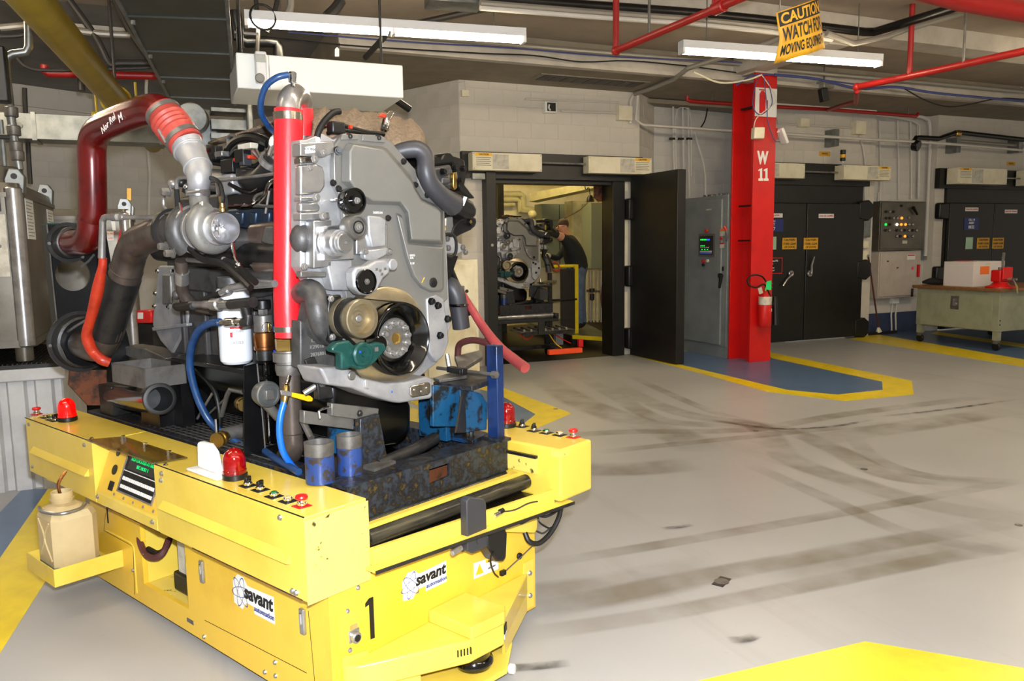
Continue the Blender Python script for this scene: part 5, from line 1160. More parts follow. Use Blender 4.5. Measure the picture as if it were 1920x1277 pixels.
ob('band_clamp', G().lathe(cc(.40), eu, [(0, .080), (0, .092), (.022, .092), (.022, .08)], 32), 'dark_iron', en)
for x, y in ((313, 462), (325, 475), (318, 360)): hexbolt('turbine_bolt', pv(x, y, TV-.09), -ev, .016, en, 'dull_steel', .03)
# oil lines, sensors and hoses at the turbo
ob('oil_feed', G().tube([pv(416, 383, TV-.01), pv(417, 368, TV-.01), pv(412, 345, TV), pv(400, 335, TV+.02), pv(385, 334, TV+.05)], .009, 10, 5), 'black_rubber', en)
ob('oil_fitting', G().lathe(pv(417, 391, TV-.01), ez, [(-.012, .013), (.0, .014), (.004, .010), (.02, .009), (.03, .012), (.045, .012), (.045, 0)], 12), 'brass', en)
for pts, r, m, v in (([(332, 360), (332, 340), (340, 333), (360, 333)], .008, 'steel', TV-.02), ([(331, 355), (334, 390), (340, 430), (343, 450)], .010, 'black_rubber', TV-.05),
                     ([(340, 395), (345, 440), (350, 458), (372, 480), (395, 490), (420, 496), (450, 520), (470, 540)], .014, 'engine_black', TV-.04),
                     ([(338, 380), (342, 410), (344, 440)], .006, 'chrome', TV-.06), ([(322, 350), (308, 366), (307, 385), (312, 393)], .006, 'steel', TV-.02),
                     ([(345, 360), (350, 340), (358, 334)], .009, 'black_rubber', TV), ([(395, 490), (430, 490), (455, 508), (480, 530)], .012, 'black_rubber', TV),
                     ([(436, 455), (440, 480), (448, 500)], .007, 'chrome', TV+.02), ([(352, 487), (385, 490), (420, 492)], .010, 'dull_steel', TV)):
    ob('line', G().tube([pv(x, y, v) for x, y in pts], r, 8, 5), m, en)
for x, y, m, r in ((325, 345, 'steel', .022), (340, 342, 'dark_iron', .02), (350, 350, 'chrome', .014), (447, 498, 'chrome', .014), (420, 487, 'steel', .012)): ob('actuator', G().ball(pv(x, y, TV), r, 12), m, en)
ob('tie_wrap', G().torus(pv(338, 392, TV-.05), ez, .016, .003, 14, 6), 'white_plastic', en); ob('tie_wrap', G().torus(pv(343, 448, TV-.05), ez, .018, .003, 14, 6), 'white_plastic', en)
# turbine oil drain
ob('oil_drain', G().tube([pv(340, 488, 1.62), pv(341, 505, 1.63), pv(342, 540, 1.65), pv(350, 560, 1.67), pv(372, 575, 1.72), pv(400, 580, 1.78)], .026, 14, 4), 'pipe_steel', en)
ob('drain_sleeve', G().tube([pv(341, 509, 1.63), pv(342, 529, 1.645)], .031, 18), 'steel', en)
ob('drain_elbow', G().ball(pv(332, 553, 1.66), .022, 10), 'cast_iron', en)
# --- EGR pipe and valve on top of the head
EV = 1.83
ob('egr_pipe', G().tube([pv(462, 318, EV), pv(462, 328, EV), pv(470, 338, EV), pv(490, 335, EV), pv(508, 315, EV), pv(518, 292, EV)], [.040, .042, .045, .046, .045, .044], 20, 5), 'dark_iron', en)
ob('egr_clamp', G().lathe(pv(512, 304, EV), pv(520, 286, EV)-pv(508, 315, EV), [(-.012, .045), (-.012, .056), (.012, .056), (.012, .045)], 28), 'steel', en)
ob('egr_stub', G().tube([pv(515, 297, EV), pv(526, 270, EV)], .040, 20), 'chrome', en)
ob('egr_cap', G().ball(pv(524, 270, EV), .042, 16), 'white_plastic', en)
ob('egr_cooler', G().tube([pv(400, 338, EV+.05), pv(432, 340, EV+.05)], .05, 20), 'machined_alu', en)
ob('egr_valve', G().vpoly([(400, 330), (432, 325), (436, 362), (404, 370)], EV-.02, .10), 'cast_alu', en, bevel=.01)
for pts, r, m in (([(395, 340), (440, 335), (470, 332), (515, 326)], .007, 'steel'), ([(525, 332), (505, 345), (495, 368), (475, 385), (455, 388)], .009, 'chrome'),
                  ([(430, 345), (450, 355), (470, 362), (485, 355)], .008, 'engine_black'), ([(440, 385), (470, 386), (520, 388)], .006, 'dull_steel'),
                  ([(500, 360), (482, 366), (476, 376), (484, 384), (520, 388)], .006, 'dull_steel'), ([(505, 358), (498, 400)], .005, 'steel'), ([(430, 388), (450, 386), (458, 385)], .008, 'chrome')):
    ob('line', G().tube([pv(x, y, EV-.05) for x, y in pts], r, 8, 4), m, en)
# harness loop and connectors over the rocker cover
for pts, r in (([(425, 290), (440, 268), (462, 258), (485, 260), (505, 270)], .022), ([(432, 295), (445, 278), (465, 270), (490, 278)], .016), ([(392, 300), (410, 290), (425, 295), (440, 305)], .018),
               ([(440, 282), (455, 300), (475, 312), (490, 300), (478, 285)], .010), ([(380, 320), (390, 305), (410, 305), (435, 310)], .016)):
    ob('harness', G().tube([pv(x, y, EV+.06) for x, y in pts], r, 10, 5), 'engine_black', en)
for x, y, w, h, m in ((400, 288, .05, .03, 'black_plastic'), (455, 293, .035, .03, 'black_plastic'), (432, 312, .05, .03, 'black_plastic'), (398, 283, .03, .012, 'button_red'), (412, 290, .05, .012, 'steel'), (460, 300, .018, .025, 'grey_plastic'), (446, 300, .008, .008, 'orange_sleeve'), (472, 295, .008, .008, 'orange_sleeve'), (465, 275, .05, .012, 'label_dirty')):
    ob('connector', G().obox(pv(x, y, EV+.03), eu, ez, ev, w, h, .02), m, en, bevel=.004)
ob('fuel_sensor', G().tube([pv(478, 284, EV), pv(488, 298, EV)], [.016, .006], 10), 'chrome', en)
ob('breather_fitting', G().tube([pv(428, 275, EV+.1), pv(428, 258, EV+.1), pv(438, 254, EV+.1), pv(446, 262, EV+.1)], .009, 8, 4), 'dull_steel', en)
ob('head_bracket', G().vpoly([(425, 365), (520, 356), (520, 380), (428, 388)], EV, .04), 'engine_black', en, bevel=.006)
# oil filter
of = pv(440, 612, 1.735); r = .066; zb_ = pv(440, 680, 1.735).z; zt_ = pv(440, 545, 1.735).z
fl_ = ob('oil_filter', G().lathe(V((of.x, of.y, zb_)), ez, [(0, 0), (0, r*.8), (.012, r*.97), (.03, r), (zt_-zb_, r), (zt_-zb_+.01, r*.9), (zt_-zb_+.01, 0)], 40), 'filter_white', en)
cn_ = V((of.x, of.y, 0)); fdir = (V((EYEP.x, EYEP.y, 0))-cn_).normalized(); fr_ = V((-fdir.y, fdir.x, 0))
def onfil(a, z, k=.0008): d = fdir*math.cos(a)+fr_*math.sin(a); return V((of.x, of.y, z))+d*(r+k), d
for z, h, m, a0, a1 in ((1.283, .004, 'ink_red', -.3, .5), (1.255, .010, 'ink_red', -.3, -.15)):
    vs = []; n = 8
    for k in range(n+1):
        p, d = onfil(a0+(a1-a0)*k/n, z); vs += [p-ez*h, p+ez*h]
    ob('filter_print', G().add(vs, [(2*k, 2*k+1, 2*k+3, 2*k+2) for k in range(n)]), m, fl_)
for s, z, m in (('LF9080', 1.270, 'ink_grey'), ('A3023', 1.222, 'ink_grey')):
    p, d = onfil(.15, z, .003); text(s, p, fr_, ez, .016, m, fl_, .0003)
ob('filter_head', G().cyl(V((of.x, of.y, zt_+.011)), ez, .06, .05, 24, .006), 'cast_iron', en)
# chalk writing
for s, x, y in (('N 2', 430, 0, ), ): pass
for s, x, y in (('R/6', 362, 512), ('5740', 365, 527)): text(s, pv(x, y, 1.868), -eu, ez, .035, 'lever_yellow', en)
ob('cooler_housing', G().vpoly([(352, 500), (470, 506), (560, 508), (560, 545), (470, 560), (352, 545)], 1.84, .04), 'cast_iron', en, bevel=.01, seg=2)
# ================================================================== pipes and hoses around the engine (each one a thing)
# dark red charge air pipe from the rear bracket to the compressor
RV = 1.545
c0 = pu(127, 455, PU-.03); RV = inA(c0)[0]
rp = thing('charge_air_pipe', c0-ez*.10, 'glossy dark red metal pipe arching from the black bracket to the turbocharger', 'pipe')
R = .061
path = [pu(127, 455, PU-.02), A(RV, 4.02, c0.z), A(RV, 3.95, c0.z+.012), A(RV, 3.905, c0.z+.05), A(RV, 3.885, c0.z+.11)]
path += [pv(174, 400, RV), pv(173, 330, RV), pv(172, 285, RV), pv(176, 258, RV), pv(190, 240, RV), pv(215, 228, RV), pv(250, 214, RV), pv(276, 206, RV), pv(296, 205, RV+.01), pv(309, 213, RV+.02)]
ob('pipe', G().tube(path, R, 26, 3), 'red_pipe', rp)
text('M', pv(226, 221, RV-.0605), -eu*.9+ez*.3, ez, .05, 'label_white', rp, name='chalk_mark'); text('Nor Rel', pv(203, 232, RV-.0605), -eu*.9+ez*.32, ez, .045, 'label_white', rp, name='chalk_mark')
a, b = pv(303, 209, RV+.015), pv(350, 270, RV+.05); d = b-a
sl_ = [a, a+d*.25, a+d*.3, a+d*.36, a+d*.42, a+d*.48, a+d*.54, a+d*.6, a+d*.66, a+d*.72, a+d*1.0]
ob('silicone_sleeve', G().tube(sl_, [.068, .070, .076, .070, .076, .070, .076, .070, .074, .070, .069], 28), 'red_sleeve', rp)
for k in (.10, .86): ob('band_clamp', G().lathe(a+d*k, d, [(-.010, .069), (-.010, .073), (.010, .073), (.010, .069)], 28), 'dull_steel', rp)
ob('clamp_screw', G().cyl(a+d*.62-ev*.075, d+eu*.05, .006, .06, 8), 'steel', rp)
q = [a+d*.95, pv(356, 283, RV+.055), pv(364, 298, RV+.055), pv(371, 315, RV+.05), pv(373, 335, TV), pv(371, 358, TV)]
ob('alu_elbow', G().tube(q, [.064, .060, .055, .052, .045, .038], 26, 5), 'cast_alu', rp)
for k, (p, e, r) in enumerate(((q[1], q[2]-q[1], .063), (q[3], q[3]-q[2], .054))): ob('weld_bead', G().torus(p, e, r-.002, .005, 28, 8), 'cast_alu', rp)
ob('v_clamp', G().lathe(pv(371, 362, TV), ez, [(-.012, .037), (-.012, .046), (.012, .046), (.012, .037)], 28), 'steel', rp)
ob('v_clamp_bolt', G().cyl(pv(352, 361, TV-.045), -eu, .005, .10, 8), 'steel', rp)
# exhaust pipe from the turbine to the lower bracket ring
xv = TV
ep = thing('exhaust_pipe', pu(150, 640, PU-.02)-ez*.12, 'dull brown steel exhaust pipe bending down from the turbine to the bracket', 'pipe')
ce = cc(.41)
ob('pipe', G().tube([ce, cc(.47, -.01, .0), pv(262, 452, xv), pv(248, 470, xv), pv(241, 492, xv), pv(228, 540, xv), pv(212, 590, xv-.01), pv(198, 632, xv-.02), pv(182, 650, xv-.03), pu(158, 645, PU-.03)], [.068, .068, .068, .068, .068, .072, .072, .072, .072, .075], 26, 4), 'pipe_steel', ep)
ob('slip_joint', G().tube([pv(233, 519, xv), pv(199, 628, xv-.02)], .0745, 28), 'dark_iron', ep)
ob('weld_bead', G().torus(pv(237, 505, xv), pv(233, 519, xv)-pv(241, 492, xv), .069, .004, 28, 8), 'pipe_steel', ep)
# orange sleeved probe line
OV = 1.46
pl = thing('probe_line', pv(190, 682, OV), 'bright orange fire sleeve on a thin line with steel fittings at its top', 'hose')
ob('sleeve', G().tube([pv(193, 484, OV), pv(192, 500, OV), pv(188, 520, OV), pv(183, 545, OV), pv(175, 580, OV), pv(168, 605, OV), pv(163, 625, OV), pv(166, 642, OV+.01), pv(175, 660, OV+.03), pv(190, 674, OV+.05), pv(205, 680, OV+.08)], [.017, .018, .022, .026, .024, .022, .024, .026, .025, .024, .022], 14, 5), 'orange_sleeve', pl)
ob('steel_tube', G().tube([pv(191, 484, OV), pv(192, 415, OV), pv(195, 408, OV), pv(202, 406, OV)], [.016, .013, .013, .012], 12), 'steel', pl)
ob('union', G().lathe(pv(202, 407, OV), pv(300, 408, OV+.08)-pv(202, 407, OV), [(0, 0), (0, .014), (.03, .014), (.03, .018), (.06, .018), (.06, .014), (.065, .018), (.07, .014), (.075, .018), (.08, .014), (.10, .014), (.10, .010), (.30, .010), (.30, .014), (.33, .014), (.33, 0)], 14), 'steel', pl)
# big red coolant hose standing beside the engine
HU = 2.56
h0, h1 = pu(541, 632, HU), pu(541, 206, HU)
ch = thing('coolant_hose', pu(545, 846, HU)-ez*.05, 'bright red vertical rubber hose with clamps on a brown elbow pipe', 'hose')
hr = .0505
ob('hose', G().tube([h0, pu(538, 560, HU), pu(539, 450, HU), pu(540, 330, HU), h1], [hr*.98, hr*.98, hr, hr*1.03, hr*1.04], 32, 6), 'red_hose', ch)
ob('hose_clamp', G().lathe(pu(540, 219, HU), ez, [(-.014, hr), (-.014, hr*1.07), (.014, hr*1.07), (.014, hr)], 32), 'brushed', ch)
ob('hose_clamp', G().lathe(pu(540, 616, HU), ez, [(-.010, hr*.9), (-.010, hr*1.03), (.010, hr*1.03), (.010, hr*.9)], 32), 'brushed', ch)
tp = [h1-ez*.02, pu(541, 200, HU), pu(544, 187, HU+.01), pu(552, 179, HU+.05), pu(562, 183, HU+.11), pu(566, 198, HU+.14), pu(566, 222, HU+.14)]
ob('steel_bend', G().tube(tp, [.044, .044, .044, .044, .043, .042, .042], 24, 5), 'steel', ch)
ob('second_hose', G().tube([pu(566, 205, HU+.14), pu(567, 270, HU+.14)], .045, 24), 'red_hose', ch)
ob('hose_clamp', G().lathe(pu(567, 262, HU+.14), ez, [(-.01, .045), (-.01, .048), (.01, .048), (.01, .045)], 28), 'dull_steel', ch)
nut = pu(540, 632, HU)
ob('hex_nut', G().lathe(pu(541, 657, HU), ez, [(0, 0), (0, .049), (.004, .052), (.042, .052), (.046, .049), (.046, 0)], 6), 'brass', ch)
ob('union_body', G().lathe(pu(543, 702, HU), ez, [(0, 0), (0, .048), (.02, .052), (.04, .052), (.042, .046), (.05, .046), (.052, .058), (.085, .058), (.087, .05), (.093, .05), (.093, 0)], 32), 'dull_steel', ch)
ob('elbow_pipe', G().tube([pu(543, 700, HU), pu(546, 760, HU), pu(549, 820, HU), pu(550, 838, HU+.01), pu(545, 852, HU+.05), pu(536, 858, HU+.12)], [.040, .039, .038, .039, .040, .040], 22, 4), 'pipe_steel', ch)
ob('weld_bead', G().torus(pu(549, 812, HU), ez, .0385, .003, 24, 6), 'pipe_steel', ch)
v_ = [pu(549, 134, HU), pu(549, 157, HU)]
ob('bleed_valve', G().lathe(v_[1]-ez*.01, ez, [(0, .008), (.012, .008), (.016, .015), (.045, .017), (.052, .012), (.054, 0)], 16), 'chrome', ch)
# blue bleed hose
ob('bleed_hose', G().tube([pu(541, 140, HU-.02), pu(520, 145, HU), pu(500, 160, HU+.04), pu(490, 185, HU+.08), pu(490, 212, HU+.12), pu(503, 236, HU+.16), pu(516, 250, HU+.20)], .0115, 12, 6), 'blue_hose', label='dark blue bleed hose looping from the chrome valve above the red hose', cat='hose')
# ball valve with yellow lever and the bright blue hose
bv = thing('ball_valve', pu(537, 765, HU-.05), 'small ball valve with a long yellow lever on the brown elbow pipe', 'valve')
ob('valve_body', G().tube([pu(537, 724, HU-.05), pu(535, 742, HU-.06), pu(533, 758, HU-.06)], [.012, .016, .012], 12), 'brass', bv)
ob('nipple', G().tube([pu(543, 705, HU-.035), pu(538, 722, HU-.05)], .008, 10), 'chrome', bv)
ob('lever', G().upoly([(527, 734), (540, 735), (548, 736), (582, 742), (588, 747), (586, 753), (578, 753), (546, 744), (528, 740)], HU-.09, .008), 'lever_yellow', bv, bevel=.003)
ob('lever_hub', G().upoly([(526, 732), (542, 733), (548, 737), (547, 744), (528, 741)], HU-.096, .006), 'steel', bv, bevel=.002)
ob('air_hose', G().tube([pu(533, 754, HU-.06), pu(526, 780, HU-.06), pu(524, 810, HU-.06), pu(530, 845, HU-.06), pu(545, 870, HU-.05), pu(562, 888, HU-.04)], .0125, 12, 6), 'bright_blue', label='bright blue plastic hose hanging from the yellow levered valve', cat='hose')
ga = pu(504, 740, 2.66)
gm = thing('flow_meter', ga-ez*.05, 'round grey flow meter head mounted beside the dark upright', 'meter')
ob('meter_head', G().lathe(ga+eu*.05, -eu, [(0, 0), (0, .045), (.03, .052), (.05, .052), (.055, .048), (.055, .040), (.052, .038), (.052, 0)], 32), 'galvanised', gm)
ob('meter_lid', G().obox(ga-eu*.006, ev, ez, eu, .018, .02, .005), 'dull_steel', gm, bevel=.003)
ob('meter_stem', G().tube([ga+eu*.02-ez*.04, ga+ev*.05-ez*.10+eu*.02], .02, 12), 'dull_steel', gm)
# coupling stack on the upright shelf (bronze camlock and fittings)
cs = pu(497, 668, 2.84); cs0 = V((cs.x, cs.y, 0)); zz = lambda y: pu(497, y, 2.84).z
ck = thing('camlock_stack', V((cs.x, cs.y, zz(676))), 'bronze camlock coupling with steel fittings stacked on the dark upright shelf', 'coupling')
def ring(name, y0, y1, r, m, n=24): return ob(name, G().cyl(cs0+ez*zz(y1), ez, r, zz(y0)-zz(y1), n, .003), m, ck)
ring('lower_union', 655, 676, .034, 'dark_iron'); ring('bronze_body', 622, 655, .040, 'bronze'); ring('bronze_flange', 648, 656, .042, 'bronze'); ring('steel_sleeve', 590, 622, .038, 'dull_steel'); ring('neck', 578, 590, .020, 'steel', 6); ring('black_cap', 562, 579, .034, 'engine_black')
for s in (-1, 1): ob('cam_arm', G().tube([cs0+ez*zz(628)+ev*.04*s, cs0+ez*zz(640)+ev*.046*s-eu*.01, cs0+ez*zz(650)+ev*.042*s-eu*.01], .007, 8), 'bronze', ck)
ob('pull_ring', G().torus(cs0+ez*zz(612)-eu*.045-ev*.012, -eu-ev*.3, .020, .002, 24, 6), 'chrome', ck); ob('cam_tab', G().obox(cs0+ez*zz(612)-eu*.04, ev, ez, eu, .008, .018, .006), 'brass', ck, bevel=.003)
ob('lower_pipe', G().tube([cs0+ez*zz(677), cs0+ez*zz(760), cs0+ez*(SZ1+.03)], .03, 16), 'black_gloss', ck)
for k, (y0, r) in enumerate(((690, .037), (720, .036), (770, .035))): ob('pipe_coupling', G().cyl(cs0+ez*(zz(y0)-.03), ez, r, .05, 20, .004), 'black_gloss', ck)
ob('blue_strap', G().tube([cs0+ev*.045+eu*.02+ez*zz(610), cs0+ev*.05+eu*.02+ez*zz(640), cs0+ev*.048+eu*.02+ez*zz(680), cs0+ev*.04+eu*.02+ez*zz(700)], [.012, .014, .012, .004], 8, 4), 'royal_blue', label='royal blue strap hanging behind the bronze camlock', cat='strap')
# hydraulic style test lines to the stack
tl = thing('pressure_lines', pv(420, 600, 1.62), 'black pressure hoses with chrome couplings crossing in front of the white filter', 'hose')
LV = 1.62
ob('upper_hose', G().tube([pv(330, 574, LV), pv(360, 570, LV), pv(400, 556, LV), pv(418, 548, LV)], .014, 12, 4), 'black_rubber', tl)
ob('upper_fitting', G().tube([pv(416, 549, LV), pv(430, 543, LV), pv(431, 540, LV), pv(470, 533, LV), pv(471, 532, LV), pv(515, 532, LV)], [.016, .018, .014, .016, .021, .014], 14), 'steel', tl)
ob('lower_hose', G().tube([pv(330, 574, LV), pv(336, 577, LV-.01), pv(362, 574, LV-.02)], .016, 12, 4), 'black_rubber', tl)
ob('lower_fitting', G().tube([pv(358, 571, LV-.01), pv(382, 571, LV-.01), pv(384, 571, LV-.01), pv(398, 571, LV-.01), pv(400, 571, LV-.01), pv(412, 571, LV-.01), pv(413, 571, LV-.01), pv(434, 571, LV-.01)], [.015, .015, .018, .018, .026, .026, .019, .019], 16), 'steel', tl)
ob('tee', G().tube([pv(432, 571, LV-.01), pv(475, 567, LV-.01)], .021, 14).tube([pv(458, 570, LV-.01), pv(465, 596, LV-.01)], .018, 14), 'dark_iron', tl)
ob('tee_elbow', G().tube([pv(465, 592, LV-.01), pv(467, 604, LV-.01), pv(456, 606, LV-.01)], .018, 14), 'dark_iron', tl)
ob('lower_nipple', G().tube([pv(456, 602, LV-.01), pv(442, 603, LV-.01), pv(441, 603, LV-.01), pv(425, 604, LV-.01), pv(424, 604, LV-.01), pv(410, 605, LV-.01)], [.012, .012, .017, .017, .011, .011], 14), 'brushed', tl)
ob('drain_hose', G().tube([pv(412, 604, LV-.01), pv(395, 606, LV-.01), pv(374, 618, LV-.01), pv(360, 645, LV), pv(356, 680, LV+.01), pv(361, 715, LV+.02), pv(374, 755, LV+.04), pv(395, 792, LV+.07), pv(425, 818, LV+.10), pv(458, 836, LV+.14)], .016, 12, 6), 'blue_hose', label='long dark blue hose curving from the filter down to the pallet floor', cat='hose')
ob('floor_hose', G().tube([pz(497, 846, SZ1+.02), pz(520, 862, SZ1+.015), pz(560, 885, SZ1+.015)], .014, 10, 4), 'blue_hose', label='dirty blue hose lying on the pallet floor behind the bright blue one', cat='hose')
# thick faded red hose and maroon hose hanging over the corner post
ob('return_hose', G().tube([pu(864, 545, 2.62), pu(880, 572, 2.55), pu(905, 612, 2.45), pu(935, 650, 2.32), pu(965, 675, 2.20), pu(985, 690, 2.12)], [.015, .018, .021, .023, .024, .024], 16, 6), 'faded_red_hose', label='thick faded red hose reaching from the engine over the blue corner post', cat='hose')
ob('heater_hose', G().tube([pu(858, 668, 2.62), pu(862, 646, 2.60), pu(885, 638, 2.52), pu(915, 644, 2.42), pu(945, 662, 2.32), pu(962, 676, 2.24)], .016, 14, 6), 'maroon_hose', label='dull maroon hose behind the faded red hose at the corner post', cat='hose')
ob('support_block', G().prism([pz(852, 668, 1.10), pz(900, 656, 1.10), pz(905, 668, 1.08), pz(862, 694, 1.08)], -ez*.02), 'dull_steel', sk, bevel=.003)
# brown blanket draped over the engine top, with a loose valve on it
import bisect
def prof(tab, x):
    k = min(max(bisect.bisect([a for a, b in tab], x), 1), len(tab)-1); (a, b), (c, d) = tab[k-1], tab[k]; return b+(d-b)*(x-a)/(c-a)
tpy = [(560, 209), (580, 205), (620, 206), (660, 207), (700, 210), (740, 217), (770, 226), (788, 238), (796, 258), (802, 280)]
bty = [(560, 262), (600, 262), (650, 262), (720, 268), (760, 278), (802, 292)]
nx, ny = 40, 14; vs = []; fs = []
for i in range(nx+1):
    x = 586+216*i/nx
    for j in range(ny+1):
        t = j/ny; w = .006*math.sin(x*.11+t*9)+.005*math.sin(x*.23-t*14)+.003*random.random()
        if t < .5:
            k = math.sin(t*math.pi); vs.append(pu(x, prof(bty, x)+(prof(tpy, x)-prof(bty, x))*k, 2.53+.25*t*2)+ez*w-eu*w)
        else:
            vs.append(pu(x, prof(tpy, x), 2.78)+eu*(t-.5)*1.7+ez*(w-.10*(t-.5)))
for i in range(nx):
    for j in range(ny):
        a = i*(ny+1)+j; fs.append((a, a+ny+1, a+ny+2, a+1))
bk = ob('blanket', G().add(vs, fs), 'burlap', smooth=60, label='coarse brown fibre blanket draped over the top of the large engine', cat='blanket')
bk.modifiers.new('thick', 'SOLIDIFY').thickness = .012
vt = pu(722, 236, 2.58)
lv = thing('loose_valve', vt-ez*.03, 'small chrome ball valve with a red handle lying on the brown blanket', 'valve')
ob('valve_body', G().tube([pu(721, 240, 2.54), pu(724, 226, 2.54), pu(734, 212, 2.57)], [.017, .015, .011], 14), 'chrome', lv)
ob('valve_nut', G().lathe(pu(722, 236, 2.54), pu(721, 240, 2.54)-pu(724, 226, 2.54), [(0, .014), (0, .019), (.02, .019), (.02, .014)], 6), 'chrome', lv)
ob('valve_handle', G().upoly([(710, 218), (718, 212), (726, 215), (722, 221)], 2.53, .012), 'orange_sleeve', lv, bevel=.003)
# black hose and wiring on top
ob('vent_hose', G().tube([pu(594, 262, 2.44), pu(598, 245, 2.44), pu(610, 225, 2.44), pu(626, 211, 2.44), pu(637, 209, 2.44)], .012, 12, 5), 'black_rubber', label='short black vent hose with a cut end curling up from the engine', cat='hose')
ob('hose_ferrule', G().cyl(pu(594, 268, 2.44), ez, .013, .02, 12, .002), 'white_plastic', en)
for pts, r in (([(600, 240), (622, 232), (645, 236), (680, 246), (720, 252)], .009), ([(614, 250), (640, 244), (690, 250)], .008)):
    ob('top_harness', G().tube([pu(x, y, 2.50) for x, y in pts], r, 8, 5), 'engine_black', en)
ob('top_connector', G().obox(pu(630, 240, 2.47), ev, ez, eu, .03, .022, .02), 'black_plastic', en, bevel=.006)
for x, y in ((608, 233), (657, 238)): ob('orange_clip', G().obox(pu(x, y, 2.46), ev, ez, eu, .006, .007, .006), 'orange_sleeve', en)
mat('white_paint_old', (.74, .74, .74), .5, 0, (.66, .66, .66), 5, .4, .7)
# ================================================================== left bay: containment bin, totes, ducts, pipes
bn = thing('containment_bin', (-1.6, 6.6, 0), 'white corrugated spill containment bin with a black grating top', 'bin')
bx1 = -.74; bx0 = -3.0; byf = 6.08
g = G(); n = 14; prof = []
for k in range(n):
    x = bx0+(bx1-bx0)*k/n; w = (bx1-bx0)/n
    prof += [(x, byf), (x+w*.55, byf), (x+w*.65, byf+.035), (x+w*.9, byf+.035)]
prof += [(bx1, byf), (bx1, byf+1.3), (bx0, byf+1.3)]
ob('bin_wall', G().prism([V((x, y, .0)) for x, y in prof], ez*.75), 'white_paint_old', bn, smooth=0)
ob('bin_rim', G().box(bx0-.02, bx1+.02, byf-.03, byf+1.32, .751, .835), 'white_paint_old', bn, bevel=.01)
ob('bin_grating', G().box(bx0, bx1+.07, byf-.02, byf+1.3, .836, .862), 'black_rubber', bn, smooth=0)
for k in range(40):
    x = bx1-.01-k*.028
    ob('grating_bar', G().box(x, x+.006, byf, byf+1.25, .8625, .869), 'dark_iron', bn, smooth=0)
def tote(name, x0, x1, y0, y1, z0, z1, label, m='stainless'):
    t = thing(name, ((x0+x1)/2, (y0+y1)/2, z0), label, 'tank', 'stainless steel totes')
    def rr(z, k=0, r=.07):
        q = []
        for cx_, cy_, a0 in ((x1-r-k, y0+r+k, -90), (x1-r-k, y1-r-k, 0), (x0+r+k, y1-r-k, 90), (x0+r+k, y0+r+k, 180)):
            for s in range(7): a = math.radians(a0+15*s); q.append(V((cx_+r*math.cos(a), cy_+r*math.sin(a), z)))
        return q
    hb_ = z0+.10
    ob('shell', G().taper(rr(hb_, 0), rr(z1-.12, 0)).taper(rr(z1-.12, 0), rr(z1-.03, .02)), m, t, smooth=40)
    ob('top_rail', G().taper(rr(z1-.125, -.012), rr(z1-.095, -.012)), m, t, smooth=40)
    ob('bottom_rail', G().taper(rr(hb_, -.008), rr(hb_+.05, -.008)), m, t, smooth=40)
    for xx in (x0+.07, x1-.07):
        for yy in (y0+.06, y1-.06): ob('leg', G().cyl((xx, yy, z0), ez, .055, .16, 18, .004), m, t)
    ob('corner_post', G().cyl((x1-.05, y0+.03, hb_), ez, .055, z1-hb_-.06, 20, .01), 'steel', t)
    for xx, yy in ((x1-.06, y1-.10), (x1-.06, y0+.12)):
        ob('lift_lug', G().prism([V((xx-.04, yy, z1-.10)), V((xx+.06, yy, z1-.10)), V((xx+.07, yy, z1+.02)), V((xx+.04, yy, z1+.07)), V((xx-.02, yy, z1+.07)), V((xx-.05, yy, z1))], V((0, .10, 0))), 'galvanised', t, bevel=.006)
        ob('lug_hole', G().cyl((xx+.01, yy-.001, z1+.02), (0, -1, 0), .02, .002, 14), 'ink', t)
    return t
T1 = tote('liquid_tote', -1.85, -.90, 6.15, 7.75, .870, 2.10, 'stainless steel tote with paper labels on the black bin grating')
ob('lid_ring', G().cyl((-1.12, 6.45, 2.05), ez, .20, .14, 32, .006), 'stainless', T1)
for y0, y1, z0, z1, n in ((6.27, 6.60, 1.70, 1.98, 11), (7.28, 7.62, 1.55, 1.95, 9)):
    s1 = ob('label', G().box(-.8995, -.897, y0, y1, z0, z1), 'label_white', T1, smooth=0)
    for k in range(n): ob('print_line', G().box(-.8968, -.896, y0+.03, y1-.03-.04*(k % 3), z1-.03-k*.023, z1-.024-k*.023), 'ink_grey', s1, smooth=0)
s3 = ob('label', G().box(-1.40, -1.0, 6.1385, 6.148, 1.45, 1.86), 'label_dirty', T1, smooth=0)
text('TO', (-1.08, 6.138, 1.76), (1, 0, 0), ez, .06, 'ink', s3); text('P', (-1.05, 6.138, 1.64), (1, 0, 0), ez, .06, 'ink', s3)
ob('placard', G().box(-1.40, -1.02, 6.1385, 6.148, 1.88, 2.05), 'ink', T1, smooth=0)
T2 = tote('liquid_tote', -1.28, -.33, 8.0, 8.8, .60, 2.02, 'stainless steel tote with a red flame label, behind the dark red pipe')
def stick(pix, m, nm='label'): return ob(nm, G().ypoly(pix, 7.992, -.002), m, T2, smooth=0)
stick([(200, 434), (213, 434), (213, 451), (201, 451)], 'label_white'); stick([(208, 414), (216, 413), (217, 432), (211, 432)], 'label_white')
stick([(219, 458), (227, 418), (238, 456), (229, 474)], 'ink_red', 'flame_label'); stick([(236, 395), (244, 394), (245, 460), (238, 460)], 'label_white')
text('DO NOT', py(207, 438, 7.989), (1, 0, 0), ez, .025, 'ink_red', T2); text('USE', py(207, 447, 7.989), (1, 0, 0), ez, .025, 'ink_red', T2)
stick([(238, 353), (246, 353), (246, 376), (238, 374)], 'lever_yellow', 'yellow_tag')
ob('tote_stand', G().box(-1.28, -.31, 7.98, 8.8, 0, .598), 'black_paint', label='black steel stand under the tote with the flame label', cat='stand', bevel=.01)
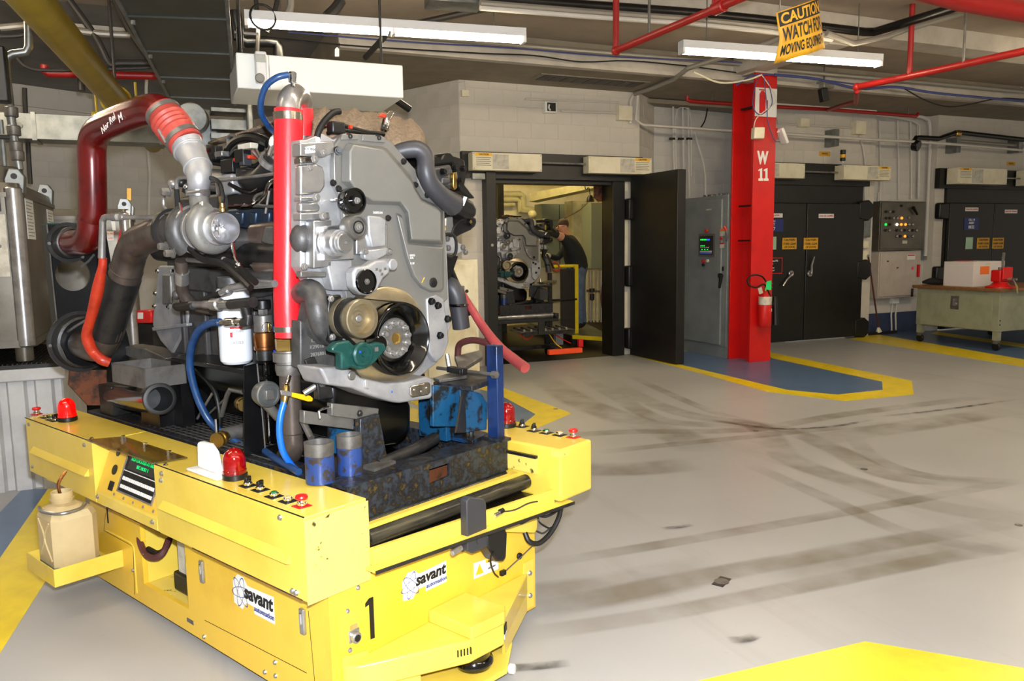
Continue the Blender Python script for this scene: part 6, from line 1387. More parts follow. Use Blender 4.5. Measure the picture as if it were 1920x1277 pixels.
# dark clutter and red box behind the flywheel housing
cr = thing('red_tool_box', (1.02, 6.9, 0), 'red box with a white label behind the flywheel housing', 'box')
p = pv(268, 592, 2.30); 
ob('box_body', G().vpoly([(255, 582), (282, 582), (282, 606), (255, 606)], 2.30, .25), 'button_red', cr, bevel=.008); ob('box_label', G().vpoly([(258, 586), (268, 586), (268, 598), (258, 598)], 2.2985, .001), 'label_white', cr, smooth=0)
ob('box_stand', G().abox(2.31, 2.5, inA(pv(282, 606, 2.30))[1], inA(pv(255, 606, 2.30))[1], 0, pv(268, 607, 2.30).z), 'black_paint', cr, smooth=0)
# horizontal galvanised duct on the bay wall
dY = 8.9
dk = thing('wall_duct', (-1.2, dY, 2.98), 'galvanised rectangular duct running level along the bay behind the red pipe', 'duct')
a, b = py(-60, 212, dY), py(432, 222, dY)
z1_, z0_ = py(100, 214, dY).z, py(100, 262, dY).z
ob('duct_run', G().box(a.x, py(405, 214, dY).x, dY, dY+.35, z0_, z1_), 'galvanised', dk, bevel=.004)
for x in (62, 300): xx = py(x, 220, dY).x; ob('duct_seam', G().box(xx-.02, xx+.02, dY-.012, dY+.362, z0_-.012, z1_+.012), 'galvanised', dk, smooth=0)
ob('duct_knob', G().cyl((py(36, 236, dY).x, dY, (z0_+z1_)/2), (0, -1, 0), .03, .02, 12), 'dull_steel', dk)
for k, (x0, x1, y0, y1) in enumerate(((395, 468, 200, 212), (395, 468, 222, 245), (395, 468, 248, 262))):
    p0, p1 = py(x0, y0, dY-.2), py(x1, y1, dY-.2); ob('duct_branch', G().box(p0.x, p1.x, dY-.2, dY+.1, p1.z, p0.z), 'galvanised', dk, bevel=.004)
p0, p1 = py(461, 192, dY-.3), py(478, 258, dY-.3); ob('duct_end', G().box(p0.x, p1.x, dY-.3, dY+.1, p1.z, p0.z), 'galvanised', dk, bevel=.02)
cdisc = py(366, 218, dY-.35); ob('duct_collar', G().cyl(cdisc+V((0, .25, 0)), (-.15, -1, -.05), py(394, 218, dY).x-py(366, 218, dY).x, .25, 36, .004), 'galvanised', dk)
# big ceiling duct
DZ = 2.86
q0, q1 = pz(222, 0, DZ), pz(425, 0, DZ); q2, q3 = pz(322, 190, DZ), pz(441, 195, DZ)
dl = (q2-q0).normalized(); dr_ = (q3-q1).normalized(); q0 = q0-dl*2.2; q1 = q1-dr_*2.2
hd = .42
bd = thing('overhead_duct', (q0+q3)/2, 'wide sheet metal duct hanging overhead above the engine', 'duct')
ob('duct_body', G().hexa([q0, q1, q3, q2], [p+ez*hd for p in (q0, q1, q3, q2)]), 'duct_dark', bd, bevel=.006)
for k in range(6):
    t = .18+k*.155; a, b = q0.lerp(q2, t), q1.lerp(q3, t); ob('duct_flange', G().bar(a-ez*.004-(b-a)*.005, b-ez*.004+(b-a)*.005, .014, .012), 'duct_dark', bd, smooth=0)
    ob('flange_bolt', G().cyl(a+(b-a)*.06-ez*.026, -ez, .012, .02, 8), 'steel', bd)
for a, b in ((q0, q2), (q1, q3)): ob('duct_corner', G().bar(a, b, .02, .03), 'galvanised', bd, smooth=0)
# yellow overhead pipe with hanger
YZ = 2.92
y0, y1 = pz(60, 0, YZ), pz(218, 188, YZ); yd = (y1-y0).normalized(); y0 = y0-yd*2.0; y1e = y1+yd*3.0
yp = thing('yellow_pipe', (y0+y1)/2, 'fat mustard yellow pipe running overhead towards the bay wall', 'pipe')
ob('pipe', G().tube([y0, y1e], .105, 28), 'yellow_pipe', yp)
hp_ = pz(212, 186, YZ-.0); xx = V((yd.y, -yd.x, 0))
ob('hanger_band', G().torus(y1, yd, .118, .012, 28, 8), 'yellow_pipe', yp)
for s in (-1, 1): ob('hanger_leg', G().cyl(y1+xx*.16*s-ez*.14, ez, .012, .30, 8), 'yellow_pipe', yp)
ob('hanger_roller', G().tube([y1-xx*.2-ez*.13, y1-xx*.06-ez*.135, y1+xx*.06-ez*.135, y1+xx*.2-ez*.13], [.03, .022, .022, .03], 12), 'yellow_pipe', yp)
ob('hanger_rod', G().cyl(y1+ez*.11, ez, .014, .95, 8), 'conduit_dark', yp)
# white air handler box
HB = 5.6
wb = thing('air_handler', py(598, 178, HB), 'long white air handler box hanging beside the overhead duct', 'air handler')
p0, p1 = py(442, 104, HB), py(755, 116, HB); zb0 = py(598, 174, HB).z; zt0 = py(598, 110, HB).z
ob('casing', G().box(p0.x, p1.x, HB, HB+.62, zb0, zt0), 'box_white', wb, bevel=.008)
ob('casing_seam', G().box(py(505, 140, HB).x-.004, py(505, 140, HB).x+.004, HB-.001, HB+.3, zb0+.002, zt0-.002), 'label_dirty', wb, smooth=0)
ob('hang_strap', G().prism([py(628, 106, HB-.002), py(636, 106, HB-.002), py(636, 92, HB-.002), py(632, 88, HB-.002), py(628, 92, HB-.002)], V((0, .004, 0))), 'box_white', wb, smooth=0)
for xq in (460, 735): ob('hanger_rod', G().cyl((py(xq, 110, HB).x, HB+.3, zt0), ez, .01, 4.02-zt0, 8), 'conduit_dark', wb)
ac = ob('actuator', G().box(py(477, 130, HB).x, py(498, 130, HB).x, HB-.09, HB-.001, py(485, 158, HB).z, py(485, 101, HB).z), 'white_plastic', wb, bevel=.012, seg=3)
ob('actuator_panel', G().box(py(478, 130, HB).x, py(496, 130, HB).x, HB-.0925, HB-.09, py(485, 122, HB).z, py(485, 107, HB).z), 'galvanised', ac, smooth=0)
ob('actuator_clamp', G().cyl(py(487, 147, HB-.09), (0, -1, 0), .03, .02, 16, .003), 'dull_steel', ac)
pp = [py(700, 180, HB+.5), py(768, 205, HB+1.4)]
ob('stub_pipe', G().tube([py(720, 172, HB+.5), py(768, 205, HB+.55)], .028, 14), 'black_paint', wb)
# conduits on the left edge
ob('black_enclosure', G().box(py(-60, 100, 5.2).x, py(9, 100, 5.2).x, 5.2, 5.3, py(8, 190, 5.2).z, py(8, 85, 5.2).z), 'black_plastic', label='black hanging enclosure cut off by the picture edge beside the conduit', cat='enclosure', bevel=.01)
cy = 6.4
ob('rigid_conduit', G().tube([py(x, y, cy) for x, y in ((52, 0), (54, 60), (54, 88), (48, 98), (24, 101), (14, 106), (11, 116), (13, 150), (20, 215), (28, 270), (36, 318))], .028, 12, 0), 'galvanised', label='crooked galvanised conduit dropping to the tote', cat='conduit')
for k, (x, y) in enumerate(((22, 220), (27, 255), (31, 285), (34, 302))): ob('conduit_coupling', G().cyl(py(x, y, cy), ez, .042, .07, 14, .006), 'dull_steel', bpy.data.objects['rigid_conduit'])
ob('side_conduit', G().tube([py(-20, 255, cy), py(22, 257, cy)], .018, 10), 'conduit_dark', label='short horizontal dark conduit joining the crooked conduit', cat='conduit')
ob('drop_conduit', G().tube([py(0, 225, cy+.3), py(4, 265, cy+.3), py(8, 312, cy+.3)], .02, 10), 'galvanised', label='thin straight conduit at the picture edge beside the crooked conduit', cat='conduit')
ob('wall_pipe', G().tube([py(46, 165, 9.2), py(48, 215, 9.2), py(52, 265, 9.2), py(57, 345, 9.2)], .022, 10), 'conduit_dark', label='dark vertical pipe on the bay wall behind the galvanised duct', cat='pipe')
ob('wall_conduit', G().tube([py(275, 148, 11.0), py(274, 170, 11.0), py(278, 290, 11.0), py(281, 325, 11.0), py(278, 420, 11.0)], .02, 10), 'conduit_white', label='pale vertical conduit on the bay wall right of the red pipe', cat='conduit')
ob('bay_sprinkler', G().tube([py(83, 122, 8.2), py(83, 133, 8.2), py(90, 138, 8.2), py(306, 143, 8.2)], .035, 12), 'red_sprinkler', label='red sprinkler pipe crossing behind the mustard yellow pipe', cat='pipe')
ob('sprinkler_drop', G().tube([py(152, 142, 8.2), py(153, 170, 8.2)], .03, 10), 'conduit_dark', bpy.data.objects['bay_sprinkler'])
for k, (pts, r, nm, lb) in enumerate(((((0, 52), (70, 48), (180, 62), (250, 66)), .03, 'conduit', 'pale conduit high under the bay ceiling left of the duct'), (((130, 0), (180, 70), (205, 118), (222, 118), (292, 118)), .03, 'conduit_dark', 'dark bent conduit beside the mustard yellow pipe'),
                                 (((0, 68), (40, 66), (60, 55)), .02, 'conduit_dark', 'thin dark conduit near the crooked conduit top'), (((215, 0), (245, 60), (300, 140)), .035, 'conduit_dark', 'dark conduit running along the edge of the overhead duct'),
                                 (((30, 105), (50, 125), (100, 132), (300, 126)), .016, 'conduit_dark', 'sagging dark cable above the red sprinkler pipe in the bay'))):
    ob('overhead_conduit', G().tube([py(x, y, 8.0) for x, y in pts], r, 10, 4), nm, label=lb, cat='conduit')
ob('unistrut', G().bar(py(75, 45, 8.4), py(250, 60, 8.4), .05, .05), 'conduit', label='pale strut channel crossing under the bay ceiling', cat='strut')
mat('cabinet_dark', (.36, .35, .34), .4)
mat('cream_worn', (.76, .72, .68), .45, .2, (.70, .65, .60), 4, .4, .7)
mat('wood_red', (.33, .17, .13), .5)
mat('ink_dark', (.10, .085, .08), .8)
# ================================================================== red column and what hangs on it
co = thing('steel_column', (7.22, 8.52, 0), 'bright red steel H column marked W 11 standing on the blue floor island', 'column')
cx0, cx1, cyf, cyb, ct = 7.035, 7.395, 8.33, 8.74, 3.78
ob('front_flange', G().box(cx0, cx1, cyf, cyf+.03, 0, ct), 'red_steel', co, bevel=.003)
ob('back_flange', G().box(cx0-.03, cx1, cyb-.03, cyb, 0, ct), 'red_steel', co, bevel=.003)
ob('web', G().box(7.20, 7.225, cyf+.031, cyb-.031, 0, ct), 'red_steel', co, smooth=0)
ob('corner_angle', G().box(cx0+.03, cx0+.06, cyf+.031, cyf+.08, .0, 3.4), 'red_steel', co, smooth=0)
ob('column_head', G().box(cx0, cx1, cyf, cyb, ct+.001, 4.02), 'beam_paint', co, bevel=.003)
for z in (3.35, 2.08, 1.62): ob('cable_clip', G().box(cx0+.02, cx0+.10, cyf+.04, cyf+.30, z, z+.02), 'ink', co, smooth=0)
fy = cyf-.0005
text('W', py(1430, 297, fy), (1, 0, 0), ez, .22, 'label_white', co, .011, wide=.72, name='stencil'); [ob('stencil', G().prism([py(x+dx, y, fy) for x, y in ((1422, 339), (1422, 335), (1425, 334), (1425, 320), (1422, 321), (1422, 318), (1429, 315), (1429, 334), (1431, 335), (1431, 339))], V((0, -.0015, 0))), 'label_white', co, smooth=0) for dx in (0, 10)]
a, b = py(1409, 163, fy), py(1452, 220, fy)
xs = ob('extinguisher_sign', G().box(cx0+.005, cx1-.002, fy-.005, fy-.0005, b.z, a.z), 'label_white', label='white sign with a red extinguisher pictogram high on the red column', cat='sign', smooth=0)
cx_ = py(1429, 190, fy).x; cz_ = py(1429, 190, fy).z
g = G().box(cx_-.05, cx_+.05, fy-.008, fy-.0055, cz_-.15, cz_+.09).prism([V((cx_-.05, fy-.008, cz_+.091)), V((cx_+.05, fy-.008, cz_+.091)), V((cx_+.02, fy-.008, cz_+.13)), V((cx_-.02, fy-.008, cz_+.13))], V((0, .0025, 0)))
ob('pictogram', g, 'ink_red', xs, smooth=0); ob('pictogram_nozzle', G().box(cx_+.075, cx_+.09, fy-.008, fy-.0055, cz_-.12, cz_+.02), 'ink_red', xs, smooth=0); ob('pictogram_lever', G().box(cx_-.06, cx_+.04, fy-.008, fy-.0055, cz_+.135, cz_+.15), 'ink_red', xs, smooth=0)
# emergency lamps
el = thing('emergency_lamp', py(1421, 262, fy-.1), 'beige square emergency lamp on the front of the red column', 'lamp')
c = py(1421, 250, fy-.07); ob('lamp_box', G().obox(c, V((1, -.25, 0)).normalized(), V((.25, 1, .0)).normalized(), V((.05, 0, 1)).normalized(), .072, .05, .072), 'cream_metal', el, bevel=.012, seg=3)
ob('lamp_bracket', G().box(c.x-.02, c.x+.02, c.y+.04, fy, c.z+.04, c.z+.09), 'dull_steel', el, smooth=0)
fl3 = thing('flood_lamp', py(1465, 262, fy), 'slim white tilted flood lamp on a red bracket at the column side', 'lamp')
ob('lamp_head', G().obox(py(1467, 255, cyf), V((.5, 0, -.95)).normalized()*-1, V((0, 1, 0)), V((.95, 0, .5)).normalized(), .11, .06, .022), 'white_plastic', fl3, bevel=.01)
ob('lamp_arm', G().tube([py(1452, 250, cyf+.02), py(1462, 245, cyf)], .014, 8), 'white_plastic', fl3); ob('lamp_mount', G().box(cx1, cx1+.03, cyf, cyf+.06, py(1453, 262, cyf).z, py(1453, 240, cyf).z), 'red_steel', fl3, smooth=0)
# cables tied on the column
for k, (pts, m, lb) in enumerate((([(1425, 140), (1415, 165), (1412, 200), (1425, 215), (1440, 205), (1448, 190), (1440, 150)], 'ink_blue', 'thin blue cable loop hanging over the extinguisher sign'), ([(1428, 140), (1445, 165), (1455, 190), (1420, 220), (1412, 245)], 'cream_metal', 'thin cream cable draped down the red column to the beige lamp'), ([(1432, 140), (1438, 200), (1440, 230), (1452, 262), (1462, 266)], 'ink_blue', 'thin blue cable running to the slim flood lamp'))):
    ob('column_cable', G().tube([py(x, y, fy-.03) for x, y in pts], .006, 6, 6), m, label=lb, cat='cable')
# fire extinguisher
ey = fy-.10; ec = py(1434, 590, ey); ez0 = py(1434, 612, ey).z; ezt = py(1434, 553, ey).z
ex = thing('fire_extinguisher', V((ec.x, ey, ez0)), 'red fire extinguisher with black hose loop and green tag on the column', 'extinguisher')
r = .085
ob('cylinder', G().lathe(V((ec.x, ey, ez0)), ez, [(0, 0), (0, r*.85), (.02, r), (ezt-ez0-.06, r), (ezt-ez0-.02, r*.8), (ezt-ez0+.02, r*.4), (ezt-ez0+.05, r*.25), (ezt-ez0+.05, 0)], 28), 'red_steel', ex)
zl = lambda y: py(1434, y, ey).z
ob('label_band', G().lathe(V((ec.x, ey, zl(571))), ez, [(0, r+.001), (zl(556)-zl(571), r+.001)], 28), 'label_dirty', ex)
ob('diamond', G().prism([V((ec.x-.01, ey-r-.001, zl(581))), V((ec.x+.05, ey-r*.85, zl(578))), V((ec.x+.075, ey-r*.55, zl(581))), V((ec.x+.05, ey-r*.85, zl(584)))], V((0, -.002, 0))), 'label_white', ex, smooth=0)
hd_ = V((ec.x+.0, ey, ezt+.05))
ob('valve_head', G().cyl(hd_, ez, .022, .05, 12, .003), 'brass', ex); ob('handle', G().bar(hd_+V((-.02, -.01, .055)), hd_+V((.10, -.02, .10)), .02, .012), 'dull_steel', ex, bevel=.002); ob('lever', G().bar(hd_+V((-.02, -.01, .04)), hd_+V((.10, -.02, .045)), .02, .01), 'dull_steel', ex, bevel=.002)
ob('hose', G().tube([py(x, y, ey-.02) for x, y in ((1438, 530), (1428, 518), (1412, 516), (1402, 524), (1405, 535), (1418, 539), (1432, 533), (1440, 545), (1446, 560), (1452, 575))], .011, 8, 6), 'black_rubber', ex)
ob('horn', G().tube([py(1453, 556, ey), py(1454, 600, ey), py(1454, 609, ey)], [.028, .04, .045], 16), 'black_plastic', ex)
ob('green_tag', G().prism([py(x, y, ey-.095) for x, y in ((1437, 528), (1446, 526), (1446, 544), (1436, 543))], V((0, .002, 0))), 'tag_green', ex, smooth=0)
ob('paper_tag', G().prism([py(x, y, ey-.09) for x, y in ((1421, 541), (1428, 538), (1431, 549), (1424, 552))], V((0, .002, 0))), 'label_dirty', ex, smooth=0)
ob('wall_hook', G().box(ec.x-.03, ec.x+.03, ey+r*.6, fy, ezt-.08, ezt), 'red_steel', ex, smooth=0)
# ================================================================== grey control cabinet facing the open door
KX, KY0, KY1, KZ = 7.0, 8.78, 9.86, 2.26
kb = thing('control_cabinet', (7.35, 9.32, 0), 'tall grey electrical control cabinet with a lit display behind the red column', 'cabinet')
ob('carcass', G().box(KX, 7.75, KY0, KY1, .16, KZ), 'cabinet_grey', kb, bevel=.006); ob('plinth', G().box(KX+.01, 7.74, KY0+.01, KY1-.01, 0, .159), 'cabinet_grey', kb, smooth=0)
kd = ob('door', G().box(KX-.03, KX-.0005, KY0+.10, KY1-.02, .18, KZ-.06), 'cabinet_grey', kb, bevel=.008)
kp = lambda x, y, k=-.031: px(x, y, KX+k)
def kbox(name, x0, y0, x1, y1, d, m, parent=kd, bevel=0): 
    a, b = kp(x0, y0), kp(x1, y1); return ob(name, G().box(KX-.031-d, KX-.0305, min(a.y, b.y), max(a.y, b.y), min(a.z, b.z), max(a.z, b.z)), m, parent, bevel=bevel, smooth=0)
hm = kbox('display_panel', 1311, 439, 1341, 481, .012, 'cabinet_dark')
hs_ = kbox('display_screen', 1313, 443, 1338, 477, .014, 'display')
for k in range(6): kbox('indicator', 1315+k*3, 448, 1317+k*3, 451, .016, 'lamp_green' if k < 4 else 'lamp_blue', hs_)
for k in range(3): kbox('indicator', 1315+k*3, 460, 1317+k*3, 462, .016, 'lamp_green', hs_)
for k in range(5): kbox('indicator', 1315+k*3.4, 463, 1317+k*3.4, 465, .016, 'label_dirty', hs_)
for k in range(3): kbox('indicator', 1317+k*5, 467, 1319+k*5, 469, .016, 'lamp_green', hs_)
kbox('status_bar', 1314, 470, 1336, 473, .016, 'label_dirty', hs_); kbox('status_bar', 1314, 474, 1336, 475, .016, 'lamp_blue', hs_)
def kcyl(nm, x, y, r, l, m): return ob(nm, G().cyl(kp(x, y), (-1, 0, 0), r, l, 14, .003), m, kd)
kcyl('pilot_lamp', 1326, 433, .03, .03, 'orange_sleeve'); kcyl('push_button', 1320, 490, .024, .03, 'button_red'); kcyl('push_button', 1328, 489, .022, .03, 'label_dirty'); kcyl('push_button', 1320, 497, .022, .03, 'ink')
kcyl('red_button', 1353, 447, .022, .02, 'button_red')
kbox('warning_label', 1350, 429, 1359, 433, .002, 'orange_label'); kbox('warning_label', 1350, 434, 1359, 442, .002, 'label_dirty'); kbox('warning_label', 1350, 455, 1358, 465, .002, 'label_dirty'); kbox('warning_label', 1350, 455, 1358, 458, .003, 'button_red')
kbox('nameplate', 1324, 392, 1334, 394, .002, 'label_dirty'); kbox('slot_plate', 1354, 500, 1357, 508, .004, 'ink')
ob('door_handle', G().tube([kp(1352, 517), kp(1352, 517, -.07), kp(1349, 540, -.06)], [.03, .026, .018], 12), 'black_plastic', kd); ob('handle_base', G().cyl(kp(1352, 517), (-1, 0, 0), .035, .03, 16), 'black_plastic', kd)
ob('isolator', G().tube([kp(1362, 452), kp(1364, 440, -.05), kp(1359, 424, -.07)], .014, 8), 'dull_steel', kd); ob('isolator_grip', G().tube([kp(1362, 432, -.06), kp(1358, 424, -.08)], .018, 8), 'button_red', kd)
for k, (x, r) in enumerate(((1325, .05), (1335, .06), (1352, .04), (1362, .03))): p = px(x, 371, KX+.2); ob('conduit_hub', G().cyl((KX+.2, p.y, KZ), ez, r, .04, 12, .004), 'dull_steel', kb)
# ================================================================== panels in the shallow recess
pn = thing('operator_console', (11.4, RY2, 1.4), 'stainless operator panel with rows of lit buttons in the wall recess', 'console')
Yp = RY2-.22
a, b = py(1651, 377, Yp), py(1732, 469, Yp)
ob('enclosure', G().box(a.x, b.x, Yp, RY2-.005, b.z, a.z), 'stainless', pn, bevel=.008); pdoor = ob('panel_door', G().box(a.x+.02, b.x-.06, Yp-.02, Yp-.0005, b.z+.03, a.z-.02), 'stainless', pn, bevel=.006)
def dot(x, y, m, r=.022): return ob('push_button', G().cyl(py(x, y, Yp-.021), (0, -1, 0), r, .02, 12, .003), m, pdoor)
for x, y, m in ((1661, 397, 'ink'), (1668, 397, 'ink_grey'), (1675, 397, 'ink'), (1661, 409, 'ink'), (1668, 409, 'ink'), (1675, 409, 'steel'), (1682, 409, 'steel'), (1690, 409, 'lamp_amber'), (1704, 408, 'ink_grey'),
                (1660, 421, 'lamp_green'), (1668, 421, 'ink'), (1681, 421, 'lamp_white'), (1689, 421, 'lamp_amber'), (1697, 421, 'lamp_amber'), (1704, 421, 'steel'), (1711, 421, 'steel'),
                (1660, 432, 'ink'), (1667, 432, 'steel'), (1681, 432, 'ink'), (1689, 432, 'steel'), (1696, 432, 'ink'), (1704, 432, 'steel'), (1711, 432, 'ink'), (1718, 432, 'steel'),
                (1681, 443, 'steel'), (1688, 443, 'ink'), (1696, 443, 'lamp_amber'), (1703, 443, 'ink_blue'), (1711, 443, 'steel'), (1690, 386, 'ink')): dot(x, y, m)
ob('rotary_handle', G().tube([py(1713, 390, Yp-.03), py(1713, 390, Yp-.07), py(1720, 402, Yp-.06)], [.03, .025, .018], 10), 'black_plastic', pn)
ob('panel_label', G().box(py(1690, 453, Yp).x, py(1699, 453, Yp).x, Yp-.022, Yp-.0205, py(1695, 457, Yp).z, py(1695, 451, Yp).z), 'label_dirty', pdoor, smooth=0)
jn = thing('junction_cabinet', (11.3, RY2, .5), 'plain beige steel cabinet directly below the stainless operator panel', 'cabinet')
a, b = py(1649, 472, Yp+.02), py(1722, 556, Yp+.02)
ob('enclosure', G().box(a.x, b.x, Yp+.02, RY2-.005, b.z, a.z), 'cream_worn', jn, bevel=.008); jd = ob('cabinet_door', G().box(a.x+.02, b.x-.09, Yp, Yp+.0195, b.z+.03, a.z-.02), 'cream_worn', jn, bevel=.006)
ob('door_label', G().box(py(1701, 480, Yp).x, py(1716, 480, Yp).x, Yp-.002, Yp, py(1701, 487, Yp).z, py(1701, 477, Yp).z), 'label_white', jd, smooth=0); ob('door_label_band', G().box(py(1702, 480, Yp).x, py(1715, 480, Yp).x, Yp-.003, Yp-.002, py(1701, 480, Yp).z, py(1701, 478, Yp).z), 'button_red', jd, smooth=0)
ob('pink_seal', G().cyl(py(1711, 503, Yp), (0, -1, 0), .03, .004, 16), 'pink', jd); ob('isolator', G().box(b.x-.08, b.x-.045, Yp-.03, Yp+.0195, py(1719, 519, Yp).z, py(1719, 496, Yp).z), 'button_red', jn, bevel=.004); ob('latch', G().box(py(1708, 545, Yp).x, py(1711, 545, Yp).x, Yp-.02, Yp, py(1708, 556, Yp).z, py(1708, 541, Yp).z), 'ink', jd, smooth=0)
for x, y in ((1664, 490), (1682, 502)): ob('door_knob', G().cyl(py(x, y, Yp), (0, -1, 0), .014, .02, 10), 'bronze', jd)
for k, (x0, y0, x1, y1, m, lb) in enumerate(((1619, 402, 1632, 445, 'galvanised', 'tall grey switch box on the pier beside the black cell doors'), (1619, 452, 1629, 465, 'cream_metal', 'small cream switch box under the tall grey one'), (1618, 470, 1628, 493, 'cream_metal', 'cream junction box at the top of the squeegee handle'),
                                             (1734, 432, 1739, 452, 'label_white', 'small white switch beside the operator panel'), (1734, 466, 1743, 487, 'cabinet_grey', 'small grey disconnect with a red handle beside the operator panel'), (1675, 559, 1686, 569, 'white_plastic', 'white outlet box under the beige steel cabinet'))):
    Y = RY2-.08 if x0 > 1640 else WY-.08; a, b = py(x0, y0, Y), py(x1, y1, Y)
    ob('switch_box', G().box(a.x, b.x, Y, (RY2 if x0 > 1640 else WY)-.003, b.z, a.z), m, label=lb, cat='switch box', bevel=.005)
# squeegee leaning on the pier
sq_ = thing('floor_squeegee', pz(1645, 628, 0), 'long floor squeegee with brown handle leaning beside the cell doors', 'squeegee')
f0 = pz(1648, 624, .03); f0.z = .05; t0 = py(1628, 480, WY-.10)
ob('handle', G().tube([f0, t0], .014, 10), 'wood_red', sq_); ob('handle_tip', G().ball(t0, .022, 10), 'steel', sq_); ob('socket', G().tube([f0, f0.lerp(t0, .06)], [.05, .018], 10), 'cream_metal', sq_)
bl0, bl1 = pz(1620, 627, .0), pz(1682, 630, .0); bl0.y = bl1.y = min(bl0.y, bl1.y, 9.7)
ob('blade', G().box(f0.x-.28, f0.x+.42, f0.y-.012, f0.y+.012, .0, .05), 'black_rubber', sq_, bevel=.003)
# ================================================================== work bench with vise, box and gloves
BX, BY0, BY1, BZ = 10.78, 7.50, 8.86, .90
BX2 = 12.6
wbn = thing('work_bench', (11.6, 8.2, 0), 'grey green cabinet workbench on casters with a wooden top', 'workbench')
ob('top', G().box(BX-.06, BX2, BY0-.05, BY1+.05, BZ-.045, BZ), 'wood', wbn, bevel=.006)
ob('cabinet', G().box(BX, BX2-.05, BY0, BY1, .28, BZ-.0455), 'bench_green', wbn, bevel=.006)
bd_ = ob('cabinet_door', G().box(BX-.012, BX-.0005, BY0+.10, BY1-.08, .29, BZ-.10), 'bench_green', wbn, bevel=.004)
ob('lock_plate', G().box(BX-.016, BX-.0125, 8.12, 8.26, .56, .76), 'dull_steel', bd_, bevel=.003); ob('lock', G().cyl((BX-.016, 8.17, .64), (-1, 0, 0), .03, .03, 12, .004), 'steel', bd_); ob('lock_lever', G().bar((BX-.03, 8.2, .62), (BX-.03, 8.2, .72), .02, .015, V((1, 0, 0))), 'steel', bd_)
for i, (x, y) in enumerate(((BX+.05, BY0+.05), (BX+.05, BY1-.05), (BX2-.1, BY1-.05), (BX2-.1, BY0+.05))):
    ob('leg', G().box(x-.04, x+.04, y-.04, y+.04, .15, .2795), 'bench_green', wbn, smooth=0); ca = ob('caster', G().cyl((x-.02, y, .062), (1, 0, 0), .06, .04, 20, .006), 'black_rubber', wbn); ob('caster_fork', G().box(x-.035, x+.035, y-.03, y+.03, .10, .1495), 'dull_steel', ca, smooth=0)
for z in (.44, .38): ob('rivet', G().cyl((BX+.03, BY0-.001, z), (0, -1, 0), .012, .004, 10), 'ink', wbn)
cb = thing('cardboard_box', (11.3, 8.25, BZ), 'white cardboard box with an orange label on the workbench', 'box')
zt_b = px(1772, 481, BX+.30).z; a = px(1770, 500, BX+.10); b = px(1826, 500, BX+.10)
ob('carton', G().box(BX+.10, BX+.78, b.y, a.y, BZ, 1.27), 'cardboard', cb, bevel=.004)
ob('carton_label', G().box(BX+.24, BX+.44, b.y-.002, b.y-.0005, 1.08, 1.20), 'orange_label', cb, smooth=0); ob('hand_hole', G().box(BX+.36, BX+.46, b.y-.002, b.y-.0005, 1.222, 1.245), 'label_dirty', cb, smooth=0)
vs_ = thing('bench_vise', (11.0, 7.62, BZ), 'red bench vise with a steel handle bolted to the workbench corner', 'vise')
vx, vy = BX+.16, 7.62
ob('vise_base', G().lathe((vx, vy, BZ), ez, [(0, 0), (0, .19), (.025, .19), (.04, .13), (.08, .09), (.09, .09), (.09, 0)], 24), 'red_steel', vs_); ob('vise_body', G().box(vx-.12, vx+.12, vy-.08, vy+.07, BZ+.091, BZ+.26), 'red_steel', vs_, bevel=.015); ob('vise_jaw', G().box(vx-.10, vx+.10, vy-.11, vy-.081, BZ+.12, BZ+.30), 'red_steel', vs_, bevel=.01); ob('vise_jaw', G().box(vx-.10, vx+.10, vy-.06, vy-.02, BZ+.261, BZ+.30), 'steel', vs_, bevel=.004)
ob('vise_screw', G().cyl((vx, vy-.24, BZ+.13), (0, 1, 0), .018, .13, 12), 'steel', vs_); ob('vise_handle', G().tube([V((vx-.08, vy-.23, BZ+.14)), V((vx+.02, vy-.23, BZ+.03)), V((vx+.05, vy-.23, BZ-.06))], .012, 8), 'chrome', vs_)
ob('bent_strip', G().tube([V((vx+.05, vy, BZ+.21)), V((vx+.06, vy+.02, BZ+.36)), V((vx+.11, vy+.05, BZ+.50))], [.02, .018, .02], 8, 4), 'dull_steel', label='bent steel strip held upright in the red vise', cat='strip')
ob('work_glove', G().tube([V((BX+.16, 8.90, BZ+.035)), V((BX+.20, 8.78, BZ+.055)), V((BX+.26, 8.66, BZ+.05)), V((BX+.30, 8.56, BZ+.04))], [.02, .052, .047, .02], 12, 5), 'ink_dark', label='dark work glove lying beside the white box on the bench', cat='glove')
ob('red_rag', G().box(BX+.3, BX+.5, 8.30, 8.48, 1.2705, 1.28), 'button_red', label='flat red rag on top of the white cardboard box', cat='rag', bevel=.004)
# ================================================================== conduits and boxes on the cell fronts
def cond(pts, Y, r, m, lb, cat='conduit', sm=0, nm='wall_conduit'): return ob(nm, G().tube([py(x, y, Y) for x, y in pts], r, 10, sm), m, label=lb, cat=cat)
wy = WY-.035
cond([(1182, 232), (1182, 190), (1190, 172), (1210, 168), (1380, 183)], wy, .022, 'conduit_white', 'pale conduit bending over the corner of the open cell')
cond([(1196, 178), (1192, 225), (1205, 234), (1385, 246)], 9.7, .02, 'conduit_white', 'pale conduit looping round the chamfered corner towards the column')
cond([(1052, 208), (1160, 212)], wy, .016, 'conduit_white', 'thin pale conduit between the camera box and square junction box')
cond([(985, 186), (1160, 192)], wy, .012, 'conduit_white', 'thin pale wire line above the camera box')
cond([(970, 200), (1025, 202)], wy, .008, 'conduit_white', 'short thin wire left of the camera box')
def wbox(nm, x0, y0, x1, y1, d, m, lb, Y=WY, cat='box'):
    a, b = py(x0, y0, Y-d), py(x1, y1, Y-d); return ob(nm, G().box(a.x, b.x, Y-d, Y-.0045, b.z, a.z), m, label=lb, cat=cat, bevel=.005)
